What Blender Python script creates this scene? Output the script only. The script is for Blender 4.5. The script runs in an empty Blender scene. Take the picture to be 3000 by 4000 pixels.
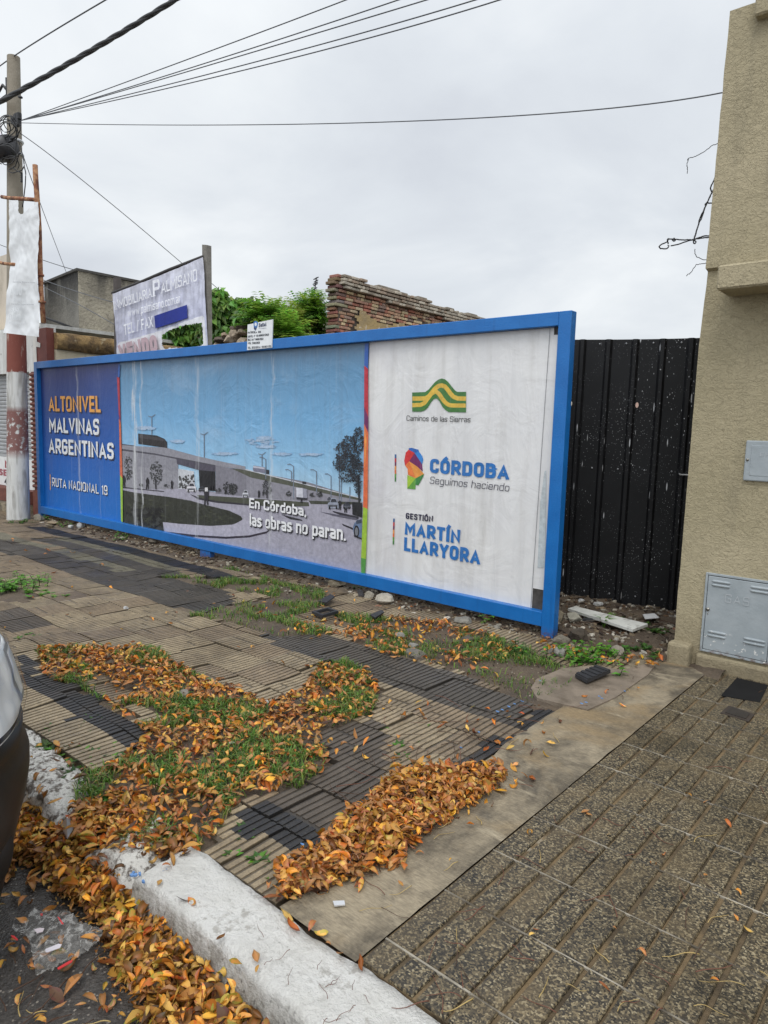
import bpy, bmesh, math, random
import numpy as np
from mathutils import Vector, Matrix, noise as mnoise
R_ = math.radians
random.seed(7)
SC = bpy.context.scene
COL = SC.collection

# ------------------------------------------------------------------ camera
CAM = Vector((0, 0, 1.63)); FPX = 2702.0
PITCH, ROLL, YAW = R_(6.735), R_(1.652), R_(130.48)
_h = Vector((math.cos(YAW), math.sin(YAW), 0)); _z = Vector((0, 0, 1))
_f = _h * math.cos(PITCH) - _z * math.sin(PITCH)
_r0 = _h.cross(_z); _u0 = _r0.cross(_f)
_r = _r0 * math.cos(ROLL) + _u0 * math.sin(ROLL)
_u = _u0 * math.cos(ROLL) - _r0 * math.sin(ROLL)
cd = bpy.data.cameras.new('camera'); cam = bpy.data.objects.new('camera', cd); COL.objects.link(cam)
m = Matrix.Identity(4)
for i in range(3):
    m[i][0] = _r[i]; m[i][1] = _u[i]; m[i][2] = -_f[i]; m[i][3] = CAM[i]
cam.matrix_world = m
cd.sensor_fit = 'VERTICAL'; cd.sensor_height = 36.0; cd.lens = FPX / 4000 * 36
cd.clip_start = 0.05; cd.clip_end = 2000
SC.camera = cam

# ------------------------------------------------------------------ sky, sun, exposure
W = bpy.data.worlds.new('World'); SC.world = W; W.use_nodes = True
SUN_EL, SUN_AZ = R_(58), R_(-62)         # azimuth measured from +X: behind the camera, over the road
sund = Vector((math.cos(SUN_EL) * math.cos(SUN_AZ), math.cos(SUN_EL) * math.sin(SUN_AZ), math.sin(SUN_EL)))
def build_world():
    nt = W.node_tree; N = nt.nodes; L = nt.links; N.clear()
    out = N.new('ShaderNodeOutputWorld')
    tc = N.new('ShaderNodeTexCoord')
    sep = N.new('ShaderNodeSeparateXYZ'); L.new(tc.outputs['Generated'], sep.inputs[0])
    def M(op, a, b=None, c=None):
        n = N.new('ShaderNodeMath'); n.operation = op
        for i, v in enumerate((a, b, c)):
            if v is None: continue
            if isinstance(v, (int, float)): n.inputs[i].default_value = v
            else: L.new(v, n.inputs[i])
        return n.outputs[0]
    zz = M('ADD', M('MAXIMUM', sep.outputs[2], 0.0), 0.22)
    cx = M('DIVIDE', sep.outputs[0], zz); cy = M('DIVIDE', sep.outputs[1], zz)
    cmb = N.new('ShaderNodeCombineXYZ'); L.new(cx, cmb.inputs[0]); L.new(cy, cmb.inputs[1])
    n1 = N.new('ShaderNodeTexNoise'); n1.inputs['Scale'].default_value = 1.15; n1.inputs['Detail'].default_value = 7
    n1.inputs['Roughness'].default_value = 0.52; n1.inputs['Distortion'].default_value = 0.35
    L.new(cmb.outputs[0], n1.inputs['Vector'])
    rp = N.new('ShaderNodeValToRGB'); L.new(n1.outputs['Fac'], rp.inputs[0])
    e = rp.color_ramp.elements
    e[0].position = 0.30; e[0].color = (0.635, 0.67, 0.725, 1)
    e[1].position = 0.66; e[1].color = (0.90, 0.93, 0.95, 1)
    k = e.new(0.47); k.color = (0.735, 0.775, 0.82, 1)
    # the thinner, brighter part of the cloud round the hidden sun
    dp = N.new('ShaderNodeVectorMath'); dp.operation = 'DOT_PRODUCT'
    nv = N.new('ShaderNodeVectorMath'); nv.operation = 'NORMALIZE'; L.new(tc.outputs['Generated'], nv.inputs[0])
    L.new(nv.outputs[0], dp.inputs[0]); dp.inputs[1].default_value = sund
    glow = M('POWER', M('MAXIMUM', M('MULTIPLY_ADD', dp.outputs['Value'], 0.5, 0.5), 0.0), 4.0)
    lift = M('MULTIPLY_ADD', glow, 1.3, 1.0)
    mul = N.new('ShaderNodeVectorMath'); mul.operation = 'SCALE'
    L.new(rp.outputs[0], mul.inputs[0]); L.new(lift, mul.inputs['Scale'])
    bg = N.new('ShaderNodeBackground'); L.new(mul.outputs[0], bg.inputs['Color']); bg.inputs['Strength'].default_value = 0.97
    sky = N.new('ShaderNodeTexSky'); sky.sky_type = 'NISHITA'; sky.sun_disc = False
    sky.sun_elevation = SUN_EL; sky.sun_rotation = math.pi / 2 - SUN_AZ
    bg2 = N.new('ShaderNodeBackground'); L.new(sky.outputs[0], bg2.inputs['Color']); bg2.inputs['Strength'].default_value = 0.006
    ad = N.new('ShaderNodeAddShader'); L.new(bg.outputs[0], ad.inputs[0]); L.new(bg2.outputs[0], ad.inputs[1])
    L.new(ad.outputs[0], out.inputs[0])
build_world()
sl = bpy.data.lights.new('sun', 'SUN'); sl.energy = 1.1; sl.angle = R_(24); sl.color = (1.0, 0.965, 0.91)
so = bpy.data.objects.new('sun', sl); COL.objects.link(so)
so.rotation_euler = (-sund).to_track_quat('-Z', 'Y').to_euler()
vs = SC.view_settings
vs.view_transform = 'Standard'; vs.look = 'None'; vs.gamma = 1; vs.exposure = 0.0; vs.use_curve_mapping = False

# ------------------------------------------------------------------ helpers
def ray(x, y):
    return _r * ((x - 1500) / FPX) - _u * ((y - 2000) / FPX) + _f
def onZ(x, y, z=0.0):
    d = ray(x, y); return CAM + d * ((z - CAM.z) / d.z)
def onY(x, y, Y):
    d = ray(x, y); return CAM + d * ((Y - CAM.y) / d.y)
def onX(x, y, X):
    d = ray(x, y); return CAM + d * ((X - CAM.x) / d.x)
def toPx(p):
    q = Vector(p) - CAM; w = q.dot(_f)
    if w < 0.05: return None
    return 1500 + FPX * q.dot(_r) / w, 2000 - FPX * q.dot(_u) / w, w
def inpoly(x, y, P):
    c = False; j = len(P) - 1
    for i in range(len(P)):
        xi, yi = P[i][0], P[i][1]; xj, yj = P[j][0], P[j][1]
        if (yi > y) != (yj > y) and x < (xj - xi) * (y - yi) / (yj - yi) + xi: c = not c
        j = i
    return c
def gpoly(pts, ox=0, oy=0, s=1.808, z=0.0):
    return [tuple(onZ(ox + a * s, oy + b * s, z)[:2]) for a, b in pts]
def fbm(x, y, z=0.0, o=4):
    return mnoise.fractal((x, y, z), 1.0, 2.0, o, noise_basis='PERLIN_ORIGINAL')

def tag(o, label=None, cat=None, group=None, kind=None):
    if label: o['label'] = label
    if cat: o['category'] = cat
    if group: o['group'] = group
    if kind: o['kind'] = kind
    return o
def empty(name, loc, label, cat, group=None):
    o = bpy.data.objects.new(name, None); COL.objects.link(o); o.location = loc; o.empty_display_size = 0.1
    return tag(o, label, cat, group)

class MB:
    def __init__(s): s.v = []; s.f = []; s.c = []; s.mi = []; s.sm = []
    def add(s, vs, fs, col=None, mi=0, sm=False):
        b = len(s.v); s.v += [tuple(p) for p in vs]
        for f in fs:
            s.f.append([b + i for i in f]); s.c.append(col or (1, 1, 1)); s.mi.append(mi); s.sm.append(sm)
    def box(s, a, b, col=None, mi=0):
        x0, y0, z0 = a; x1, y1, z1 = b
        v = [(x0,y0,z0),(x1,y0,z0),(x1,y1,z0),(x0,y1,z0),(x0,y0,z1),(x1,y0,z1),(x1,y1,z1),(x0,y1,z1)]
        s.add(v, [(0,3,2,1),(4,5,6,7),(0,1,5,4),(1,2,6,5),(2,3,7,6),(3,0,4,7)], col, mi)
    def bevbox(s, a, b, w=0.01, col=None, mi=0, seg=1):
        bm = bmesh.new(); bmesh.ops.create_cube(bm, size=1)
        for v in bm.verts:
            v.co = Vector([a[i] + (v.co[i] + .5) * (b[i] - a[i]) for i in range(3)])
        bmesh.ops.bevel(bm, geom=bm.edges[:], offset=w, segments=seg, affect='EDGES', profile=.5)
        bm.verts.index_update()
        s.add([v.co for v in bm.verts], [[v.index for v in f.verts] for f in bm.faces], col, mi); bm.free()
    def tube(s, pts, r, n=6, col=None, mi=0, cap=True):
        pts = [Vector(p) for p in pts]; rs = r if isinstance(r, (list, tuple)) else [r] * len(pts)
        vs = []; up = Vector((0, 0, 1))
        for i, p in enumerate(pts):
            d = (pts[min(i + 1, len(pts) - 1)] - pts[max(i - 1, 0)])
            if d.length < 1e-9: d = Vector((0, 0, 1))
            d.normalize()
            a = d.cross(up)
            if a.length < 0.05: a = d.cross(Vector((1, 0, 0)))
            a.normalize(); b = a.cross(d)
            for k in range(n):
                t = 2 * math.pi * k / n
                vs.append(p + (a * math.cos(t) + b * math.sin(t)) * rs[i])
        fs = []
        for i in range(len(pts) - 1):
            for k in range(n):
                k2 = (k + 1) % n
                fs.append((i*n+k, i*n+k2, (i+1)*n+k2, (i+1)*n+k))
        if cap: fs += [tuple(range(n))[::-1], tuple((len(pts)-1)*n + k for k in range(n))]
        s.add(vs, fs, col, mi, True)
    def poly(s, pts, col=None, mi=0): s.add(pts, [list(range(len(pts)))], col, mi)
    def prism(s, pts, d, col=None, mi=0):
        n = len(pts); d = Vector(d); P = [Vector(p) for p in pts]
        s.add(P + [p + d for p in P], [list(range(n))[::-1], [n + i for i in range(n)]] +
              [(i, (i+1) % n, n + (i+1) % n, n + i) for i in range(n)], col, mi)
    def build(s, name, mats, parent=None, loc=None):
        me = bpy.data.meshes.new(name); me.from_pydata(s.v, [], s.f)
        if not isinstance(mats, (list, tuple)): mats = [mats]
        for mm in mats: me.materials.append(mm)
        me.polygons.foreach_set('material_index', s.mi)
        me.polygons.foreach_set('use_smooth', s.sm)
        at = me.attributes.new('Col', 'FLOAT_COLOR', 'CORNER')
        arr = []
        for f, c in zip(s.f, s.c): arr += [c[0], c[1], c[2], 1.0] * len(f)
        at.data.foreach_set('color', arr)
        me.update()
        o = bpy.data.objects.new(name, me); COL.objects.link(o)
        if parent is not None:
            o.parent = parent
            if parent.type == 'EMPTY' or parent.location.length > 0:
                wl = parent.location.copy(); pp = parent.parent
                while pp: wl += pp.location; pp = pp.parent
                o.matrix_parent_inverse = Matrix.Translation(-wl)
        if loc is not None: o.location = loc
        return o

def srgb(r, g, b):
    f = lambda c: (c / 255) / 12.92 if c / 255 <= .04045 else ((c / 255 + .055) / 1.055) ** 2.4
    return (f(r), f(g), f(b))

class NT:
    def __init__(s, m):
        m.use_nodes = True; s.t = m.node_tree; s.N = s.t.nodes; s.L = s.t.links; s.N.clear()
        s.out = s.N.new('ShaderNodeOutputMaterial'); s.b = s.N.new('ShaderNodeBsdfPrincipled')
        s.L.new(s.b.outputs[0], s.out.inputs[0]); s.tc = s.N.new('ShaderNodeTexCoord').outputs['Object']
    def n(s, t): return s.N.new(t)
    def map(s, sc=(1, 1, 1), src=None):
        k = s.n('ShaderNodeMapping'); k.inputs['Scale'].default_value = sc; s.L.new(src or s.tc, k.inputs[0]); return k.outputs[0]
    def noise(s, scale, det=4, vec=None, dist=0.0, rough=.55):
        k = s.n('ShaderNodeTexNoise'); k.inputs['Scale'].default_value = scale; k.inputs['Detail'].default_value = det
        k.inputs['Distortion'].default_value = dist; k.inputs['Roughness'].default_value = rough
        s.L.new(vec or s.tc, k.inputs['Vector']); return k.outputs['Fac']
    def vor(s, scale, vec=None, feat='F1', out='Distance'):
        k = s.n('ShaderNodeTexVoronoi'); k.feature = feat; k.inputs['Scale'].default_value = scale
        s.L.new(vec or s.tc, k.inputs['Vector']); return k.outputs[out]
    def ramp(s, fac, *st):
        if min(p for p, _ in st) < 0 or max(p for p, _ in st) > 1:      # positions outside 0..1: rescale
            p0, p1 = st[0][0], st[-1][0]; fac = s.math('DIVIDE', s.math('SUBTRACT', fac, p0), p1 - p0); st = [((p - p0) / (p1 - p0), v) for p, v in st]
        k = s.n('ShaderNodeValToRGB'); e = k.color_ramp.elements
        def c(v): return (v, v, v, 1) if isinstance(v, (int, float)) else (*v, 1)
        e[0].position, e[0].color = st[0][0], c(st[0][1]); e[1].position, e[1].color = st[-1][0], c(st[-1][1])
        for p, v in st[1:-1]:
            q = e.new(p); q.color = c(v)
        s.L.new(fac, k.inputs[0]); return k.outputs[0]
    def mix(s, fac, a, b, mode='MIX'):
        k = s.n('ShaderNodeMix'); k.data_type = 'RGBA'; k.blend_type = mode
        for fi, sock, v in ((1, k.inputs[0], fac), (0, k.inputs[6], a), (0, k.inputs[7], b)):
            if isinstance(v, (int, float)): sock.default_value = v if fi else (v, v, v, 1)
            elif isinstance(v, tuple): sock.default_value = (*v, 1)
            else: s.L.new(v, sock)
        return k.outputs[2]
    def math(s, op, a, b=0.0, clamp=False):
        k = s.n('ShaderNodeMath'); k.operation = op; k.use_clamp = clamp
        for i, v in enumerate((a, b)):
            if isinstance(v, (int, float)): k.inputs[i].default_value = v
            else: s.L.new(v, k.inputs[i])
        return k.outputs[0]
    def attr(s):
        k = s.n('ShaderNodeAttribute'); k.attribute_name = 'Col'; return k.outputs['Color']
    def xyz(s):
        k = s.n('ShaderNodeSeparateXYZ'); s.L.new(s.tc, k.inputs[0]); return k.outputs
    def set(s, col=None, rough=None, bump=None, bd=0.01, bs=1.0, **kw):
        def put(nm, v):
            if v is None: return
            if isinstance(v, (int, float)): s.b.inputs[nm].default_value = v
            elif isinstance(v, tuple): s.b.inputs[nm].default_value = (*v, 1)
            else: s.L.new(v, s.b.inputs[nm])
        put('Base Color', col); put('Roughness', rough)
        for kk, v in kw.items(): put(kk, v)
        if bump is not None:
            k = s.n('ShaderNodeBump'); k.inputs['Distance'].default_value = bd; k.inputs['Strength'].default_value = bs
            s.L.new(bump, k.inputs['Height']); s.L.new(k.outputs[0], s.b.inputs['Normal'])
MATS = {}
def mk(name):
    mm = bpy.data.materials.new(name); MATS[name] = mm; return NT(mm)
def simple(name, col, rough=.6, var=.25, scale=8, dirt=None, dscale=2.5, dthr=(.5, .75), bump=.0, bscale=60, attr=False, metal=0.0, spec=.5):
    t = mk(name)
    base = t.attr() if attr else col
    nz = t.noise(scale, 5)
    c = t.mix(1.0, base, t.ramp(nz, (.25, 1 - var), (.75, 1 + var * .6)), 'MULTIPLY')
    if dirt: c = t.mix(t.ramp(t.noise(dscale, 7, rough=.65), (dthr[0], 0.0), (dthr[1], 1.0)), c, dirt)
    t.set(c, rough, t.noise(bscale, 5) if bump else None, bump or .01, 1.0, Metallic=metal)
    t.b.inputs['Specular IOR Level'].default_value = spec
    return MATS[name]

# ------------------------------------------------------------------ stroke lettering (bold DIN-like and thin serif)
G = {
'A': (.92, "0,0 .5,1 1,0|.17,.27 .83,.27"), 'B': (.85, "0,0 0,1 .93,1r .93,.53r 0,.53|.5,.53 1,.53r 1,0r 0,0"),
'C': (.82, "1,.7 1,1r 0,1r 0,0r 1,0r 1,.3"), 'D': (.86, "0,0 0,1 1,1r 1,0r c"), 'E': (.74, "1,1 0,1 0,0 1,0|0,.5 .85,.5"),
'F': (.72, "1,1 0,1 0,0|0,.5 .85,.5"), 'G': (.84, "1,.75 1,1r 0,1r 0,0r 1,0r 1,.47 .55,.47"), 'H': (.86, "0,0 0,1|1,0 1,1|0,.5 1,.5"),
'I': (0, "0,0 0,1"), 'J': (.6, "1,1 1,0r 0,0r 0,.3"), 'L': (.7, "0,1 0,0 1,0"), 'M': (1.08, "0,0 0,1 .5,.3 1,1 1,0"),
'N': (.88, "0,0 0,1 1,0 1,1"), 'O': (.86, "0,0r 1,0r 1,1r 0,1r c"), 'P': (.82, "0,0 0,1 1,1r 1,.42r 0,.42"),
'R': (.84, "0,0 0,1 1,1r 1,.44r 0,.44|.45,.44 1,0"), 'S': (.8, "1,.76 1,1r 0,1r 0,.52r 1,.52r 1,0r 0,0r 0,.24"),
'T': (.78, "0,1 1,1|.5,1 .5,0"), 'U': (.85, "0,1 0,0r 1,0r 1,1"), 'V': (.9, "0,1 .5,0 1,1"), 'X': (.88, "0,1 1,0|0,0 1,1"),
'Y': (.88, "0,1 .5,.45 1,1|.5,.45 .5,0"), 'Q': (.86, "0,0r 1,0r 1,1r 0,1r c|.6,.25 1,-.05"), 'Z': (.8, "0,1 1,1 0,0 1,0"), 'K': (.86, "0,0 0,1|1,1 0,.42|.3,.58 1,0"),
'0': (.78, "0,0r 1,0r 1,1r 0,1r c"), '1': (.4, "0,.8 1,1 1,0"), '2': (.76, "0,.75 0,1r 1,1r 1,.55r 0,.1 0,0 1,0"),
'3': (.76, "0,.8 0,1r 1,1r 1,.52r .35,.52|.35,.51 1,.51r 1,0r 0,0r 0,.2"), '4': (.8, ".75,0 .75,1 0,.3 1,.3"),
'5': (.76, "1,1 0,1 0,.56 1,.56r 1,0r 0,0r 0,.2"), '6': (.78, "1,.8 1,1r 0,1r 0,0r 1,0r 1,.55r 0,.55"), '7': (.74, "0,1 1,1 .3,0"),
'8': (.78, "0,.52 0,0r 1,0r 1,.52r 0,.52|.06,.53 .06,1r .94,1r .94,.53"), '9': (.78, "0,.2 0,0r 1,0r 1,1r 0,1r 0,.46r 1,.46"),
'a': (.68, "0,.68r 1,.68r 1,0|1,.36 0,.36r 0,0r 1,0"), 'b': (.7, "0,1 0,0 1,0r 1,.7r 0,.7"), 'c': (.64, "1,.5 1,.7r 0,.7r 0,0r 1,0r 1,.2"),
'd': (.7, "1,1 1,0 0,0r 0,.7r 1,.7"), 'e': (.7, "1,.18 1,0r 0,0r 0,.7r 1,.7r 1,.34 0,.34"), 'g': (.7, "1,.0 0,0r 0,.7r 1,.7 1,-.3r 0,-.3r"),
'h': (.7, "0,1 0,0|0,.7 1,.7r 1,0"), 'i': (0, "0,0 0,.7|0,.9 0,1"), 'l': (0, "0,0 0,1"), 'm': (1.1, "0,0 0,.7 1,.7r 1,0|.5,.7 .5,0"),
'n': (.7, "0,0 0,.7 1,.7r 1,0"), 'o': (.7, "0,0r 1,0r 1,.7r 0,.7r c"), 'p': (.7, "0,-.3 0,.7 1,.7r 1,0r 0,0"), 'r': (.48, "0,0 0,.7|0,.7 1,.7r 1,.5"),
's': (.62, "1,.55 1,.7r 0,.7r 0,.36r 1,.36r 1,0r 0,0r 0,.16"), 't': (.48, ".3,1 .3,0r 1,0|0,.7 1,.7"), 'u': (.7, "0,.7 0,0r 1,0 1,.7"),
'v': (.74, "0,.7 .5,0 1,.7"), 'w': (1.05, "0,.7 .25,0 .5,.55 .75,0 1,.7"), 'f': (.45, "1,1 .35,1r .35,0|0,.66 1,.66"), 'q': (.7, "1,-.3 1,.7 0,.7r 0,0r 1,0"),
'.': (0, "0,0 0,.06"), ',': (0, "0,.06 -.0,-.12"), ':': (0, "0,0 0,.06|0,.5 0,.56"), '/': (.5, "0,0 1,1"), '-': (.4, "0,.4 1,.4"), '°': (.3, "0,.75r 1,.75r 1,1r 0,1r c"),
'+': (.7, "0,.45 1,.45|.5,.1 .5,.8"),
}
ACC = {'Ó': ('O', "a"), 'Í': ('I', "a"), 'ó': ('o', "b"), 'ñ': ('n', "t"), 'á': ('a', 'b')}
def _fillet(pts, closed, rad):
    out = []; n = len(pts)
    for i, (p, r) in enumerate(pts):
        if not r or (not closed and i in (0, n - 1)): out.append(p); continue
        a = np.array(pts[(i - 1) % n][0]); b = np.array(p); c = np.array(pts[(i + 1) % n][0])
        da = a - b; dc = c - b; la = max(np.linalg.norm(da), 1e-6); lc = max(np.linalg.norm(dc), 1e-6)
        q = min(rad, la * .5, lc * .5); s = b + da / la * q; e = b + dc / lc * q
        for k in range(5):
            t = k / 4; out.append(tuple((1 - t) ** 2 * s + 2 * t * (1 - t) * b + t * t * e))
    return out
def glyph(ch, wt, wd, serif=False):
    """returns (advance width, list of quads in cap-height units)"""
    acc = None
    if ch in ACC: ch, acc = ACC[ch]
    if ch == ' ': return .34 * wd, []
    gw, spec = G[ch]; gw = gw * wd; Wd = max(gw, wt); quads = []
    paths = spec.split('|')
    if acc == 'a': paths = paths + [".4,1.14 .62,1.26" if gw else "0,1.14 .3,1.3"]
    if acc == 'b': paths = paths + [".4,.86 .68,1.02"]
    if acc == 't': paths = paths + [".05,.9 .95,.92"]
    for pth in paths:
        closed = pth.endswith(' c'); pts = []
        for tok in pth.replace(' c', '').split():
            r = tok.endswith('r'); a, b = tok.rstrip('r').split(',')
            a, b = float(a), float(b)
            X = wt / 2 + a * (Wd - wt) if gw else wt / 2 + a * wt
            Y = wt / 2 + b * (1 - wt); pts.append(((X, Y), r))
        P = _fillet(pts, closed, max(.16, wt * .9))
        P = [np.array(p) for p in P]
        if not closed:
            for e_, n_, raw in ((0, 1, pts[0][0]), (-1, -2, pts[-1][0])):
                d = P[e_] - P[n_]; d = d / max(np.linalg.norm(d), 1e-6)
                yv = (raw[1] - wt / 2) / (1 - wt)
                edge = yv <= .001 or yv >= .999 if abs(d[1]) > .5 else True
                if ch in 'abdhpqmnu' and abs(yv - .7) < .01: edge = True
                if edge: P[e_] = P[e_] + d * wt / 2 * (.98 if abs(d[1]) > .5 else .0 if ch in 'A468e' else 1)
        n = len(P); Ls = []; Rs = []
        for i in range(n):
            a = P[i - 1] if (i > 0 or closed) else None; c = P[(i + 1) % n] if (i < n - 1 or closed) else None
            d1 = (P[i] - a) if a is not None else (c - P[i]); d2 = (c - P[i]) if c is not None else d1
            d1 = d1 / max(np.linalg.norm(d1), 1e-6); d2 = d2 / max(np.linalg.norm(d2), 1e-6)
            n1 = np.array((-d1[1], d1[0])); n2 = np.array((-d2[1], d2[0])); mm = n1 + n2; l = np.linalg.norm(mm)
            if l < .3: mm = n1; k = 1.0
            else: mm = mm / l; k = min(1 / max(mm.dot(n1), .35), 2.2)
            Ls.append(P[i] + mm * wt / 2 * k); Rs.append(P[i] - mm * wt / 2 * k)
        seg = []
        for i in range(n if closed else n - 1):
            j = (i + 1) % n; q = [Ls[i], Rs[i], Rs[j], Ls[j]]
            if acc is None and ch not in ',gpqQ': q = [np.array((p[0], min(max(p[1], 0), 1.0))) for p in q]
            seg.append(q)
        quads.append(seg)
        if serif and not closed:
            for e, nb in ((P[0], P[1]), (P[-1], P[-2])):
                d = e - nb
                if abs(d[1]) > abs(d[0]) * .8 and (e[1] > .6 or e[1] < .12):
                    h = .05; y0 = min(max(e[1], 0), 1) - (h if e[1] > .5 else 0)
                    quads.append([[np.array((e[0] - wt * 1.0, y0)), np.array((e[0] + wt * 1.0, y0)), np.array((e[0] + wt * 1.0, y0 + h)), np.array((e[0] - wt * 1.0, y0 + h))]])
    return Wd, quads
def layout(txt, wt, wd, sp, serif=False):
    x = 0; res = []
    for ch in txt:
        w, q = glyph(ch, wt, wd, serif); res.append((x, q)); x += w + sp
    return x - sp, res
def text(mb, txt, fn, col, wt=.2, wd=.62, sp=.09, slant=0.0, off=0.0, dx=0.0, dy=0.0, serif=False, step=.00012):
    """fn(s, t, off): s 0..1 along the line, t in cap heights, off outward distance"""
    tot, res = layout(txt, wt, wd, sp, serif); k = 0
    for x0, paths in res:
        for pi, seg in enumerate(paths):
            for si, q in enumerate(seg):
                mb.poly([fn((x0 + p[0] + slant * p[1] + dx) / tot, p[1] + dy, off + step * (pi + 1) + .00006 * si) for p in q], col)
def ypl(bl, br, tl, Y):
    """text line on a vertical plane y=Y facing -Y, given its pixel corners"""
    a = onY(*bl, Y); b = onY(*br, Y); c = onY(*tl, Y); h = c.z - (a.z); zz = (a.z + b.z) / 2
    return lambda s, t, o: (a.x + (b.x - a.x) * s, Y - o, a.z + (b.z - a.z) * s + h * t)
def quadpl(bl, br, tr, tl, Y):
    def fn(s, t, o):
        x = (1-s)*((1-t)*bl[0] + t*tl[0]) + s*((1-t)*br[0] + t*tr[0]); y = (1-s)*((1-t)*bl[1] + t*tl[1]) + s*((1-t)*br[1] + t*tr[1])
        p = onY(x, y, Y); return (p.x, p.y - o, p.z)
    return fn

# ------------------------------------------------------------------ ground materials
def ground_mats():
    t = mk('earth')
    a = t.noise(3.0, 8, rough=.65); b = t.noise(38, 6, rough=.7)
    c = t.mix(t.ramp(a, (.38, 0.0), (.62, 1.0)), (.078, .055, .037), (.165, .122, .082))
    c = t.mix(t.ramp(b, (.3, .0), (.7, .55)), c, (.06, .045, .032))
    c = t.mix(t.ramp(t.vor(70), (.05, 1.0), (.13, 0.0)), c, t.mix(t.noise(9), (.32, .29, .24), (.12, .1, .08)))
    t.set(c, t.ramp(a, (.35, .55), (.6, .9)), t.math('ADD', b, t.math('MULTIPLY', t.noise(120, 4), .5)), .018)
    t = mk('asphalt')
    a = t.noise(1.6, 6); v = t.vor(85, out='Color'); d = t.vor(85)
    c = t.mix(t.ramp(t.noise(60, 6), (.3, 0.), (.7, 1.)), (.035, .031, .028), (.085, .075, .066))
    k = t.n('ShaderNodeSeparateColor'); t.L.new(v, k.inputs[0])
    pick = t.math('MULTIPLY', t.ramp(k.outputs[0], (.80, 0.), (.84, 1.)), t.ramp(d, (.30, 1.), (.42, 0.)))
    c = t.mix(pick, c, t.mix(k.outputs[1], (.34, .30, .25), (.16, .14, .12)))
    wet = t.ramp(t.noise(1.3, 4), (.42, 0.), (.58, 1.))
    c = t.mix(t.math('MULTIPLY', wet, .4), c, (.03, .027, .025))
    t.set(c, t.ramp(wet, (0., .62), (1., .22)), t.math('ADD', t.math('MULTIPLY', d, .6), t.noise(140, 3)), .006, .8)
    t = mk('concrete')
    mp = t.map((1.0, .65, 1.0)); a = t.noise(3.0, 9, mp, .3, .72); b = t.noise(1.7, 6, dist=.4)
    c = t.mix(t.ramp(a, (.42, 0.), (.60, 1.)), (.105, .086, .060), (.30, .248, .170))
    c = t.mix(t.ramp(b, (.50, 0.), (.62, .85)), c, (.27, .195, .105))
    c = t.mix(t.ramp(t.noise(2.6, 7, dist=1.2), (.57, 0.), (.66, .75)), c, (.075, .066, .054)); c = t.mix(t.ramp(t.noise(4.5, 6, t.map((.5, 1.6, 1)), 1.0), (.60, 0.), (.68, .7)), c, (.38, .32, .225))
    c = t.mix(t.ramp(t.noise(75, 6, t.map((.4, 2.2, 1))), (.3, .7), (.7, 1.15)), 0.0, c) if False else t.mix(1.0, c, t.ramp(t.noise(75, 6, t.map((.4, 2.2, 1))), (.3, .72), (.7, 1.16)), 'MULTIPLY')
    t.set(c, .72, t.math('ADD', t.noise(60, 6), t.math('MULTIPLY', a, 1.5)), .006)
    t = mk('terrazzo')
    v = t.vor(165, out='Color'); k = t.n('ShaderNodeSeparateColor'); t.L.new(v, k.inputs[0])
    c = t.ramp(k.outputs[0], (.0, (.015, .013, .010)), (.36, (.038, .031, .021)), (.60, (.092, .073, .044)), (.86, (.185, .143, .080)), (1.0, (.31, .26, .165)))
    a = t.noise(2.2, 6); c = t.mix(1.0, c, t.ramp(a, (.3, .60), (.7, 1.3)), 'MULTIPLY')
    c = t.mix(t.ramp(t.noise(5, 6), (.45, 0.), (.75, .5)), c, (.15, .108, .055))
    t.set(c, t.ramp(a, (.3, .38), (.65, .62)), t.vor(165), .0015, .5)
    t = mk('tile_joint')
    x = t.xyz()
    c = t.mix(t.ramp(t.noise(6, 5), (.35, 0.), (.6, 1.)), (.065, .047, .027), (.185, .128, .066))
    c = t.mix(t.ramp(t.noise(4.3, 4), (.64, 0.), (.70, .7)), c, (.42, .38, .30))
    t.set(c, .8, t.noise(90), .006)
    t = mk('ribbed_tile')
    c = t.mix(1.0, t.attr(), t.ramp(t.noise(14, 7, rough=.65), (.25, .62), (.75, 1.25)), 'MULTIPLY')
    c = t.mix(t.ramp(t.noise(2.1, 7, rough=.6), (.46, 0.), (.68, .6)), c, t.mix(1.0, c, (.42, .38, .34), 'MULTIPLY')); c = t.mix(t.ramp(t.noise(3.3, 7, rough=.65), (.50, 0.), (.66, .32)), c, (.095, .074, .055))
    c = t.mix(t.ramp(t.noise(110, 4), (.35, .35), (.6, 0.)), c, (.06, .05, .04))
    t.set(c, t.ramp(t.noise(1.5), (.38, .36), (.62, .7)), t.noise(95, 5), .004)
    t = mk('kerb_paint')
    v = t.noise(26, 7, rough=.7); w = t.noise(5, 6); z = t.xyz()[2]
    low = t.ramp(t.math('ADD', z, t.math('MULTIPLY', t.noise(30, 6, t.map((1, 1, .35))), .10)), (-.012, 1.0), (.046, 0.0))
    worn = t.ramp(t.math('ADD', t.math('MULTIPLY', v, .7), t.math('MULTIPLY', w, .5)), (.66, 0.), (.75, 1.))
    base = t.mix(t.ramp(w, (.3, 0.), (.7, 1.)), (.72, .70, .65), (.86, .845, .81))
    c = t.mix(t.math('MULTIPLY', worn, .62), base, (.36, .33, .28))
    c = t.mix(t.math('MULTIPLY', low, t.ramp(t.noise(22, 7, t.map((1.6, 1.6, .55)), rough=.7), (.3, .35), (.7, 1.))), c, (.26, .235, .195)); c = t.mix(t.math('MULTIPLY', t.ramp(z, (-.13, 1.), (-.07, 0.)), .8), c, (.10, .088, .07))
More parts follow.
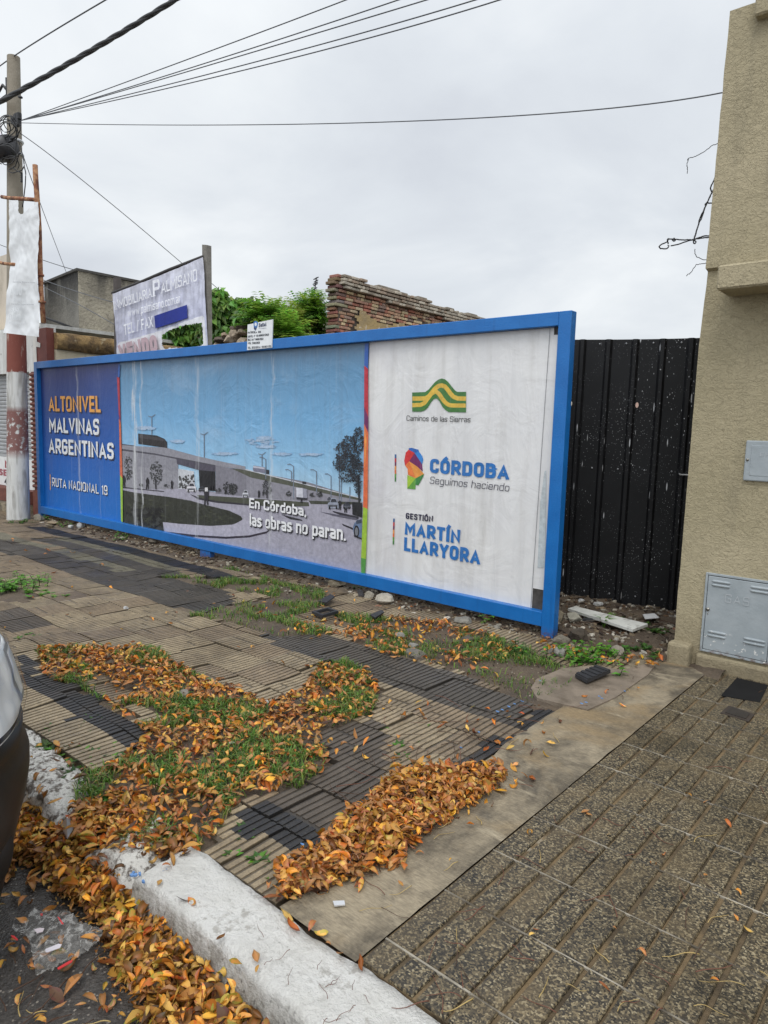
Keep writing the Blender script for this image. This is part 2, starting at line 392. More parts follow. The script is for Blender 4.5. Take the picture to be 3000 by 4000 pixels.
    c = t.mix(t.math('MULTIPLY', t.ramp(t.vor(42, t.map((1, 1, .55))), (.12, .9), (.24, 0.)), t.math('MULTIPLY', low, t.ramp(t.noise(9, 5), (.40, 0.), (.55, 1.)))), c, (.07, .06, .05)); c = t.mix(t.ramp(t.noise(48, 6, rough=.7), (.62, 0.), (.70, .6)), c, (.30, .27, .23))
    t.set(c, .78, t.math('ADD', t.noise(40, 7, rough=.7), t.math('MULTIPLY', t.noise(14, 7, rough=.7), 1.2)), .024)
    t = mk('kerb_broken')
    v = t.noise(20, 8, rough=.72); w = t.noise(55, 5)
    c = t.mix(t.ramp(t.math('ADD', t.math('MULTIPLY', v, .75), t.math('MULTIPLY', w, .3)), (.505, 0.), (.585, 1.)), (.80, .775, .72), (.17, .145, .12))
    t.set(c, .85, t.math('ADD', v, t.math('MULTIPLY', w, .6)), .03)
ground_mats()

# ------------------------------------------------------------------ ground, road, kerb
b = MB(); b.poly([(-300, -300, -.45), (300, -300, -.45), (300, 300, -.45), (-300, 300, -.45)])
tag(b.build('ground', simple('far_earth', (.13, .11, .085), .9)), kind='structure')
b = MB(); n = 60
xs = np.concatenate([np.linspace(-60, -6, 20), np.linspace(-5.5, 1.5, 90), np.linspace(2, 30, 12)]); ys = np.concatenate([np.linspace(-9, -1, 12), np.linspace(-.9, 1.32, 40)])
vs_ = [(x, y, -.15 + .006 * fbm(x * 1.5, y * 1.5) - .02 * max(0, 1 - abs(y - .55) / .5)) for x in xs for y in ys]
b.add(vs_, [(i*len(ys)+j, (i+1)*len(ys)+j, (i+1)*len(ys)+j+1, i*len(ys)+j+1) for i in range(len(xs)-1) for j in range(len(ys)-1)], sm=True)
tag(b.build('road', MATS['asphalt']), kind='structure')
b = MB(); b.box((-60, -14, -.4), (30, -9, .0)); tag(b.build('pavement', MATS['concrete']), kind='structure')   # far side

def kerb(name, x0, x1, broken, seed):
    bm = bmesh.new(); nx = max(4, int((x1 - x0) / .03)); prof = []
    for q in np.linspace(0, 1, 9): prof.append((1.150 + .062 * q, -.26 + .222 * q))
    for q in np.linspace(0, 1, 7): a = math.pi * (1 - q * .5); prof.append((1.245 + .032 * math.cos(a), -.034 + .034 * math.sin(a)))
    for q in np.linspace(.15, 1, 6): prof.append((1.245 + .205 * q, .002))
    prof.append((1.455, -.04)); prof.append((1.455, -.26)); P = len(prof); V = []
    for i in range(nx + 1):
        x = x0 + (x1 - x0) * i / nx
        for (y, z) in prof:
            amp = .022 if broken else .007
            d = fbm(x * 9 + seed, y * 9, z * 9, 5) * amp + fbm(x * 2.3 + seed, y * 2, z * 2) * amp
            e = min(x - x0, x1 - x)
            drop = 0
            if broken:
                drop = -.05 * max(0, fbm(x * 4 + seed, y * 5, 1.3)) - .05 * max(0, 1 - e / .1)
            V.append((x + (fbm(y * 12 + seed, z * 12, 2) * .05 if i in (0, nx) else 0), y + d, z + d * (1 if z > -.03 else .3) + drop * (1 if z > -.12 else 0)))
    b = MB(); b.add(V, [(i*P+k, (i+1)*P+k, (i+1)*P+k+1, i*P+k+1) for i in range(nx) for k in range(P - 1)], sm=True)
    b.add(V[:P], [tuple(range(P))[::-1]]); b.add(V[-P:], [tuple(range(P))])
    return tag(b.build(name, MATS['kerb_broken' if broken else 'kerb_paint']), kind='structure')
kerb('kerb', -2.17, 3.5, False, 1.0)
kerb('kerb', -2.52, -2.20, True, 4.0)
kerb('kerb', -4.0, -2.83, True, 9.0)
kerb('kerb', -40, -4.05, True, 15.0)
# blue paint drips on the kerb joint
b = MB(); rn = random.Random(3)
for (px, py) in [(520,3405),(545,3410),(530,3415),(560,3440),(640,3405),(672,3398),(700,3385),(655,3395),(515,3415)]:
    p = onZ(px, py, .006); k = [(p.x + .009*rn.uniform(.4,1.2)*math.cos(a), p.y + .008*rn.uniform(.4,1.2)*math.sin(a), .012) for a in np.linspace(0, 5.4, 6)]
    b.prism([(q[0], q[1], .000) for q in k], (0, 0, .006))
for (px, py) in [(2110,2520+140),(2340,2720),(2350,2728),(2290,2744),(2270,2748),(2440,2700),(1945,2780),(1960,2772),(1985,2760),(2010,2750),(2040,2740),(1800,2920),(1870,2860),(1183,3300)]:
    p = onZ(px, py, .012); k = [(p.x + .014*rn.uniform(.3,1.2)*math.cos(a), p.y + .006*rn.uniform(.3,1.2)*math.sin(a), .014) for a in np.linspace(0, 5.4, 6)]
    b.prism([(q[0], q[1], .011) for q in k], (0, 0, .004))
tag(b.build('paint_splashes', simple('blue_splash', (.13, .27, .54), .7, .5, 40)), 'scattered light blue paint splashes on the kerb and paving', 'paint splash', None, 'stuff')

def Hh(x, y): return .020 * fbm(x * .75 + 3, y * .75) * max(.25, min(1, (-1.6 - x) / 1.2)) + .006 * fbm(x * 2.6, y * 2.6 + 5)
# ------------------------------------------------------------------ earth of the pavement and the lot
missing = [
 gpoly([(80,1400),(150,1402),(330,1400),(400,1450),(470,1480),(580,1512),(650,1492),(672,1462),(690,1440),(740,1430),(790,1450),(820,1500),(800,1540),(750,1560),(680,1580),(720,1650),(640,1700),(520,1722),(480,1780),(430,1830),(395,1850),(260,1850),(170,1800),(160,1740),(165,1690),(260,1640),(310,1605),(320,1590),(255,1545),(165,1482),(100,1470)]),
 gpoly([(330,1245),(600,1255),(700,1270),(700,1320),(960,1345),(1130,1395),(1240,1450),(1240,1530),(1150,1530),(1060,1480),(960,1440),(830,1410),(740,1372),(600,1375),(500,1345),(410,1330),(470,1310),(590,1290)]),
 gpoly([(-50,1240),(90,1280),(60,1300),(-50,1300)]),
 gpoly([(100,1130),(280,1140),(620,1240),(620,1262),(420,1215),(250,1170)]),
]
islands = [
 gpoly([(400,575+8),(590,720-160),(700,700),(740,770),(660,820),(560,830),(470,730)], 300, 2400, .0) if False else gpoly([(60,640),(270,580),(330,640),(540,715),(420,830),(330,840),(180,760)], 300, 2400, .4219),
 gpoly([(420,900),(480,850),(700,880),(850,960),(760,1000),(610,1050)], 300, 2400, .4219),
 gpoly([(1740,2420),(1890,2560),(1600,2560)], 0, 0, 1) if False else gpoly([(290,150),(500,215),(780,270),(960,200),(800,190),(700,240),(440,170)], 1000, 2350, .4219),
 gpoly([(620,1335),(700,1310),(790,1372),(740,1372)], 0, 0, 1.808),
]
cls = [  # colour zones of the tiles, by where they lie
 ('black', gpoly([(97,2055),(169,2055),(295,2089),(700,2186),(1050,2290),(1060,2335),(880,2290),(700,2215),(422,2143),(190,2080)], 0, 0, 1)),
 ('black', gpoly([(100,770),(200,830),(190,890),(310,890),(560,1010),(820,1220),(700,1300),(640,1250),(390,1130),(180,960),(90,900)], 0, 2000, .7233)),
 ('black', gpoly([(410,990),(650,880),(870,960),(1150,1130),(1190,1250),(1160,1330),(1000,1360),(850,1260),(640,1180),(520,1140)], 700, 2700, .4823)),
 ('black', gpoly([(1290,420),(1560,490),(1290,700),(1040,600)], 1500, 2550, .4823)),
 ('black', gpoly([(870,670),(1090,670),(1230,720),(1000,910),(850,1010),(500,930)], 1500, 2550, .4823)),
 ('taupe', gpoly([(0,320),(190,275),(370,320),(520,275),(1000,420),(1659,600),(1659,900),(1400,830),(1130,740),(900,620),(560,530),(380,480),(160,390)], 1000, 2350, .4219)),
 ('taupe', gpoly([(0,20),(200,75),(600,190),(1000,330),(1270,410),(1050,590),(700,490),(350,370),(0,250)], 1500, 2550, .4823)),
 ('brown', gpoly([(720,860),(980,760),(1180,630),(1020,430),(1230,340),(1560,230),(1659,300),(1659,800),(1500,900),(1340,1000),(1200,1160),(900,1000)], 700, 2700, .4823)),
 ('taupe', gpoly([(-200,200),(0,240),(420,350),(480,370),(940,490),(1090,545),(1240,530),(1659,640),(1659,880),(1430,820),(1100,710),(900,650),(570,540),(300,460),(100,400),(0,370),(-200,330)], 0, 2000, .4219)),
 ('taupe', gpoly([(700,2250),(900,2320),(920,2385),(800,2390),(690,2360)], 0, 0, 1)),
 ('taupe', gpoly([(250,240),(500,230),(600,270),(1000,380),(1400,490),(1659,560),(1659,640),(1240,520),(1000,450),(640,350),(540,330),(450,300)], 0, 2000, .4219)),
 ('olive', gpoly([(440,235),(650,230),(1000,330),(1659,490),(1659,560),(1400,490),(1000,380),(600,275)], 0, 2000, .4219)),
 ('olive', gpoly([(-300,190),(0,190),(530,325),(400,345),(0,245),(-300,230)], 0, 2000, .4219)),
 ('olive', gpoly([(470,370),(600,345),(1240,525),(1100,550)], 0, 2000, .4219)),
]
PAL = {'black': (.018, .018, .021), 'taupe': (.080, .069, .057), 'brown': (.098, .077, .058), 'olive': (.205, .185, .125), 'cream': (.355, .278, .175), 'tan': (.262, .196, .124)}
def is_missing(x, y):
    if any(inpoly(x, y, I) for I in islands): return False
    return any(inpoly(x, y, I) for I in missing)
b = MB(); xs = np.linspace(-13, -1.2, 190); ys = np.linspace(1.40, 9.0, 120)
def earthz(x, y):
    m_ = .012 * fbm(x * 4, y * 4) + .012 * fbm(x * 11, y * 11)
    z = -.03 + Hh(x, y) + m_
    if y > 4.75: z += .06 * min(1, (y - 4.75) / .5) + .05 * fbm(x * 2.2, y * 2.2) * min(1, (y - 4.75) / .5)
    if y > 5.5: z += .03 * min(1, (y - 5.5))
    if y < 1.5: z -= .015
    if is_missing(x, y) and y < 4.7: z += .022
    return z
b.add([(x, y, earthz(x, y)) for x in xs for y in ys], [(i*len(ys)+j, (i+1)*len(ys)+j, (i+1)*len(ys)+j+1, i*len(ys)+j+1) for i in range(len(xs)-1) for j in range(len(ys)-1)], sm=True)
b.add([(-60, 1.4, -.06), (-12.9, 1.4, -.06), (-12.9, 30, -.06), (-60, 30, -.06), (-1, 8.9, -.06), (-1, 30, -.06), (-12.9, 8.9, -.06)], [(0, 1, 2, 3), (6, 4, 5, 2)])
tag(b.build('earth', MATS['earth']), kind='structure')

# ------------------------------------------------------------------ ribbed tile paving (left) with its gaps
rt = random.Random(11)
b = MB(); T = .32; NR = 8; NS = 4
for j in range(11):
    y0 = 1.47 + T * j; shift = rt.uniform(0, T)
    x = -14.0 + shift
    while x < -1.66:
        cx, cy = x + T / 2, y0 + T / 2
        kind = None
        for kname, pl in cls:
            if inpoly(cx, cy, pl): kind = kname; break
        if kind is None: kind = 'cream' if (cx > -7.5 and rt.random() < .72) else 'tan'
        if kind == 'cream' and cx < -5.2 and cy < 2.3: kind = 'brown' if rt.random() < .6 else 'tan'
        base = PAL[kind]; v = rt.uniform(.84, 1.14); colr = tuple(c * v for c in base)
        dark = tuple(c * .30 + .01 for c in colr)
        tx, ty = rt.gauss(0, .009), rt.gauss(0, .009); dz = rt.gauss(0, .0028); g = .004
        if not any(True for _ in [0] if (cy > 4.9)):
            crack = None
            if rt.random() < .45: crack = (rt.uniform(.2, .8), rt.uniform(-.7, .7))
            for r in range(NR):
                for s in range(NS):
                    xa = x + g + (T - 2*g) * r / NR; xb = x + g + (T - 2*g) * (r + 1) / NR
                    ya = y0 + g + (T - 2*g) * s / NS; yb = y0 + g + (T - 2*g) * (s + 1) / NS
                    mx, my = (xa + xb) / 2, (ya + yb) / 2
                    if mx > -1.70 - .03 * (my - 1.5) + .02 * fbm(mx * 3, my * 3) or is_missing(mx + .05 * fbm(mx*5, my*5), my + .05 * fbm(my*5, mx*5 + 7)): continue
                    def zt(px, py): return Hh(px, py) + dz + (px - cx) * tx + (py - cy) * ty
                    zz = [zt(xa, ya), zt(xb, ya), zt(xb, yb), zt(xa, yb)]
                    P4 = [(xa, ya), (xb, ya), (xb, yb), (xa, yb)]
                    cc = None; pk = kind
                    for kname, pl_ in cls:
                        if inpoly(mx, my, pl_): pk = kname; break
                    else: pk = kind if kind in ('cream', 'tan', 'brown') else 'tan'
                    pc_ = tuple(c * v for c in PAL[pk]); colr = pc_; dark = tuple(c * .34 + .012 for c in pc_)
                    if crack and abs((my - y0) / T - crack[0] - crack[1] * ((mx - x) / T - .5)) < .09: cc = .035
                    lo = [(p[0], p[1], z - .0042) for p, z in zip(P4, zz)]; bt = [(p[0], p[1], z - .05) for p, z in zip(P4, zz)]
                    b.add(lo + bt, [(0,1,2,3), (4,5,1,0), (5,6,2,1), (6,7,3,2), (7,4,0,3)], dark)
                    wl = .36 * (xb - xa); xr = xa + wl
                    yA = ya + (.02 if cc and s > 0 else 0); top = [(xr, yA), (xb, yA), (xb, yb), (xr, yb)]
                    tz = [zt(*p) for p in top]
                    b.add([(p[0], p[1], z) for p, z in zip(top, tz)] + [(p[0], p[1], z - .0045) for p, z in zip(top, tz)], [(0,1,2,3), (4,5,1,0), (5,6,2,1), (6,7,3,2), (7,4,0,3)], colr)
        x += T
tag(b.build('ribbed_paving', MATS['ribbed_tile']), kind='structure')

# ------------------------------------------------------------------ concrete strip and patch
b = MB(); xs = np.linspace(-1.80, -1.3045, 14); ys = np.linspace(1.455, 5.11, 70)
def stripz(x, y): return .004 + .004 * fbm(x * 2, y * 2) + .0025 * fbm(x * 9, y * 9)
lx = lambda x, y: x if x > -1.79 else -1.66 - .055 * (y - 1.45) + .02 * fbm(y * 3, 1.1)
V = [(lx(x, y) if i == 0 else max(x, lx(-1.8, y) + .01 * i), y, stripz(x, y) - (.035 if i == 0 else 0)) for i, x in enumerate(xs) for y in ys]
b.add(V, [(i*len(ys)+j, (i+1)*len(ys)+j, (i+1)*len(ys)+j+1, i*len(ys)+j+1) for i in range(len(xs)-1) for j in range(len(ys)-1)], sm=True)
tag(b.build('concrete_strip', MATS['concrete']), kind='structure')
pp = gpoly([(1147,1490),(1160,1470),(1215,1447),(1290,1440),(1345,1452),(1425,1428),(1400,1460),(1330,1510),(1270,1537),(1215,1525),(1160,1512)])
b = MB(); b.prism([(p[0], p[1], -.02) for p in pp], (0, 0, .032)); tag(b.build('concrete_patch', simple('patch_concrete', (.215, .172, .13), .85, .35, 5, (.11, .085, .06), 3, (.48, .62), bump=.006, bscale=40)), kind='structure')

# ------------------------------------------------------------------ terrazzo pavement (right)
b = MB(); rt = random.Random(5)
b.box((-1.306, 1.47, -.12), (4.0, 5.18, -.0065), mi=1)
TW = .326
for i in range(17):
    for j in range(12):
        x0 = -1.302 + TW * i; y0 = 1.27 + TW * j; dz = rt.gauss(0, .0012)
        for k in range(3):
            xa = x0 + .004 + k * TW / 3; xb = x0 + (k + 1) * TW / 3 - (.011 if k < 2 else .004)
            ya = max(y0 + .004, 1.472); yb = min(y0 + TW - .004, 5.175)
            if yb <= ya: continue
            if k == 0 and y0 > 1.47: b.box((x0, y0 - .0038, -.02), (x0 + TW, y0 + .0038, -.0005 + rt.uniform(0, .002)), mi=2)
            xa += rt.uniform(-.001, .001); xb += rt.uniform(-.001, .001)
            q = .003
            z = .004 + dz
            b.add([(xa, ya, z-.006), (xb, ya, z-.006), (xb, yb, z-.006), (xa, yb, z-.006), (xa+q, ya+q, z), (xb-q, ya+q, z), (xb-q, yb-q, z), (xa+q, yb-q, z),(xa, ya, -.05), (xb, ya, -.05), (xb, yb, -.05), (xa, yb, -.05)],
                  [(4,5,6,7), (0,1,5,4), (1,2,6,5), (2,3,7,6), (3,0,4,7), (8,9,1,0), (9,10,2,1), (10,11,3,2), (11,8,0,3)])
t = mk('seam_mortar'); c = t.mix(t.ramp(t.noise(3.1, 5), (.44, 0.), (.60, 1.)), (.085, .07, .05), (.40, .36, .29)); t.set(c, .85, t.noise(80), .003)
tag(b.build('pavement', [MATS['terrazzo'], MATS['tile_joint'], MATS['seam_mortar']]), kind='structure')

# ------------------------------------------------------------------ billboard
def weather(t, c, k=1.0):
    x = t.xyz()
    st = t.noise(1.0, 6, t.map((16, 1, .55)), .2, .7)           # fine vertical washing-out of the paper
    c = t.mix(t.math('MULTIPLY', t.ramp(st, (.55, 0.), (.78, 1.)), .20 * k), c, (.62, .64, .66))
    c = t.mix(t.math('MULTIPLY', t.ramp(t.noise(1.0, 6, t.map((9, 1, .35))), (.5, 0.), (.75, 1.)), .22 * k), c, (.10, .10, .11))
    wob = t.math('MULTIPLY', t.math('SUBTRACT', t.noise(1.0, 5, t.map((.2, .2, 3.4))), .5), .16)
    for xc, w, amt, zt in ((-10.55, .04, .9, 2.6), (-8.90, .07, 1., 2.6), (-8.72, .03, .9, 2.6), (-7.42, .05, .5, 2.6), (-6.0, .03, .6, 2.6), (-9.9, .02, .3, 2.6)):
        d = t.math('ABSOLUTE', t.math('SUBTRACT', t.math('ADD', x[0], wob), xc))
        mk_ = t.math('MULTIPLY', t.ramp(d, (w * .35, 1.), (w, 0.)), t.ramp(t.noise(1.0, 6, t.map((60, 1, 1.7)), .6), (.45, 0.), (.58, amt)))
        c = t.mix(t.math('MULTIPLY', mk_, min(1, k * 1.3)), c, (.60, .61, .62))
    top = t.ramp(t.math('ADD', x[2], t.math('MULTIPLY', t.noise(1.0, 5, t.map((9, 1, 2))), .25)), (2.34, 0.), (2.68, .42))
    return t.mix(t.math('MULTIPLY', top, k * .7), c, (.09, .09, .10))       # uneven darkening towards the top of the sheets
def wrinkle(t):
    a = t.noise(1.0, 5, t.map((5.5, 1, .8)), 1.0, .55); b_ = t.noise(1.0, 3, t.map((2.2, 1, 2.6)), 2.4); c = t.noise(1.0, 5, t.map((24, 1, 5)), .8)
    r = t.math('ABSOLUTE', t.math('SUBTRACT', a, .5))
    ridge = t.ramp(r, (0., 1.), (.05, 0.))
    return t.math('ADD', t.math('ADD', t.math('MULTIPLY', ridge, .16), t.math('MULTIPLY', b_, .9)), t.math('MULTIPLY', c, .12))
def poster_mats():
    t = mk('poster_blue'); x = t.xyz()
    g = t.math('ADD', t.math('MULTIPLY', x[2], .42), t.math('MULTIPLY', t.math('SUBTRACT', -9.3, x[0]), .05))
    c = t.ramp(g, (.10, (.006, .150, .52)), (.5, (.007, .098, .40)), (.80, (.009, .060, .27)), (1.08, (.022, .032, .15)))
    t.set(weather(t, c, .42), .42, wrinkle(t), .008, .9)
    t = mk('poster_sky'); x = t.xyz()
    c = t.ramp(t.math('MULTIPLY', x[2], .4), (.36, (.42, .60, .74)), (.50, (.27, .50, .72)), (.68, (.165, .38, .62)), (.88, (.115, .265, .44)), (1.0, (.105, .21, .34)))
    c = t.mix(t.ramp(t.noise(1.0, 5, t.map((.9, 1, 1.8)), .6), (.55, 0.), (.8, .35)), c, (.5, .56, .64))
    t.set(weather(t, c, 1.0), .40, wrinkle(t), .012, 1.0)
    t = mk('poster_white'); x = t.xyz()
    c = t.mix(t.ramp(t.noise(1.0, 5, t.map((1.4, 1, .9)), .8), (.35, 0.), (.7, 1.)), (.74, .735, .73), (.66, .66, .67))
    c = t.mix(t.ramp(t.noise(1.0, 6, t.map((7, 1, .8))), (.5, 0.), (.8, .55)), c, (.45, .43, .40))
    c = t.mix(t.math('MULTIPLY', t.ramp(x[0], (-4.55, 1.), (-3.9, 0.)), t.ramp(t.noise(1.0, 4, t.map((1.1, 1, 1.3))), (.42, 0.), (.62, .35))), c, (.42, .39, .47))
    t.set(weather(t, c, .6), .40, wrinkle(t), .0085, 1.0)
    t = mk('print'); t.set(weather(t, t.mix(1.0, t.attr(), t.ramp(t.noise(26, 6, rough=.7), (.3, .78), (.7, 1.16)), 'MULTIPLY'), .72), .42, wrinkle(t), .010, 1.0)
    t = mk('print_clean'); t.set(t.mix(1.0, t.attr(), t.ramp(t.noise(12, 5), (.3, .85), (.7, 1.08)), 'MULTIPLY'), .45)
poster_mats()
t = mk('frame_blue'); nz = t.noise(5, 6); x = t.xyz()
c = t.mix(t.ramp(nz, (.35, 0.), (.65, 1.)), (.004, .122, .40), (.008, .148, .46))
c = t.mix(t.ramp(t.noise(1.0, 6, t.map((20, 20, 1.5))), (.58, 0.), (.75, .35)), c, (.008, .045, .16))
c = t.mix(t.math('MULTIPLY', t.ramp(x[2], (.0, 1.), (.10, 0.)), t.ramp(t.noise(40, 4), (.4, 0.), (.6, .9))), c, (.10, .035, .02))
t.set(c, .36, t.noise(65, 5), .0025)
PY = 5.055
bill = empty('billboard', (-7.2, 5.0, 0), 'long blue framed roadside billboard with three weathered paper posters', 'billboard')
FB = MATS['frame_blue']; XL, XR, ZT, ZB = -11.92, -2.452, 2.576, .086
def part(nm, a, b_, w=.004):
    q = MB(); q.bevbox(a, b_, w); return q.build(nm, FB, bill)
part('top_rail', (XL + .108, 5.0, ZT - .107), (XR - .108, 5.085, ZT))
part('bottom_rail', (XL + .108, 5.0, ZB), (XR - .108, 5.085, ZB + .12))
part('post', (XL, 5.0005, -.2), (XL + .1075, 5.085, ZT)); part('post', (XR - .1075, 5.0005, -.2), (XR, 5.085, ZT))
part('foot', (-7.29, 5.012, -.2), (-7.08, 5.085, ZB - .001))
q = MB(); q.box((XL + .108, PY + .012, ZB + .12), (XR - .108, PY + .027, ZT - .107)); q.build('backing_board', simple('board_dark', (.075, .068, .062), .8, .6, 18), bill)
def sheet(nm, x0, x1, z0, z1, m_, amp=.004, cut=None):
    q = MB(); nx = max(8, int((x1 - x0) / .06)); nz = 40; V = []
    for i in range(nx + 1):
        for j in range(nz + 1):
            x = x0 + (x1 - x0) * i / nx; z = z0 + (z1 - z0) * j / nz
            V.append((x, PY + .008 + .0018 * fbm(x * 1.3, z * 1.2, 2), z))
    F = []
    for i in range(nx):
        for j in range(nz):
            a = V[i*(nz+1)+j]
            if cut and cut(a[0] + .03, a[2] + .03): continue
            F.append((i*(nz+1)+j, (i+1)*(nz+1)+j, (i+1)*(nz+1)+j+1, i*(nz+1)+j+1))
    q.add(V, F, sm=True); o = q.build(nm, MATS[m_], bill); return o
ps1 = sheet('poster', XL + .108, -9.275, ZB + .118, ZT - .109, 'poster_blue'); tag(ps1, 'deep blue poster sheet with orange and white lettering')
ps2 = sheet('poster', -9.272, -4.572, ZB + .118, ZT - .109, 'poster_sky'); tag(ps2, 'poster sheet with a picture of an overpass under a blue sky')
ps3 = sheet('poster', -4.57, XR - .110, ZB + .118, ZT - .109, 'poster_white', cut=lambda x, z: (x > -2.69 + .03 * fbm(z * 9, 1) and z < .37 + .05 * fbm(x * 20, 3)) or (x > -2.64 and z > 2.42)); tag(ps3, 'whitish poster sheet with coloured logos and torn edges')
def P_(pts, ox=0, oy=0, s=1.0, o=0.0): return [tuple(onY(ox + a * s, oy + c_ * s, PY)[k] - (o if k == 1 else 0) for k in range(3)) for a, c_ in pts]
LAY = [0]; LAY0 = -.0035
def lay(mb, pts, rgb, ox, oy, s):
    LAY[0] += 1; mb.poly(P_(pts, ox, oy, s, LAY0 + LAY[0] * .000005), srgb(*rgb))
# --- picture of the overpass
pic = MB(); o3 = (460, 1600, 1 / 1.659); A = lambda pts, rgb: lay(pic, pts, rgb, *o3)
CLOUDS = [(930,205,105,26),(950,185,40,16),(690,285,80,12),(1060,287,60,10),(390,205,45,10),(960,240,70,10),(1250,290,80,9),(180,120,60,14)]
A([(25,495),(390,505),(640,535),(1100,575),(1590,598),(1584,1060),(1000,940),(500,850),(27,790)], (166, 163, 177))
A([(25,260),(380,312),(390,350),(392,512),(300,518),(25,505)], (138, 137, 146)); A([(25,355),(385,400),(392,512),(300,518),(25,505)], (146, 145, 153))
for xx in (100, 170, 240, 310, 350): A([(xx,275+xx*.13-10),(xx+2,275+xx*.13-10),(xx+4,508),(xx+2,508)], (120, 119, 128))
A([(632,362),(825,395),(1230,470),(1570,575),(1570,602),(1100,588),(632,545)], (126, 124, 134)); A([(830,420),(1230,490),(1570,582),(1570,600),(1100,588),(835,565)], (140, 138, 148))
A([(390,382),(492,400),(500,515),(392,514)], (196, 199, 205))
rr = random.Random(21)
for _ in range(60):
    x, y, r = rr.uniform(398, 492), rr.uniform(425, 508), rr.uniform(4, 11); A([(x-r,y),(x,y+r),(x+r,y),(x,y-r*1.2)], (48 + rr.randint(0, 30),) * 3)
A([(523,390),(630,402),(632,528),(530,520)], (20, 20, 26))
A([(378,310),(632,360),(632,402),(525,392),(382,352)], (78, 74, 88))
A([(740,383),(830,386),(1100,460),(1575,577),(1575,590),(1400,556),(1100,490),(860,440)], (82, 84, 72))
A([(25,222),(105,236),(310,246),(500,298),(640,330),(825,368),(825,392),(632,362),(500,338),(240,288),(25,258)], (142, 141, 150))
A([(25,254),(240,284),(500,334),(632,360),(632,368),(500,343),(240,294),(25,266)], (72, 70, 80))
A([(825,384),(1575,572),(1575,577),(825,391)], (200, 202, 210)); A([(25,222),(105,232),(105,238),(25,229)], (80, 80, 90))
A([(130,155),(252,168),(302,190),(318,212),(318,249),(132,222)], (34, 30, 32)); A([(132,160),(250,174),(298,194),(298,205),(132,182)], (58, 54, 58)); A([(210,166),(262,172),(262,181),(210,174)], (30, 28, 30))
A([(877,362),(950,374),(955,392),(952,412),(880,402),(874,385)], (120, 120, 138)); A([(877,364),(948,376),(951,386),(876,376)], (190, 190, 202)); A([(955,387),(980,391),(980,419),(955,416)], (36, 36, 44)); A([(1195,466),(1220,470),(1220,484),(1195,482)], (40, 42, 48))
for x, y0, y1, hd in [(216,45,165,1),(556,160,312,1),(931,290,368,1),(955,320,450,2),(1135,365,580,2),(1284,400,535,2),(1378,428,570,2),(1122,400,470,2),(1432,265,600,2),(1445,440,600,0),(1500,500,595,0)]:
    A([(x,y0),(x+5,y0),(x+6,y1),(x,y1)], (112, 122, 138))
    if hd == 1: A([(x-22,y0-6),(x+2,y0),(x+26,y0-16),(x+27,y0-12),(x+3,y0+6),(x-22,y0-2)], (112, 122, 138))
    if hd == 2: A([(x-38,y0-13),(x-20,y0-15),(x+4,y0+1),(x+4,y0+6),(x-20,y0-9),(x-38,y0-8)], (112, 122, 138))
A([(25,520),(110,538),(330,566),(470,590),(560,616),(720,655),(795,690),(808,708),(795,728),(740,745),(600,754),(400,740),(290,728),(300,800),(170,770),(28,735)], (48, 50, 42))
rr = random.Random(4)
for _ in range(160):
    x = rr.uniform(60, 740); y = rr.uniform(560 + .12 * x, 735); 
    if inpoly(x, y, [(25,525),(330,570),(560,620),(795,695),(740,742),(400,735),(60,730)]): r = rr.uniform(6, 20); A([(x-r,y),(x,y+r*.3),(x+r,y),(x,y-r*.35)], rr.choice([(58, 61, 48), (40, 42, 36), (66, 68, 54)]))
for _ in range(90):
    x = rr.uniform(60, 290); y = rr.uniform(640, 775); r = rr.uniform(6, 22)
    if y < 780 - .0 * x and x + .4 * (y - 640) < 330: A([(x-r,y),(x-r*.2,y+r*.8),(x+r,y+2),(x,y-r*.9)], rr.choice([(22, 23, 24), (33, 34, 34), (16, 16, 18), (58, 60, 58)]))
A([(290,730),(400,742),(600,757),(745,748),(812,712),(900,735),(990,765),(960,795),(850,822),(700,830),(500,812),(310,792)], (178, 175, 190))
A([(310,790),(500,812),(700,824),(850,815),(960,790),(1000,765),(1000,772),(962,802),(850,828),(700,837),(480,824),(310,798)], (52, 46, 58))
A([(25,500),(300,528),(300,534),(25,508)], (58, 56, 64)); A([(465,548),(530,570),(850,612),(850,622),(640,604),(520,582)], (46, 44, 52))
A([(510,553),(860,575),(1235,600),(1240,625),(1000,632),(850,612),(640,592),(530,572)], (74, 77, 64)); A([(1235,590),(1570,600),(1570,616),(1250,612)], (66, 68, 58))
A([(1060,680),(1190,712),(1198,722),(1120,712)], (40, 40, 46)); A([(1390,655),(1560,695),(1560,712),(1480,700),(1395,664)], (50, 48, 58)); A([(1310,662),(1540,700),(1560,720),(1400,690)], (92, 90, 104))
A([(1450,738),(1530,770),(1530,782),(1460,752)], (36, 34, 42))
def blob(cx, cy, rx, ry, n_, s0, s1, cols, seed):
    rg = random.Random(seed)
    for _ in range(int(n_ * 1.7)):
        a = rg.uniform(0, 6.28); q = math.sqrt(rg.random()); x = cx + rx * q * math.cos(a); y = cy + ry * q * math.sin(a); r = rg.uniform(s0, s1) * .72; th = rg.uniform(0, 3.1)
        A([(x + r*math.cos(th), y + r*math.sin(th)), (x + r*.5*math.cos(th+1.5), y + r*.5*math.sin(th+1.5)), (x - r*math.cos(th), y - r*math.sin(th)), (x + r*.5*math.cos(th-1.5), y + r*.5*math.sin(th-1.5))], rg.choice(cols))
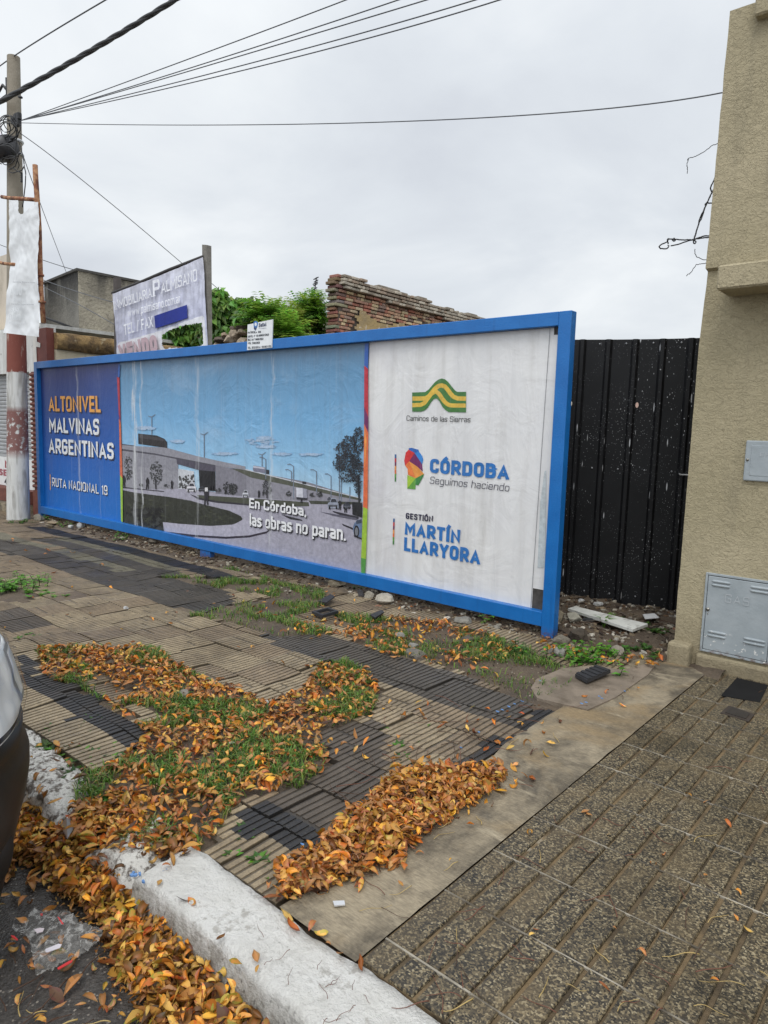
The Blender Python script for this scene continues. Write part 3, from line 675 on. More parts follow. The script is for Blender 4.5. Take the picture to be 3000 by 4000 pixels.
for ci, (cx, cy, w, h) in enumerate(CLOUDS):
    rg = random.Random(60 + ci)
    for _ in range(46):
        a = rg.uniform(0, 6.28); q_ = math.sqrt(rg.random()); x = cx + w * q_ * math.cos(a); y = cy + h * q_ * math.sin(a); r = rg.uniform(5, 16) * (1.2 - q_ * .6); k = (1 - q_) * .5
        if y > 330: continue
        A([(x + r * math.cos(b_) * 1.7, y + r * .4 * math.sin(b_)) for b_ in np.linspace(0, 5.5, 8)], tuple(int(u + (v - u) * k) for u, v in zip((146, 178, 210), (200, 198, 206))))
DK = [(44, 45, 48), (58, 60, 60), (34, 34, 38), (76, 78, 76)]
for cx, cy, rx, ry, n_, sd in [(68,365,26,65,40,1),(75,425,22,35,25,2),(250,410,42,75,90,3),(968,505,30,48,60,4),(715,510,40,40,60,5),(750,515,28,34,45,6),(1110,545,18,20,20,7),(1260,552,14,12,14,8),(1310,548,20,18,20,9),(650,520,20,12,14,10),(318,492,16,12,10,11),(150,488,10,10,8,12)]: blob(cx, cy, rx, ry, n_, 5, 11, DK, sd)
A([(242,450),(250,450),(252,515),(244,515)], (40, 38, 42)); A([(962,520),(970,520),(972,575),(965,575)], (40, 38, 42))
def man(x, y, h, c=(30, 28, 34)):
    A([(x-h*.06,y-h*.98),(x+h*.06,y-h*.98),(x+h*.07,y-h*.85),(x+h*.15,y-h*.8),(x+h*.14,y-h*.45),(x+h*.1,y-h*.45),(x+h*.12,y),(x+h*.04,y),(x,y-h*.4),(x-h*.06,y),(x-h*.14,y),(x-h*.1,y-h*.45),(x-h*.15,y-h*.8),(x-h*.07,y-h*.85)], c)
for x, y, h in [(193,515,76),(40,505,80),(352,514,56),(916,572,50),(943,560,32),(1192,605,48),(1441,650,62),(1478,668,70),(600,528,34),(615,528,34)]: man(x, y, h)
man(575, 618, 112, (44, 42, 50)); A([(566,505),(585,505),(586,530),(566,530)], (214, 212, 214))
def car2(x, y, w, h, c):
    A([(x,y),(x+w*.02,y-h*.55),(x+w*.2,y-h*.62),(x+w*.32,y-h),(x+w*.75,y-h),(x+w*.95,y-h*.55),(x+w,y-h*.5),(x+w,y)], c); A([(x+w*.25,y-h*.6),(x+w*.36,y-h*.92),(x+w*.72,y-h*.92),(x+w*.86,y-h*.6)], (50, 52, 60)); A([(x+w*.08,y-h*.35),(x+w*.9,y-h*.35),(x+w*.9,y-h*.15),(x+w*.08,y-h*.15)], (90, 92, 100))
    A([(x+w*.1,y+h*.1),(x+w*.1,y-h*.2),(x+w*.25,y-h*.2),(x+w*.25,y+h*.1)], (22, 22, 26)); A([(x+w*.75,y+h*.1),(x+w*.75,y-h*.2),(x+w*.9,y-h*.2),(x+w*.9,y+h*.1)], (22, 22, 26))
car2(448, 530, 60, 56, (214, 212, 218)); car2(810, 565, 38, 44, (206, 208, 216)); car2(1362, 640, 70, 66, (150, 156, 172)); car2(1462, 640, 46, 42, (60, 62, 74)); car2(525, 528, 40, 34, (36, 34, 40)); car2(1360, 585, 22, 18, (70, 74, 84))
A([(1158,505),(1200,508),(1226,516),(1230,578),(1160,570)], (212, 212, 222)); A([(1200,508),(1226,516),(1230,578),(1202,575)], (150, 150, 164)); A([(1160,566),(1230,574),(1228,584),(1160,580)], (40, 40, 48))
A([(1526,760),(1535,735),(1560,715),(1582,708),(1583,830),(1545,815),(1530,800)], (104, 124, 156)); A([(1545,722),(1582,708),(1582,735),(1548,742)], (60, 70, 88))
A([(1549 + 18*math.cos(a), 790 + 40*math.sin(a)) for a in np.linspace(0, 6, 14)], (26, 26, 32)); A([(1549 + 11*math.cos(a), 790 + 27*math.sin(a)) for a in np.linspace(0, 6, 14)], (120, 122, 130)); A([(1530,812),(1583,834),(1583,842),(1535,824)], (28, 28, 36))
A([(1520,600),(1585,605),(1585,700),(1522,680)], (32, 32, 36))
A([(1556,420),(1566,420),(1572,600),(1560,600)], (36, 34, 38)); A([(1560,470),(1532,410),(1536,408),(1564,455)], (36, 34, 38))
for cx, cy, rx, ry, n_, sd in [(1560,200,38,90,150,31),(1500,235,48,70,120,32),(1460,270,45,60,90,33),(1500,345,75,62,170,34),(1440,350,45,50,70,35),(1545,380,48,90,170,36),(1560,480,26,70,70,37),(1490,430,55,40,70,38)]: blob(cx, cy, rx, ry, n_, 5, 13, [(30, 32, 38), (42, 45, 52), (22, 23, 28), (58, 64, 74)], sd)
pic.build('printed_picture', MATS['print'], ps2)
# --- coloured edge stripes beside the panels
stp = [MB(), MB()]; LAY[0] = 0; LAY0 = .006
for pts, c_ in [([(464,1424),(470,1424),(469,1470),(462,1476)], (40, 92, 170)), ([(458,1472),(468,1476),(472,1638),(466,1632)], (168, 48, 66)), ([(464,1612),(473,1640),(473,1650),(467,1638)], (110, 35, 96)), ([(466,1634),(473,1650),(480,1868),(470,1860),(468,1730)], (206, 104, 66)), ([(470,1856),(480,1868),(481,2040),(474,2036)], (152, 190, 70)),
                 ([(1426.5,1342),(1441.5,1340),(1439,1441),(1424.6,1428)], (44, 92, 172)), ([(1424.6,1428),(1439,1441),(1440,1640),(1424,1600)], (186, 44, 60)), ([(1424,1590),(1440,1630),(1440,1690),(1424,1660)], (112, 36, 92)), ([(1424,1655),(1440,1690),(1437,1990),(1420,1985)], (222, 108, 62)), ([(1425,1670),(1434,1720),(1426,1840)], (236, 150, 70)), ([(1420,1980),(1437,1988),(1431,2185),(1412,2180)], (156, 192, 60)), ([(1412,2178),(1431,2184),(1427,2243),(1412,2240)], (84, 150, 70))]:
    lay(stp[pts[0][0] > 1000], pts, c_, 0, 0, 1)
for z_ in stp: z_.build('colour_stripe', MATS['print'], ps2)
LAY[0] = 0; LAY0 = -.0030
# --- lettering
def line(txt, bl, br, tl, rgb, par, shadow=None, **kw):
    q = MB(); fn = ypl(bl, br, tl, PY); TOFF = .0075 if par is ps2 else -.0025
    if shadow: text(q, txt, fn, srgb(*shadow), off=TOFF - .0006, dx=.07, dy=-.09, **kw)
    text(q, txt, fn, srgb(*rgb), off=TOFF, **kw); return q.build('lettering', MATS['print'], par)
WH = (226, 228, 230)
line('ALTONIVEL', (190.5,1606), (393,1611), (205,1547), (226, 160, 72), ps1, (24, 30, 60), wt=.185, wd=.74, sp=.10)
line('MALVINAS', (192,1688), (387,1700), (197,1630), WH, ps1, (22, 30, 64), wt=.185, wd=.74, sp=.10)
line('ARGENTINAS', (190.5,1768.5), (444,1795), (206,1712), WH, ps1, (22, 34, 70), wt=.185, wd=.74, sp=.10)
line('RUTA NACIONAL 19', (203,1899), (419.5,1935), (204,1865), WH, ps1, (20, 36, 78), wt=.145, wd=.74, sp=.14)
q = MB(); lay(q, [(193.5,1852),(196.5,1852),(197.5,1914),(194.5,1914)], (214, 160, 110), 0, 0, 1); q.build('orange_bar', MATS['print'], ps1)
line('En Córdoba,', (975.5,1983), (1198,2017), (975.5,1944), (236, 236, 238), ps2, (26, 24, 32), wt=.185, wd=.84, sp=.09)
line('las obras no paran.', (977,2053), (1352,2112), (977,2005), (236, 236, 238), ps2, (26, 24, 32), wt=.185, wd=.84, sp=.09)
line('Caminos de las Sierras', (1587,1643), (1837,1649.5), (1589,1623), (26, 28, 30), ps3, wt=.105, wd=.9, sp=.13)
line('CÓRDOBA', (1678,1846), (1987,1875), (1678,1791), (44, 112, 182), ps3, wt=.235, wd=.8, sp=.10)
line('Seguimos haciendo', (1678,1888.5), (1987,1920), (1680,1861), (38, 40, 66), ps3, wt=.085, wd=.86, sp=.17, slant=.12)
line('GESTIÓN', (1584,2026), (1690.5,2039), (1584,2003), (30, 26, 60), ps3, wt=.19, wd=.72, sp=.12)
line('MARTÍN', (1580,2087.5), (1796,2125.5), (1583,2036), (44, 112, 182), ps3, wt=.235, wd=.78, sp=.10)
line('LLARYORA', (1577,2151), (1874,2207), (1579,2098), (44, 112, 182), ps3, wt=.235, wd=.78, sp=.10)
lg = MB(); o4 = (1450, 1420, .4219); B4 = lambda pts, rgb: lay(lg, pts, rgb, *o4)
up = [(380,268),(500,263),(530,240),(560,205),(590,170),(620,148),(650,138),(680,145),(710,170),(750,220),(775,250),(795,262),(880,262)]
dn = [(374,445),(460,445),(490,435),(520,410),(555,352),(575,330),(595,323),(610,330),(630,350),(660,405),(690,435),(715,449),(872,452)]
ui = np.linspace(0, 1, 60)
def along(P, n=60):
    P = np.array(P, float); d = np.r_[0, np.cumsum(np.hypot(*np.diff(P, axis=0).T))]; d /= d[-1]
    return np.c_[np.interp(np.linspace(0, 1, n), d, P[:, 0]), np.interp(np.linspace(0, 1, n), d, P[:, 1])]
def byx(P, xs): P = np.array(P, float); return np.interp(xs, P[:, 0], P[:, 1])
xs = np.linspace(377, 876, 70); U = byx(up, xs); D = byx(dn, xs)
for i in range(69): LAY[0] -= 1 if i else 0; B4([(xs[i], U[i]), (xs[i+1], U[i+1]), (xs[i+1], D[i+1]), (xs[i], D[i])], (66, 118, 58))
def strk(P, w, rgb):
    P = along(P, 40); L_ = []; Rr = []
    for i in range(len(P)):
        d = P[min(i+1, len(P)-1)] - P[max(i-1, 0)]; d /= np.hypot(*d); n_ = np.array((-d[1], d[0])) * w / 2; L_.append(P[i] + n_); Rr.append(P[i] - n_)
    for i in range(len(P) - 1): LAY[0] -= 1 if i else 0; B4([L_[i], Rr[i], Rr[i+1], L_[i+1]], rgb)
strk([(380,325),(500,323),(532,305),(560,270),(590,232),(620,208),(650,202),(680,212),(705,240),(735,282),(760,308),(800,323),(876,325)], 40, (216, 178, 72))
strk([(378,385),(455,383),(490,366),(520,325),(550,285),(580,262),(605,262),(630,285),(655,325),(685,362),(715,383),(745,388),(873,389)], 38, (216, 178, 72))
lg.build('road_emblem', MATS['print'], ps3)
lg = MB()
for pts, c_ in [([(318,825),(345,797),(400,828),(350,905),(312,945),(303,900)], (206, 50, 52)), ([(345,785),(370,780),(435,797),(440,815),(400,828),(345,797)], (40, 96, 172)), ([(400,828),(440,815),(470,855),(480,890),(470,935)], (52, 130, 204)), ([(400,828),(470,935),(475,1000),(425,955),(350,905)], (112, 36, 92)), ([(350,905),(312,945),(335,975),(338,1030),(410,1062)], (226, 122, 62)), ([(350,905),(425,955),(487,1022),(410,1062)], (230, 152, 70)), ([(332,1033),(410,1062),(332,1158)], (158, 192, 62)), ([(410,1062),(408,1165),(332,1158)], (98, 158, 66)), ([(410,1062),(487,1022),(480,1045),(435,1128),(408,1122)], (60, 128, 66))]: B4(pts, c_)
lg.build('map_emblem', MATS['print'], ps3)
for (xa, ya, xb, yb) in ((1544, 1774.5, 1543.6, 1881), (1538, 2025.5, 1535.6, 2127)):
    q = MB(); cs = [(50, 96, 150), (186, 52, 58), (112, 40, 84), (222, 150, 76), (216, 110, 62), (96, 150, 66), (70, 120, 66)]
    for i, c_ in enumerate(cs):
        a, e = i / 7, (i + 1) / 7; X0 = xa + (xb - xa) * a; X1 = xa + (xb - xa) * e; Y0 = ya + (yb - ya) * a; Y1 = ya + (yb - ya) * e
        lay(q, [(X0 - 3, Y0), (X0 + 3, Y0 + .3), (X1 + 3, Y1 + .3), (X1 - 3, Y1)], c_, 0, 0, 1)
    q.build('colour_bar', MATS['print'], ps3)
q = MB(); lay(q, [(2147,1283),(2149,1283),(2073,2385),(2071,2385)], (128, 128, 132), 0, 0, 1); lay(q, [(2126,1842),(2133,1838),(2128,2218),(2099,2217),(2110,1960)], (192, 200, 203), 0, 0, 1); q.build('paper_seam', MATS['print'], ps3)

# permit plate on the top rail
ps = empty('permit_plate', (-6.5, 4.97, 2.6), 'small white permit plate fixed to the top rail of the billboard', 'sign')
SY = 4.985; cr = [(967,1268), (1064.5,1247.5), (1061,1358), (965,1367.5)]
q = MB(); q.prism([tuple(onY(*p, SY)) for p in cr], (0, .012, 0)); q.build('plate', simple('plate_white', (.76, .78, .80), .4, .12), ps)
def zsrc(x, y): return (700 + x * .3617, 1080 + y * .3617)
def pl(nm, txt, bl, br, tr, tl, rgb, wt, **kw):
    q = MB(); text(q, txt, quadpl(zsrc(*bl), zsrc(*br), zsrc(*tr), zsrc(*tl), SY), srgb(*rgb), wt=wt, off=.002, **kw); q.build('lettering', MATS['print_clean'], ps)
pl('l', 'Señal', (862,548), (942,536), (940,496), (862,504), (44, 58, 92), .2, sp=.12)
pl('l', 'VIA PUBLICA', (862,568), (942,562), (942,552), (862,558), (150, 156, 170), .16, sp=.2)
for txt, y0, y1, x1 in (('MATRICULA: 058', 616, 610, 884), ('EXPTE: N° 710-000637/2023', 662, 638, 970), ('RES: B N° 0068/2023', 697, 684, 910), ('VTO: 17/03/2028', 735, 725, 872), ('TEL: 3512153114 / 3513974753', 783, 765, 995)):
    pl('l', txt, (743, y0), (x1, y1), (x1, y1 - 23), (743, y0 - 23), (48, 54, 66), .2, sp=.14)
q = MB()
def pin(pts, rgb, o_): q.poly([tuple(Vector(onY(*zsrc(*p), SY)) - Vector((0, o_, 0))) for p in pts], srgb(*rgb))
pin([(805,520),(803,505),(808,490),(820,482),(834,480),(847,490),(852,508),(848,530),(838,560),(826,586),(812,575),(808,560)], (52, 112, 180), .0015); pin([(812,545),(830,556),(842,548),(826,586),(806,562)], (46, 60, 96), .002)
pin([(827 + 13*math.cos(a), 517 + 20*math.sin(a)) for a in np.linspace(0, 6, 14)], (220, 226, 232), .0025); q.build('pin_emblem', MATS['print_clean'], ps)

# ------------------------------------------------------------------ right-hand building
t = mk('stucco'); mp = t.map((1, 1, 1.25))
a = t.noise(1.3, 6); dr = t.noise(17, 6, mp, 1.1, .62); fine = t.noise(70, 5, mp, .6)
c = t.mix(t.ramp(a, (.35, 0.), (.65, 1.)), (.335, .288, .182), (.41, .352, .232))
c = t.mix(t.ramp(dr, (.62, 0.), (.74, .35)), c, (.17, .145, .095))
c = t.mix(t.ramp(t.noise(1.0, 6, t.map((7, 7, .7))), (.56, 0.), (.78, .42)), c, (.19, .165, .115))
zz_ = t.xyz()[2]; c = t.mix(t.math('MULTIPLY', t.ramp(t.math('ADD', zz_, t.math('MULTIPLY', t.noise(5, 6), .4)), (.20, 1.), (.62, 0.)), .55), c, (.15, .115, .07))
ridge = t.ramp(t.math('ABSOLUTE', t.math('SUBTRACT', t.noise(13, 4, mp, 2.2, .5), .5)), (.0, 1.), (.045, 0.))
t.set(c, .85, t.math('ADD', t.math('ADD', t.math('MULTIPLY', dr, .8), t.math('MULTIPLY', ridge, .15)), t.math('MULTIPLY', fine, .28)), .013)
ST = MATS['stucco']
hb = empty('stucco_building', (-1.57, 5.2, 0), 'ochre stucco building corner with grey metal meter doors', 'building')
q = MB()
def wallpoly(yf, prof, xr=7.0, yb=12.0):
    L_ = prof; n = len(L_)
    for i in range(n - 1):
        (x0, z0), (x1, z1) = L_[i], L_[i+1]
        q.add([(x0, yf, z0), (xr, yf, z0), (xr, yf, z1), (x1, yf, z1)], [(0, 1, 2, 3)])
        q.add([(x0, yb, z0), (x0, yf, z0), (x1, yf, z1), (x1, yb, z1)], [(0, 1, 2, 3)])
def wob(x, z): return x + .004 * fbm(z * 6, x * 3)
wallpoly(5.2, [(wob(x, z), z) for x, z in zip(np.interp(np.linspace(-.2, 2.79, 30), [-.2, .15, 2.33, 2.79], [-1.583, -1.581, -1.571, -1.551]), np.linspace(-.2, 2.79, 30))])
q.build('wall', ST, hb)
q = MB(); zt = 4.44
wallpoly(5.165, [(wob(x, z), z) for x, z in zip(np.interp(np.linspace(2.80, zt, 24), [2.80, zt], [-1.558, -1.535]), np.linspace(2.80, zt, 24))])
q.add([(-1.558, 5.165, 2.80), (7, 5.165, 2.80), (7, 5.21, 2.78), (-1.55, 5.21, 2.78)], [(0, 3, 2, 1)]); q.add([(-1.535, 5.165, zt), (7, 5.165, zt), (7, 12, zt), (-1.535, 12, zt)], [(0, 1, 2, 3)])
q.build('upper_wall', ST, hb)
q = MB(); q.bevbox((-1.405, 4.90, 2.597), (6, 5.19, 2.752), .012); q.build('ledge', ST, hb)
cp = onY(2949, 72, 5.12); q = MB(); q.bevbox((cp.x, 5.09, cp.z), (6, 5.6, cp.z + .145), .012); q.build('cornice', ST, hb)
q = MB(); q.bevbox((-1.60, 5.105, -.1), (-1.445, 5.22, .155), .022, seg=2); q.bevbox((-1.41, 5.15, -.1), (6, 5.215, .100), .02, seg=2); q.build('plinth', ST, hb)
t = mk('meter_grey'); nz = t.noise(7, 5); x = t.xyz()
c = t.mix(t.ramp(nz, (.3, 0.), (.7, 1.)), (.27, .305, .325), (.34, .375, .395))
fl = t.math('MULTIPLY', t.ramp(t.noise(30, 4, rough=.6), (.63, 0.), (.66, 1.)), t.ramp(x[2], (.18, 1.), (.32, 0.)))
c = t.mix(fl, c, (.72, .70, .66)); c = t.mix(t.math('MULTIPLY', t.ramp(x[2], (.118, 1.), (.160, 0.)), t.ramp(t.noise(26, 5), (.48, 0.), (.6, .9))), c, (.11, .045, .022))
t.set(c, .42, t.noise(30, 4), .002, Metallic=.0)
GM = MATS['meter_grey']; BK = simple('dark_gap', (.012, .012, .013), .7)
def door(nm, x0, x1, z0, z1, yf, lab):
    fr = MB(); w = .016
    for bx in (((x0, yf - .012, z0), (x0 + w, yf + .02, z1)), ((x1 - w, yf - .012, z0), (x1, yf + .02, z1)), ((x0 + w, yf - .011, z1 - w), (x1 - w, yf + .02, z1)), ((x0 + w, yf - .014, z0), (x1 - w, yf + .02, z0 + w))): fr.bevbox(*bx, .002)
    f = fr.build('meter_frame', GM, hb)
    k = MB(); k.box((x0 + w, yf - .002, z0 + w), (x1 - w, yf + .004, z1 - w)); k.build('frame_gap', BK, f)
    d = MB(); d.bevbox((x0 + w + .004, yf - .013, z0 + w + .004), (x1 - w - .003, yf - .004, z1 - w - .005), .002)
    o = d.build(nm, GM, hb); tag(o, lab); return o
gx0, gx1, gz0, gz1, gy = -1.395, -.945, .118, .692, 5.196
gd = door('meter_door', gx0, gx1, gz0, gz1, gy, 'low grey metal gas meter door with louvres and flaking paint')
def slot(x0, x1, z):
    k = MB(); n = 12; V = []
    for i in range(n + 1):
        for j in range(7):
            s = i / n; a = math.pi * j / 6; e = min(1, min(s, 1 - s) / .10); hgt = .011 * math.sqrt(max(0, 1 - (1 - e) ** 2))
            V.append((x0 + (x1 - x0) * s, gy - .0125 - hgt * math.sin(a), z + .010 * math.cos(a) * (.35 + .65 * e)))
    k.add(V, [(i*7+j, i*7+j+1, (i+1)*7+j+1, (i+1)*7+j) for i in range(n) for j in range(6)], sm=True); k.build('louvre', GM, gd)
for x0, z0 in ((-1.352, .638), (-1.352, .611), (-1.352, .272), (-1.352, .245)): slot(x0, x0 + .125, z0)
for x0, z0 in ((-1.105, .638), (-1.105, .611), (-1.118, .272), (-1.118, .245)): slot(x0, x0 + .14, z0)
k = MB(); text(k, 'GAS', lambda s, t_, o: (-1.255 + .155 * s, gy - .0134 - o, .500 + .062 * t_), (1, 1, 1), wt=.13, wd=1.05, sp=.3, off=.002)
k.build('lettering', simple('meter_letters', (.40, .43, .45), .45), gd)
k = MB(); k.tube([(-1.362, gy - .012, .43), (-1.362, gy - .021, .43)], .013, 14); k.tube([(-1.362, gy - .020, .43), (-1.362, gy - .0225, .43)], .006, 10); k.tube([(-1.360, gy - .012, .398), (-1.360, gy - .017, .398)], .005, 8); k.build('lock', simple('lock_metal', (.30, .29, .26), .3, metal=.8), gd)
k = MB(); text(k, 'INFLAMABLE', lambda s, t_, o: (-1.095 + .10 * s, gy - .0134 - o, .168 + .016 * t_), (1, 1, 1), wt=.16, wd=.8, sp=.2, off=.001); k.build('lettering', MATS['meter_letters'], gd) if False else None
ed = MB(); ed.bevbox((-1.209, 5.176, 1.360), (-.90, 5.205, 1.633), .008, seg=2); eo = ed.build('meter_door', GM, hb); tag(eo, 'upper grey metal electric meter door with a recessed panel')
k = MB(); k.bevbox((-1.172, 5.1735, 1.396), (-.93, 5.179, 1.600), .002); k.build('door_panel', GM, eo)
k = MB(); k.tube([(-1.190, 5.178, 1.503), (-1.190, 5.170, 1.503)], .009, 12); k.build('lock', MATS['lock_metal'], eo)
k = MB()
for i, ch in enumerate('EPEC'): text(k, ch, lambda s, t_, o, i=i: (-1.118 + .034 * i + .024 * s, 5.1733 - o, 1.530 + .024 * t_), (1, 1, 1), wt=.16, wd=.9, sp=.1, off=.001)
k.build('lettering', MATS['meter_letters'], eo)

# broken wires sprouting from the top of that building
WIRE = simple('wire_black', (.018, .018, .020), .55); WG = simple('wire_grey', (.10, .105, .115), .6)
def wires(nm, paths, lab, cat, Y=5.24, r=.0032, grp=None, s=.5424, ox=2200, oy=0, mt=None):
    q = MB()
    for pth in paths: 
        P = along(pth, max(12, len(pth) * 4)); P = P + np.random.RandomState(len(pth)).normal(0, 1.2, P.shape)
        q.tube([onY(ox + a * s, oy + c_ * s, Y + .02 * math.sin(i * .6)) for i, (a, c_) in enumerate(P)], r, 5)
    return tag(q.build(nm, mt or WIRE), lab, cat, grp)
wires('loose_wire', [[(1130,1028),(1070,1048),(1030,1085),(985,1110),(945,1128),(900,1140),(893,1155),(905,1140),(893,1170),(892,1200),(897,1225),(893,1250)]], 'thin bent loose wire end high on the stucco building edge', 'wire', r=.0026)
wires('loose_wire', [[(1110,1235),(1080,1310),(1060,1350),(1070,1385),(1040,1450),(1020,1500),(1000,1560),(980,1600),(960,1660),(945,1720)], [(1100,1330),(1065,1400),(1030,1470),(1005,1530),(985,1570),(965,1650),(940,1725),(935,1750),(950,1758),(958,1740),(935,1725)], [(1090,1465),(1035,1460),(1020,1475)], [(1070,1695),(1000,1702),(940,1725),(860,1728),(800,1722),(755,1722),(745,1745),(710,1758),(690,1775),(700,1790),(745,1792),(765,1775),(755,1768)], [(1070,1705),(960,1720),(880,1740),(830,1760),(775,1768)], [(750,1725),(760,1718),(750,1740),(756,1755)], [(785,1728),(800,1715),(810,1730),(795,1738),(785,1725)]], 'tangled black service wires with a looped end on the building edge', 'wire', r=.0048)
wires('loose_wire', [[(1050,1875),(1000,1868),(985,1858),(960,1850),(948,1820),(948,1795)]], 'short curled wire pointing upward above the stucco ledge', 'wire', r=.0026)
wires('loose_wire', [[(1050,1892),(1000,1900),(960,1905),(935,1940),(915,1970),(895,1975),(888,1988)]], 'short curled wire drooping downward beside the stucco ledge', 'wire', r=.0026)

# plates let into the pavement
q = MB(); P = [onZ(*p) for p in ((2816,2721),(2878,2651),(3000,2680),(2968,2748))]; q.prism([(p.x, p.y, .001) for p in P], (0, 0, .007))
tag(q.build('cover_plate', simple('plate_black', (.010, .010, .011), .75, spec=.2)), 'large black square cover plate in the terrazzo pavement', 'cover')
P = [onZ(*p) for p in ((2813,2788),(2847,2759),(2948,2793),(2924,2822))]; cv = MB(); cv.prism([(p.x, p.y, .000) for p in P], (0, 0, .0065)); cv = cv.build('valve_cover', simple('cover_rust', (.045, .033, .026), .65))
tag(cv, 'small rusty brown valve cover in the terrazzo pavement', 'cover'); cc = sum(P, Vector()) / 4
q = MB(); q.prism([tuple(cc + (p - cc) * .72 + Vector((0, 0, .0068))) for p in P], (0, 0, .004)); q.build('lid', simple('cover_lid', (.028, .022, .018), .6), cv)

# ------------------------------------------------------------------ black corrugated fence
t = mk('fence_black'); x = t.xyz()
c = t.mix(t.ramp(t.noise(3, 5), (.35, 0.), (.65, 1.)), (.0045, .0047, .006), (.0085, .009, .0105))
side = t.ramp(x[0], (-3.1, .0), (-1.9, 1.))
sp1 = t.math('MULTIPLY', t.ramp(t.vor(1.0, t.map((44, 44, 18))), (.09, 1.), (.14, 0.)), t.ramp(t.math('ADD', t.noise(2.2, 4), t.math('MULTIPLY', side, .22)), (.60, 0.), (.74, 1.)))
sp2 = t.math('MULTIPLY', t.ramp(t.vor(1.0, t.map((15, 15, 1.9))), (.06, 1.), (.09, 0.)), t.ramp(t.noise(3.5, 4), (.42, 0.), (.56, 1.)))
sp3 = t.math('MULTIPLY', t.ramp(t.vor(1.0, t.map((60, 60, 48))), (.10, 1.), (.16, 0.)), t.ramp(t.noise(2.6, 5), (.42, 0.), (.7, .8)))
c = t.mix(t.math('MAXIMUM', t.math('MAXIMUM', sp1, sp2), sp3), c, (.62, .63, .66))
t.set(c, .55); t.b.inputs['Specular IOR Level'].default_value = .32
fx0, fy0, fx1, fy1, fh = -6.2, 5.35, -1.50, 6.75, 2.535
fx0, fy0 = -4.4, 5.80
fd = Vector((fx1 - fx0, fy1 - fy0, 0)); fl_ = fd.length; fd /= fl_; fn = Vector((-fd.y, fd.x, 0))
fe = empty('corrugated_fence', (fx0, fy0, 0), 'tall black corrugated metal fence speckled with white paint', 'fence')
prof = []; s = 0
while s < fl_:
    for ds, dd in ((0, 0), (.085, 0), (.105, -.028), (.135, -.028), (.155, 0)): prof.append((s + ds, dd))
    s += .235
q = MB(); V = []
for s, dd in prof:
    p = Vector((fx0, fy0, 0)) + fd * s + fn * dd
    V += [(p.x, p.y, -.1), (p.x, p.y, fh + .010 * math.sin(s * 2.1) )]
q.add(V, [(2*i, 2*i+2, 2*i+3, 2*i+1) for i in range(len(prof) - 1)]); fo = q.build('panel', MATS['fence_black'], fe)
md = fo.modifiers.new('sheet', 'SOLIDIFY'); md.thickness = .004; md.offset = -1
SCR = simple('screw', (.34, .35, .37), .4, metal=.5)
for z in (2.49, 1.33, .13):
    for s in np.arange(.05, fl_ - .05, .235):
        p = Vector((fx0, fy0, z)) + fd * (s - .01) - fn * .001
        if p.x > -1.65: continue
        q = MB(); q.tube([p, p - fn * .006], .0085, 7); q.build('screw', SCR, fe)
q = MB(); p = onY(2662, 1853, 6.58); e = onY(2692, 1854, 6.60); q.tube([p + Vector((0, -.05, .01)), p + Vector((.0, -.05, 0)), e + Vector((.12, -.05, 0))], .008, 6); q.build('bolt', simple('white_metal', (.6, .6, .6), .4), fe)
for (px, py, rgb) in ((2231, 1577, (.75, .66, .52)), (2489, 1583, (.70, .48, .40))):
    q = MB(); dn_ = ray(px, py); tt = ((Vector((fx0, fy0, 0)) - CAM).dot(fn)) / dn_.dot(fn); p = CAM + dn_ * tt - fn * .034
    q.prism([p + fd * .014 * math.cos(a) + Vector((0, 0, .026 * math.sin(a))) for a in np.linspace(0, 5.6, 9)], -fn * .003); q.build('sticker', simple('chip%d' % px, rgb, .6), fe)

# ------------------------------------------------------------------ estate agent's banner behind the billboard
bn = empty('estate_agent_banner', (-8.1, 5.62, 0), 'faded lavender estate agent banner with a torn hole on a wooden post', 'banner')
BY = 5.6; zs5 = lambda x, y: (400 + x * .4219, 950 + y * .4219)
q = MB(); nu, nv = 150, 100; TL, TR, BR, BL = (92, 468), (930, 130), (978, 990), (140, 1120)
hole = [(548,850),(600,808),(700,770),(890,732),(915,736),(926,800),(928,880),(935,925),(900,945),(850,962),(760,972),(640,965),(570,978),(548,930)]
whitep = [(135,945),(145,920),(520,812),(880,680),(920,672),(938,690),(950,820),(965,960),(968,1000),(140,1130)]
V = []; PX = []
for i in range(nu + 1):
    for j in range(nv + 1):
        u, v = i / nu, j / nv
        x = (1-u)*((1-v)*TL[0] + v*BL[0]) + u*((1-v)*TR[0] + v*BR[0]); y = (1-u)*((1-v)*TL[1] + v*BL[1]) + u*((1-v)*TR[1] + v*BR[1])
        y += 9 * math.sin(u * 3.14) * (1 - v); PX.append((x, y))
        p = onY(*zs5(x, y), BY); w = .006 * math.sin(u * 38 + v * 3) * (.3 + .7 * v) + .012 * fbm(u * 5, v * 4) + .010 * fbm(u * 14, v * 2.5)
        V.append((p.x, p.y + w * .8, p.z))
F = []; FC = []
for i in range(nu):
    for j in range(nv):
        a = i*(nv+1)+j; x, y = PX[a]; xx = x + 9 * fbm(x * .05, y * .05); yy = y + 9 * fbm(x * .05, y * .05 + 9)
        if inpoly(xx, yy, hole): continue
        F.append((a, a + nv + 1, a + nv + 2, a + 1))
        if inpoly(x, y, whitep): FC.append(srgb(226, 226, 230))
        else:
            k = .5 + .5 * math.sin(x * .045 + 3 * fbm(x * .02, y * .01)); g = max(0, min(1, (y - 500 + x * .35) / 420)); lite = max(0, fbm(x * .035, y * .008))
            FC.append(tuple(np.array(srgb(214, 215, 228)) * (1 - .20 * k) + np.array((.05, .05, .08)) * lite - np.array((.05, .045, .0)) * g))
q.add(V, F, sm=True); q.c = FC
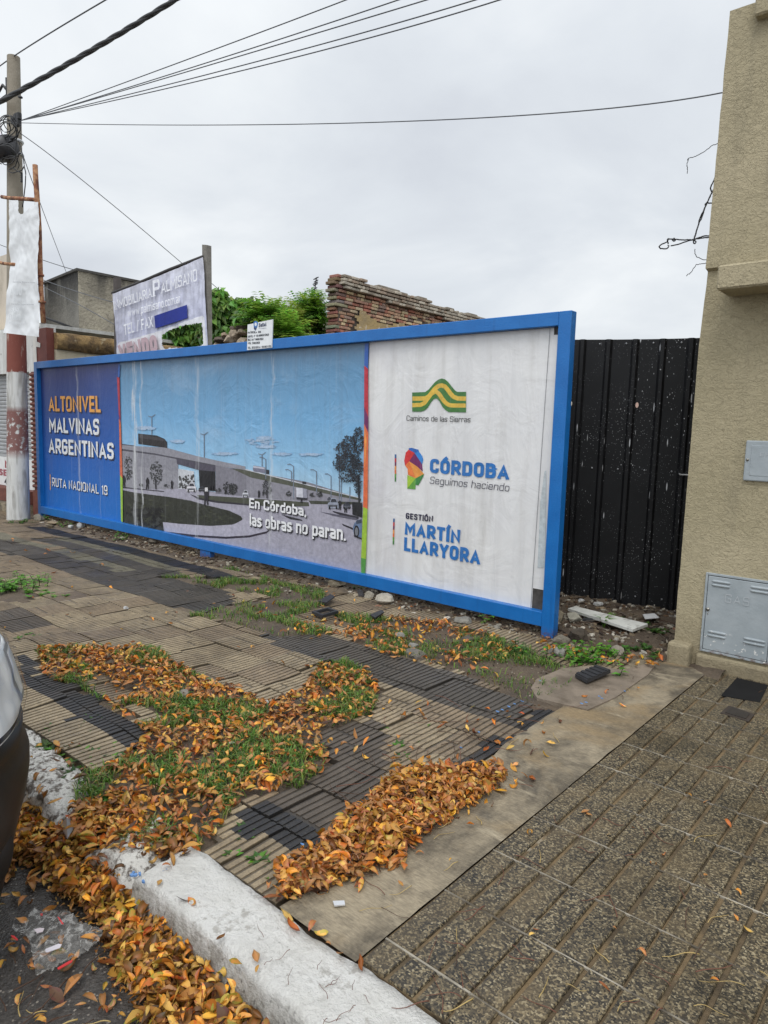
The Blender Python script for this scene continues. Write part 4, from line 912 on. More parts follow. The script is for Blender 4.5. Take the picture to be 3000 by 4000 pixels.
t = mk('banner_cloth'); c = t.mix(1.0, t.attr(), t.ramp(t.noise(1.0, 6, t.map((16, 16, 1.2))), (.3, .8), (.7, 1.12)), 'MULTIPLY'); t.set(c, .55, t.noise(40, 4), .003)
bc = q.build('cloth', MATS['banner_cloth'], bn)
def btext(txt, bl, br, tr, tl, rgb, **kw):
    q = MB(); f = quadpl(zs5(*bl), zs5(*br), zs5(*tr), zs5(*tl), BY); text(q, txt, f, srgb(*rgb), off=.034, **kw); q.build('lettering', MATS['banner_cloth'], bc)
LT = (244, 245, 250)
btext('INMOBILIARIA', (132,622), (478,500), (472,412), (116,540), LT, wt=.15, wd=.82, sp=.14, serif=True)
btext('P', (488,500), (556,478), (550,330), (484,350), (240, 241, 248), wt=.2, wd=1.0, serif=True)
btext('ALMISANO', (566,470), (898,352), (894,238), (562,370), LT, wt=.14, wd=.84, sp=.14, serif=True)
btext('www.palmisano.com.ar', (255,690), (745,552), (738,470), (253,612), LT, wt=.13, wd=.8, sp=.12)
btext('TEL / FAX', (222,852), (488,776), (480,676), (215,758), LT, wt=.15, wd=.86, sp=.13, serif=True)
btext('VENDO', (178,1100), (535,1010), (515,845), (160,945), (196, 170, 176), wt=.27, wd=.8, sp=.08)
q = MB()
pt = [(493,675),(795,572),(801,695),(503,791)]
q.prism([tuple(Vector(onY(*zs5(*p), BY)) - Vector((0, .022, 0))) for p in pt], (0, .001, 0), srgb(24, 44, 140)); q.build('blue_patch', MATS['banner_cloth'], bc)
WD = simple('grey_wood', (.22, .205, .18), .8, .3, 14, bump=.004, bscale=30)
q = MB(); a = onY(*zs5(957, 10), 5.66); c_ = onY(*zs5(985, 950), 5.66); q.prism([(a.x - .055, 5.64, a.z), (a.x + .055, 5.64, a.z - .02), (c_.x + .055, 5.64, -.2), (c_.x - .055, 5.64, -.2)], (0, .07, 0)); q.build('wooden_post', WD, bn)
q = MB(); q.tube([tuple(Vector(onY(*zs5(*p), BY + .03))) for p in ((92, 462), (340, 366), (620, 245), (930, 126))], .022, 6); q.build('top_bar', simple('dark_bar', (.05, .045, .045), .7), bn)
q = MB(); a = onY(*zs5(142, 325), 5.75); q.box((a.x - .05, 5.7, -.2), (a.x + .05, 5.78, a.z)); q.build('wooden_post', simple('dark_wood', (.10, .085, .08), .8), bn)

# ------------------------------------------------------------------ utility pole
pc = Vector((-11.86, 4.66, 0))
po = empty('utility_pole', tuple(pc), 'concrete utility pole painted white and red at its foot', 'pole')
t = mk('pole'); x = t.xyz(); nz = t.noise(9, 6, rough=.65)
conc = t.mix(t.ramp(t.noise(4, 6), (.3, 0.), (.7, 1.)), (.22, .19, .145), (.30, .265, .21))
red = t.mix(t.ramp(t.noise(1., 6, t.map((22, 22, 4))), (.60, 0.), (.68, .85)), (.20, .055, .038), (.48, .40, .34))
wht = t.mix(t.ramp(t.noise(1., 6, t.map((10, 10, 1.6)), .8), (.44, 0.), (.60, .8)), (.60, .60, .58), (.27, .255, .235))
pz = t.math('MULTIPLY', t.ramp(x[2], (1.0, 0.), (1.15, 1.)), t.ramp(x[2], (1.75, 1.), (1.85, 0.)))
wht = t.mix(t.math('MULTIPLY', pz, t.ramp(t.noise(14, 6, rough=.6), (.40, 0.), (.48, .95))), wht, (.19, .075, .065))
zz = t.math('ADD', x[2], t.math('MULTIPLY', t.math('SUBTRACT', t.noise(16, 4), .5), .12))
c = t.mix(t.ramp(t.math('MULTIPLY', zz, .2), (.473, 0.), (.475, 1.)), wht, red)
c = t.mix(t.ramp(t.math('MULTIPLY', zz, .2), (.70, 0.), (.703, 1.)), c, conc)
t.set(c, .75, nz, .010)
q = MB(); hs = np.linspace(-.2, 7.02, 30); n = 20; base = Vector((pc.x, pc.y)); topc = Vector((-11.55, 4.69))
V = []
for h_ in hs:
    f = max(0, h_) / 7.02; r = .205 + (.105 - .205) * f
    V += [(pc.x + (topc.x - pc.x) * f + r * math.cos(2*math.pi*k/n) * .85, pc.y + (topc.y - pc.y) * f + r * math.sin(2*math.pi*k/n) * .85, h_) for k in range(n)]
q.add(V, [(i*n+k, i*n+(k+1)%n, (i+1)*n+(k+1)%n, (i+1)*n+k) for i in range(len(hs)-1) for k in range(n)], sm=True); q.add(V[-n:], [tuple(range(n))]); q.build('shaft', MATS['pole'], po)
def pax(h_): f = h_ / 7.02; return Vector((pc.x + (topc.x - pc.x) * f, pc.y + (topc.y - pc.y) * f, h_)), (.205 - .1 * f) * .87
zp = lambda x, y, Y: onY(x * .3165, 200 + y * .3165, Y)      # pole-top details traced at their own depth
q = MB(); p = zp(160, 120, 4.69); q.tube([p + Vector((0, 0, -.18)), p + Vector((0, 0, .05))], .02, 6); q.tube([p + Vector((-.1, 0, 0)), p + Vector((.09, 0, .0))], .035, 8); q.tube([p + Vector((.08, 0, -.12)), p + Vector((.08, 0, .04))], .015, 6); q.build('insulator', simple('insulator_brown', (.035, .02, .018), .4), po)
q = MB(); p = zp(55, 560, 4.62); 
q.tube([p + Vector((-.2, 0, .12)), p + Vector((-.05, 0, .18)), p + Vector((.12, 0, .05))], .02, 6); q.tube([p + Vector((-.25, 0, -.02)), p + Vector((.15, 0, -.02))], .03, 6); q.tube([p + Vector((.14, 0, -.12)), p + Vector((.14, 0, .22))], .035, 6); q.build('cable_clamp', WIRE, po); q = MB(); q.tube([zp(235, 562, 4.6), zp(266, 572, 4.6)], .02, 5); q.build('bolt', WIRE, po)
q = MB(); 
for dx, dz in ((0, 0), (.08, -.03), (-.07, .04), (.03, .06), (.1, .05)): p = zp(195, 875, 4.55) + Vector((dx, 0, dz)); q.bevbox(tuple(p - Vector((.05, .03, .05))), tuple(p + Vector((.05, .03, .05))), .01)
q.build('junction_box', WIRE, po)
q = MB(); p = zp(62, 1205, 4.5); q.tube([p + Vector((.20, .0, .02)), p + Vector((.10, -.02, .0)), p + Vector((-.1, -.05, -.03)), p + Vector((-.25, -.06, -.05))], [.14, .17, .165, .09], 14); q.build('splice_case', simple('case_black', (.03, .03, .034), .45), po)
STL = simple('steel_band', (.55, .56, .57), .35, metal=.4)
for yy in (1130, 1290):
    cpt = zp(170, yy, 4.68); c0, r0 = pax(cpt.z); q = MB(); q.tube([c0 + Vector(((r0 + .004) * math.cos(a), (r0 + .004) * math.sin(a), .02 * math.sin(a + 1))) for a in np.linspace(0, 6.2832, 22)], .022, 5); q.build('steel_band', STL, po)
rg = random.Random(9); q = MB()
for k in range(13):
    cx, cy = rg.uniform(20, 150), rg.choice([rg.uniform(830, 1000), rg.uniform(1180, 1420)]); rx, ry = rg.uniform(60, 150), rg.uniform(60, 160); Yd = 4.42 + rg.uniform(-.06, .06); a0 = rg.uniform(0, 6)
    q.tube([zp(cx + rx * math.cos(a) + 8 * math.sin(3 * a), cy + ry * math.sin(a), Yd + .05 * math.sin(a)) for a in np.linspace(a0, a0 + rg.uniform(3.5, 6.2), 22)], .007, 5)
for pth in ([(250,900),(250,980),(200,1060),(130,1090)], [(200,900),(205,1000),(200,1150),(195,1300)], [(110,1460),(160,1440),(200,1470),(250,1495),(268,1500)], [(245,1150),(290,1330),(300,1420),(270,1470),(150,1505),(100,1480)], [(300,1430),(318,1500),(312,1650),(295,1800),(278,1925)], [(170,1050),(195,1100),(235,1180),(238,1260),(190,1420),(120,1460)]):
    q.tube([zp(a, c_, 4.45) for a, c_ in along(pth, 18)], .008, 5)
q.tube([zp(268, y, 4.5) for y in range(1500, 1625, 12)], [.012, .02] * 5 + [.012], 5)
q.build('slack_cable', WIRE, po)

# rusty bracket and torn white banner on the pole
RUST = mk('rust'); c = RUST.mix(RUST.ramp(RUST.noise(14, 6, rough=.6), (.4, 0.), (.6, 1.)), (.20, .065, .030), (.40, .22, .11)); c = RUST.mix(RUST.ramp(RUST.noise(6, 5), (.55, 0.), (.62, .8)), c, (.10, .035, .02)); RUST.set(c, .8, RUST.noise(60), .004); RUST = MATS['rust']
pb = empty('pole_banner', (-11.6, 4.4, 2.8), 'torn blank white banner on a rusty frame strapped to the pole', 'banner')
YB = 4.36
q = MB(); q.tube([zp(24, 1798, YB), zp(110, 1812, YB), zp(330, 1825, YB), zp(470, 1836, YB)], .028, 6)
q.build('upper_arm', RUST, pb)
q = MB(); V = [zp(433, 1405, YB), zp(440, 1560, YB), zp(450, 1700, YB), zp(460, 1850, YB)]; V += [onY(x, y, YB) for x, y in ((153, 900), (157, 1050), (161, 1150), (170, 1262))]; q.tube(V, .036, 8)
for y in (1075, 1180): q.tube([onY(157 + (y - 1050) * .055, y - 4, YB), onY(157 + (y - 1050) * .055, y + 4, YB)], .05, 8)
q.build('vertical_pipe', RUST, pb)
q = MB(); q.tube([onY(-10, 1022, YB), onY(12, 1029, YB), onY(30, 1031, YB), onY(60, 1033, YB - .02)], .025, 6); q.build('middle_arm', RUST, pb)
q = MB(); nu, nv = 40, 120; V = []; PX = []
for i in range(nu + 1):
    for j in range(nv + 1):
        u, v = i / nu, j / nv
        xl = np.interp(v, [0, .3, .75, 1], [34, 33, 28, 14]); xr = np.interp(v, [0, .2, 1], [150, 152, 151.5]); y = 780 + v * (1300 + 16 * u - 780)
        x = xl + (xr - xl) * u; PX.append((x, y)); w = .04 * fbm(u * 2, v * 3) + .008 * math.sin(u * 9 + v * 4) + .012 * fbm(u * 9, v * 10) * max(0, .5 - v) * 2 + .003 * fbm(u * 14, v * 5); p = onY(x, y, YB - .05); V.append((p.x, p.y + w, p.z))
tear = [(62,770),(64,800),(72,812),(70,826),(85,838),(96,832),(108,822),(124,806),(138,786),(160,782),(160,760),(60,760)]
F = [(i*(nv+1)+j, (i+1)*(nv+1)+j, (i+1)*(nv+1)+j+1, i*(nv+1)+j+1) for i in range(nu) for j in range(nv) if not inpoly(PX[i*(nv+1)+j][0] + 3*fbm(i*.4, j*.3), PX[i*(nv+1)+j][1], tear)]
q.add(V, F, sm=True); bo = q.build('cloth', simple('white_vinyl', (.74, .755, .77), .45, .1, 3, (.5, .5, .5), 2, (.6, .9)), pb)
q = MB()
for txt, x0, x1, y0, y1 in (('AUTO', 42, 85, 1152, 1125), ('A TOM', 40, 82, 1175, 1162), ('GAS', 42, 74, 1220, 1196), ('ELECT', 36, 80, 1248, 1228), ('MOTR', 36, 70, 1266, 1255)):
    q = MB(); text(q, txt, quadpl((x0, y0), (x1, y0 + 2), (x1, y1 + 2), (x0, y1), YB - .10), (.66, .68, .70), wt=.2, wd=.7, sp=.1, off=.004); q.build('faded_lettering', MATS['print_clean'], bo)
for x0, x1, y0, y1 in ((52, 138, 1105, 1098), (46, 134, 1191, 1184)): q = MB(); text(q, 'Cordoba Reparaciones', quadpl((x0, y0), (x1, y0 + 2), (x1, y1 + 2), (x0, y1), YB - .10), (.45, .46, .48), wt=.2, wd=.8, sp=.2, off=.004); q.build('faded_lettering', MATS['print_clean'], bo)

# ------------------------------------------------------------------ overhead lines
def sag(a, b_, s, n=28): return [a.lerp(b_, i / n) + Vector((0, 0, -s * 4 * (i / n) * (1 - i / n))) for i in range(n + 1)]
def cable(nm, A_, mid, B_, r, lab, grp=None, mt=None):
    """quadratic through three points"""
    P = []
    for i in range(41):
        s = i / 40; P.append(A_ * (2 * (s - .5) * (s - 1)) + mid * (4 * s * (1 - s)) + B_ * (2 * s * (s - .5)))
    q = MB(); q.tube(P, r, 5); return tag(q.build(nm, mt or WG), lab, 'cable', grp)
pt_ = zp(160, 105, 4.69)
cable('overhead_line', onY(-60, 318, 4.9), pt_ + Vector((0, -.02, .02)), onY(470, -34, 4.75), .009, 'single overhead line passing over the tip of the utility pole')
A_ = onY(-60, 430, 4.5); B_ = onY(760, -50, 4.2); M_ = onY(330, 212, 4.4)
for k in range(1):
    q = MB()
    for st in range(3):
        P = []
        for i in range(141):
            s = i / 140; p = A_ * (2*(s-.5)*(s-1)) + M_ * (4*s*(1-s)) + B_ * (2*s*(s-.5)); a = s * 30 + st * 2.094
            rr_ = .016 * (1.0 - .35 * s); P.append(p + Vector((.2 * math.cos(a), math.cos(a), math.sin(a))) * rr_)
        q.tube(P, [.024 * (1 - .35 * i / 140) for i in range(141)], 6)
    tag(q.build('twisted_cable', WIRE), 'thick black twisted bundle cable crossing the top of the pole', 'cable')
j = zp(250, 858, 4.55)
for (ex, ey), (mx, my), w in [((1349, 0), (760, 222), 'topmost'), ((1640, -30), (830, 238), 'second highest'), ((1690, -8), (880, 236), 'middle'), ((1850, -1), (960, 252), 'second lowest'), ((1935, 0), (1010, 260), 'lowest')]:
    Ye = 5.0; cable('service_wire', j, onY(mx, my, 4.78), onY(ex + (ex - mx) * .12, ey + (ey - my) * .12, Ye), 0.0055, 'thin %s service wire of five fanning out rightward from the pole' % w, 'service wires fanning out from the pole')
cable('service_wire', zp(270, 885, 4.55), onY(1400, 480, 4.95), onY(2822, 362, 5.17), .0048, 'long thin wire running nearly level from the pole to the stucco building')
cable('service_wire', zp(245, 1010, 4.6), onY(360, 735, 5.6), onY(720, 1036, 7.5), .0062, 'thin wire slanting down from the pole behind the estate agent banner')
cable('service_wire', onY(722, 1036, 7.5), onY(800, 1085, 9), onY(920, 1190, 11), .007, 'short stretch of thin wire dropping from the banner post to the trees')
cable('service_wire', zp(245, 1120, 4.6), onY(130, 720, 5.2), onY(262, 1072, 8.2), .006, 'thin wire falling from the pole to the weathered grey building')
cable('service_wire', zp(500, 1960, 5), onY(175, 860, 6), onY(250, 1062, 8.2), .007, 'faint second wire falling beside the rusty pipe to the grey building') if False else None
cable('service_wire', onY(-30, 945, 9), onY(180, 1020, 8.6), onY(310, 1058, 8.2), .010, 'thin wire reaching the roof corner of the grey building from the left')
cable('service_wire', onY(-30, 1015, 7), onY(200, 1105, 7.2), onY(440, 1180, 7.6), .009, 'thin upper wire hanging across the face of the grey building')
cable('service_wire', onY(-30, 1030, 7), onY(230, 1150, 7.2), onY(450, 1270, 7.6), .009, 'thin lower wire hanging across the face of the grey building')

# ------------------------------------------------------------------ neighbouring shop on the left
sh = empty('shop', (-13.5, 5.2, 0), 'low shop with a roller shutter behind the utility pole', 'shop')
t = mk('old_white'); c = t.mix(t.ramp(t.noise(1., 6, t.map((5, 5, 1.2))), (.42, 0.), (.7, .8)), (.60, .60, .58), (.30, .29, .265)); c = t.mix(t.ramp(t.noise(7, 6), (.62, 0.), (.7, .7)), c, (.18, .16, .14)); t.set(c, .8, t.noise(18, 6), .008)
OW = MATS['old_white']
t = mk('cream_wall'); c = t.mix(t.ramp(t.noise(2.2, 7, rough=.65), (.38, 0.), (.66, 1.)), (.62, .56, .43), (.50, .43, .30)); c = t.mix(t.ramp(t.noise(1., 6, t.map((5, 5, 1))), (.55, 0.), (.75, .7)), c, (.30, .26, .20)); t.set(c, .85, t.noise(22, 6), .012)
t = mk('ochre_old'); c = t.mix(t.ramp(t.noise(5, 8, rough=.7), (.4, 0.), (.62, 1.)), (.115, .075, .04), (.36, .235, .10)); c = t.mix(t.ramp(t.noise(9, 6), (.6, 0.), (.7, .8)), c, (.45, .37, .24)); t.set(c, .9, t.noise(20, 7), .03)
t = mk('red_old'); c = t.mix(t.ramp(t.noise(8, 6), (.3, 0.), (.7, 1.)), (.135, .036, .028), (.185, .055, .04)); c = t.mix(t.ramp(t.vor(5.5), (.045, 1.), (.065, 0.)), c, (.6, .56, .5)); t.set(c, .7, t.noise(30), .004)
t = mk('red_brick'); c = t.mix(t.ramp(t.noise(12, 6), (.3, 0.), (.7, 1.)), (.10, .032, .022), (.175, .055, .036)); t.set(c, .75, t.noise(40), .006)
q = MB(); q.box((-17.5, 5.2, 2.455), (-12.19, 5.5, 3.20)); q.box((-17.5, 5.25, 3.2), (-12.2, 16, 3.26)); q.build('fascia', OW, sh)
q = MB(); q.box((-17.5, 5.5, -.2), (-11.80, 16, 2.39)); q.box((-12.62, 5.26, -.2), (-12.47, 5.49, 2.455)); q.build('wall', MATS['cream_wall'], sh)
q = MB(); q.box((-12.20, 5.15, 2.452), (-11.76, 5.27, 3.14)); 
q.build('upper_pier', MATS['red_old'], sh)
q = MB(); q.add([(-12.25, 5.14, 2.452), (-12.12, 5.14, 2.452), (-12.13, 5.14, 2.85), (-11.98, 5.14, 2.83), (-11.97, 5.14, 2.90), (-12.10, 5.14, 2.93), (-12.07, 5.14, 3.14), (-12.25, 5.14, 3.14)], [(0,1,2,7), (2,3,4,5), (2,5,6,7)]); q.box((-12.25, 5.141, 2.451), (-12.201, 5.3, 3.141)); q.build('peeling_paint', simple('peel_white', (.62, .60, .56), .8, .2), sh)
q = MB(); z = -.05
while z < 2.44:
    if z > .42:
        P = [(-12.46, 5.20, z + .012), (-12.46, 5.155, z + .02), (-12.46, 5.14, z + .045), (-12.46, 5.155, z + .07), (-12.46, 5.20, z + .078)]
        q.prism(P, (.52, 0, 0))
    z += .083
q.box((-12.455, 5.18, -.1), (-11.945, 5.5, 2.45)); q.box((-12.47, 5.15, -.1), (-11.94, 5.19, .42)); q.build('brick_pillar', MATS['red_brick'], sh)
q = MB(); q.box((-12.56, 5.19, -.1), (-12.475, 5.26, 2.45)); q.build('door_jamb', simple('jamb_white', (.62, .61, .58), .7, .2), sh)
q = MB(); z = .98
while z < 2.40: q.prism([(-17, 5.34, z), (-17, 5.325, z + .012), (-17, 5.322, z + .045), (-17, 5.34, z + .07)], (4.40, 0, 0)); z += .0715
q.box((-17, 5.34, .95), (-12.6, 5.36, 2.45)); q.box((-17, 5.30, .93), (-12.6, 5.339, .98)); q.build('roller_shutter', simple('shutter_grey', (.33, .335, .34), .5, .15), sh)
q = MB(); q.box((-16.8, 5.28, .385), (-12.6, 5.32, .925)); sg = q.build('shop_sign', simple('sign_white', (.70, .70, .69), .5, .12), sh)
q = MB(); fn = lambda x0, x1, z0, hh: (lambda s, t_, o: (x0 + (x1 - x0) * s, 5.28 - o, z0 + hh * t_))
c_ = onY(8, 1832, 5.28)
text(q, 'MOTOR', fn(-13.97, -12.95, .72, .155), srgb(150, 62, 70), wt=.24, wd=.72, sp=.1, off=.003)
text(q, 'SERVICE', fn(-14.26, -12.92, .565, .125), srgb(156, 80, 90), wt=.24, wd=.78, sp=.1, off=.003); text(q, '4450055', fn(-14.02, -12.9, .405, .13), srgb(40, 40, 44), wt=.22, wd=.72, sp=.1, off=.003); q.build('lettering', MATS['print_clean'], sg)
q = MB(); q.box((-17, 5.05, .15), (-12.57, 5.33, .38)); q.build('red_sill', MATS['red_brick'], sh)
q = MB(); q.box((-17, 4.9, -.1), (-12.58, 5.3, .145)); q.build('step', MATS['concrete'], sh)
q = MB(); q.box((-11.95, 5.29, 2.40), (-11.71, 16, 2.80)); q.box((-11.97, 5.275, 2.40), (-11.70, 5.42, 2.795)); q.build('side_wall', MATS['cream_wall'], sh)
q = MB(); V = []; ys_ = np.linspace(5.275, 16, 60); pr = [(-11.80, 2.79), (-11.66, 2.80), (-11.645, 2.94), (-11.66, 3.07), (-11.95, 3.11)]
for y in ys_: V += [(a + .03 * fbm(y * 3, z_ * 4), y, z_ + .030 * fbm(y * 2.7, z_ * 2 + 4)) for a, z_ in pr]
q.add(V, [(i*5+k, (i+1)*5+k, (i+1)*5+k+1, i*5+k+1) for i in range(59) for k in range(4)], sm=True); q.add(V[:5], [(0, 1, 2, 3, 4)]); q.build('roof_slab', MATS['ochre_old'], sh)
bb = empty('beige_building', (-17, 7, 0), 'pale beige house end at the far left edge', 'building')
a = onY(30, 1000, 7.0); q = MB(); q.box((-26, 7, -.2), (a.x, 7.25, a.z + .05)); q.build('wall', simple('beige_wall', (.58, .51, .42), .85, .15, 3, (.3, .26, .2), 1.5), bb)
q = MB(); q.box((-26, 6.6, 3.0), (a.x + .1, 6.95, 3.75)); q.build('lower_wall', MATS['cream_wall'], bb)

# ------------------------------------------------------------------ weathered grey building
gb = empty('grey_building', (-17, 8.5, 0), 'weathered grey rough plastered building behind the shop', 'building')
t = mk('old_plaster'); a = t.noise(1.1, 7, rough=.65); d = t.noise(5, 7, dist=1.2, rough=.65)
c = t.mix(t.ramp(a, (.36, 0.), (.64, 1.)), (.24, .215, .17), (.42, .375, .29)); c = t.mix(t.ramp(d, (.56, 0.), (.72, .6)), c, (.13, .115, .095)); x = t.xyz()
c = t.mix(t.math('MULTIPLY', t.ramp(t.math('MULTIPLY', x[2], .15), (.66, 0.), (.77, 1.)), t.ramp(t.noise(1., 6, t.map((2.5, 2.5, .6))), (.40, 0.), (.58, .85))), c, (.045, .042, .038)); t.set(c, .9, t.math('ADD', d, t.noise(14, 6)), .09)
t = mk('dark_plaster'); x = t.xyz(); c = t.mix(t.ramp(t.noise(1.5, 7, rough=.65), (.36, 0.), (.64, 1.)), (.14, .135, .12), (.22, .21, .185)); c = t.mix(t.math('MULTIPLY', t.ramp(t.math('MULTIPLY', x[2], .2), (.82, 0.), (1.0, 1.)), t.ramp(t.noise(1., 6, t.map((2.4, 2.4, .7))), (.36, 0.), (.5, .95))), c, (.022, .021, .02)); t.set(c, .9, t.noise(12, 6), .03)
cz = 5.147; c0 = Vector((-16.509, 8.0)); l0 = onZ(172, 1112, cz); r0 = onX(640, 1128, -16.509); rd = Vector((l0.x - c0.x, l0.y - c0.y)); re = Vector((-16.509, 17))
q = MB(); V = [(l0.x, l0.y), (c0.x, c0.y), (re.x, re.y), (re.x - 4, re.y), (l0.x - 1, l0.y + 6)]
rg = random.Random(6); P = []
for i in range(31):
    s = i / 30; P.append((c0.x, c0.y + (re.y - c0.y) * s, cz + .03 * fbm(s * 9, 1) - .0 * s))
for i in range(30): q.add([(P[i][0], P[i][1], -.2), (P[i+1][0], P[i+1][1], -.2), P[i+1], P[i]], [(0, 1, 2, 3)])
q.add([(c0.x, c0.y, cz), (re.x, re.y, cz), (re.x - 4, re.y, cz), (l0.x - 1, l0.y + 6, cz), (l0.x, l0.y, cz)], [(0, 1, 2, 3, 4)])
q.build('side_wall', MATS['old_plaster'], gb)
q = MB(); q.add([(l0.x, l0.y, 3.95), (c0.x, c0.y, 3.80), (c0.x, c0.y, cz + .005), (l0.x, l0.y, cz + .005)], [(0, 1, 2, 3)]); q.add([(l0.x - 1, l0.y + 6, 3.8), (l0.x, l0.y, 3.8), (l0.x, l0.y, cz), (l0.x - 1, l0.y + 6, cz)], [(0, 1, 2, 3)]); q.build('front_wall', MATS['dark_plaster'], gb)
q = MB(); e = Vector((-.02, -.06)); q.add([(l0.x + e.x, l0.y + e.y, -.2), (c0.x + .05, c0.y + e.y, -.2), (c0.x + .05, c0.y + e.y, 3.79), (l0.x + e.x, l0.y + e.y, 3.94), (l0.x, l0.y + .1, 3.95), (c0.x, c0.y + .1, 3.80)], [(0, 1, 2, 3), (3, 2, 5, 4)]); q.build('lower_wall', MATS['old_plaster'], gb)
q = MB(); dv = (Vector((c0.x, c0.y, 0)) - Vector((l0.x, l0.y, 0))); q.prism([(l0.x, l0.y - .05, cz), (c0.x + .04, c0.y - .05, cz), (c0.x + .04, 17, cz), (c0.x - .3, 17, cz), (c0.x - .3, c0.y + .3, cz), (l0.x, l0.y + .3, cz)], (0, 0, .055)); q.build('parapet', simple('parapet_black', (.06, .056, .05), .9, .4, 5, bump=.02, bscale=14), gb)
q = MB(); q.tube([onX(175, 1240, -16.4), onX(300, 1287, -16.3)], .03, 6); q.build('pipe', WIRE, gb)

# ------------------------------------------------------------------ ruined brick wall (real bricks)
bw = empty('ruined_brick_wall', (-9.2, 9.2, 0), 'ruined red brick wall with broken top and ochre plaster below', 'wall')
t = mk('old_brick'); c = t.mix(1.0, t.attr(), t.ramp(t.noise(16, 6, rough=.65), (.25, .6), (.75, 1.25)), 'MULTIPLY'); c = t.mix(t.ramp(t.noise(4, 7), (.58, 0.), (.72, .5)), c, (.10, .085, .07)); t.set(c, .9, t.noise(30, 6), .014)
MORT = simple('mortar', (.10, .078, .062), .95, .35, 9)
XW = onY(1322, 1200, 9.0).x; wt0 = onX(1340, 1066, XW); wt1 = onX(1890, 1243, XW); rg = random.Random(12); q = MB(); mrt = MB(); H_ = .064; Lb = .20
rowsZ = np.arange(2.0, 4.8, H_); yA = 9.0
def wtop(y): return wt0.z + (wt1.z - wt0.z) * (y - wt0.y) / (wt1.y - wt0.y) + .03 * fbm(y * 2, 3)
def pla(y, z): return z < 3.70 - .035 * (y - 9) + .09 * fbm(y * 2.3, z * 2) and y > 9.42 + .22 * fbm(z * 3, 1)
BC = [(.36, .20, .14), (.30, .15, .095), (.34, .19, .12), (.25, .14, .10), (.40, .26, .17), (.28, .11, .075), (.37, .29, .19), (.22, .15, .12), (.42, .33, .20)]
for ri, z in enumerate(rowsZ):
    y = yA + rg.uniform(0, .10) + (.06 if ri % 2 else 0)
    while y < 21:
        L_ = Lb if rg.random() < .55 else Lb * .5
        if z + H_ < wtop(y) and not pla(y + L_ / 2, z):
            top = z > wtop(y) - .30; band = wtop(y) - .42 < z < wtop(y) - .31
            dx = rg.gauss(0, .011) + (.05 if top else 0) - (.045 if band else 0); cl = rg.choice(BC) if not top else rg.choice([(.30, .255, .20), (.26, .20, .15), (.36, .32, .26)])
            k = rg.uniform(.85, 1.5)
            if rg.random() > .02: q.bevbox((XW - .22, y + .006, z + .006), (XW + dx, y + L_ - .008, z + H_ - .010), .007, tuple(v * k for v in cl))
        y += L_
for i, z in enumerate(rowsZ):          # near broken end of the wall
    if z + H_ < wtop(9.0): q.bevbox((XW - .27, yA - .03 + rg.uniform(-.05, .05), z + .004), (XW - .03 + rg.uniform(-.03, .03), yA + .25, z + H_ - .007), .009, tuple(v * rg.uniform(.6, .95) for v in rg.choice(BC[:4] + [(.33, .27, .2)])))
q.build('brickwork', MATS['old_brick'], bw)
mrt.box((XW - .25, yA + .03, -.2), (XW - .03, 21, 3.9)); 
for y in np.arange(9.05, 21, .25): mrt.box((XW - .22, y, 3.9), (XW - .075, y + .25, wtop(y + .12) - .09))
mrt.build('mortar_core', MORT, bw)
q = MB(); ys_ = np.arange(9.3, 15, .06); zs_ = np.arange(2.2, 3.9, .05); V = [(XW + .012 + .012 * fbm(y * 3, z * 3), y, z) for y in ys_ for z in zs_]; nz_ = len(zs_)
q.add(V, [(i*nz_+j, (i+1)*nz_+j, (i+1)*nz_+j+1, i*nz_+j+1) for i in range(len(ys_)-1) for j in range(nz_-1) if pla(ys_[i] - .03, zs_[j] - .02)], sm=True)
t = mk('ochre_plaster'); c = t.mix(t.ramp(t.noise(5, 6), (.4, 0.), (.65, 1.)), (.40, .29, .135), (.33, .25, .14)); c = t.mix(t.ramp(t.noise(7, 5), (.62, 0.), (.66, .9)), c, (.55, .47, .36)); c = t.mix(t.ramp(t.noise(2.5, 5), (.55, 0.), (.7, .6)), c, (.24, .19, .12)); t.set(c, .9, t.noise(20, 6), .01)
q.build('plaster', MATS['ochre_plaster'], bw)
q = MB(); rg = random.Random(3); pts = [onY(1310, 1063, 9.0)]; 
for k in range(14):
    y = 9.0 + rg.random() ** 1.5 * 9; bmx = wtop(y); q.bevbox((XW - .2, y, bmx - .07), (XW + rg.uniform(.01, .04), y + rg.uniform(.15, .5), bmx - .07 + rg.uniform(.04, .075)), .012, (1, 1, 1))
q.build('coping', simple('coping_grey', (.235, .205, .165), .95, .4, 7, bump=.02, bscale=18), bw)

# ------------------------------------------------------------------ stones
STONE = simple('rubble', (1, 1, 1), .9, .35, 14, bump=.012, bscale=30, attr=True)
def rock_mesh(size, seed, flat=.6, ang=True):
    bm = bmesh.new(); bmesh.ops.create_icosphere(bm, subdivisions=2, radius=1.0); rg = random.Random(seed)
    pls = [(Vector((rg.gauss(0, 1), rg.gauss(0, 1), rg.gauss(0, 1))).normalized(), rg.uniform(.45, .8)) for _ in range(9)]
    for v in bm.verts:
        p = v.co.copy()
        for n_, d_ in pls:
            k = p.dot(n_) - d_
            if k > 0: p -= n_ * k
        p *= 1 + .12 * fbm(p.x * 2 + seed, p.y * 2, p.z * 2)
        v.co = Vector((p.x * size[0], p.y * size[1], p.z * size[2]))
    bm.verts.index_update(); V = [v.co.copy() for v in bm.verts]; F = [[v.index for v in f.verts] for f in bm.faces]; bm.free(); return V, F
def gz(x, y): return earthz(x, y) if x < -1.2 else 0
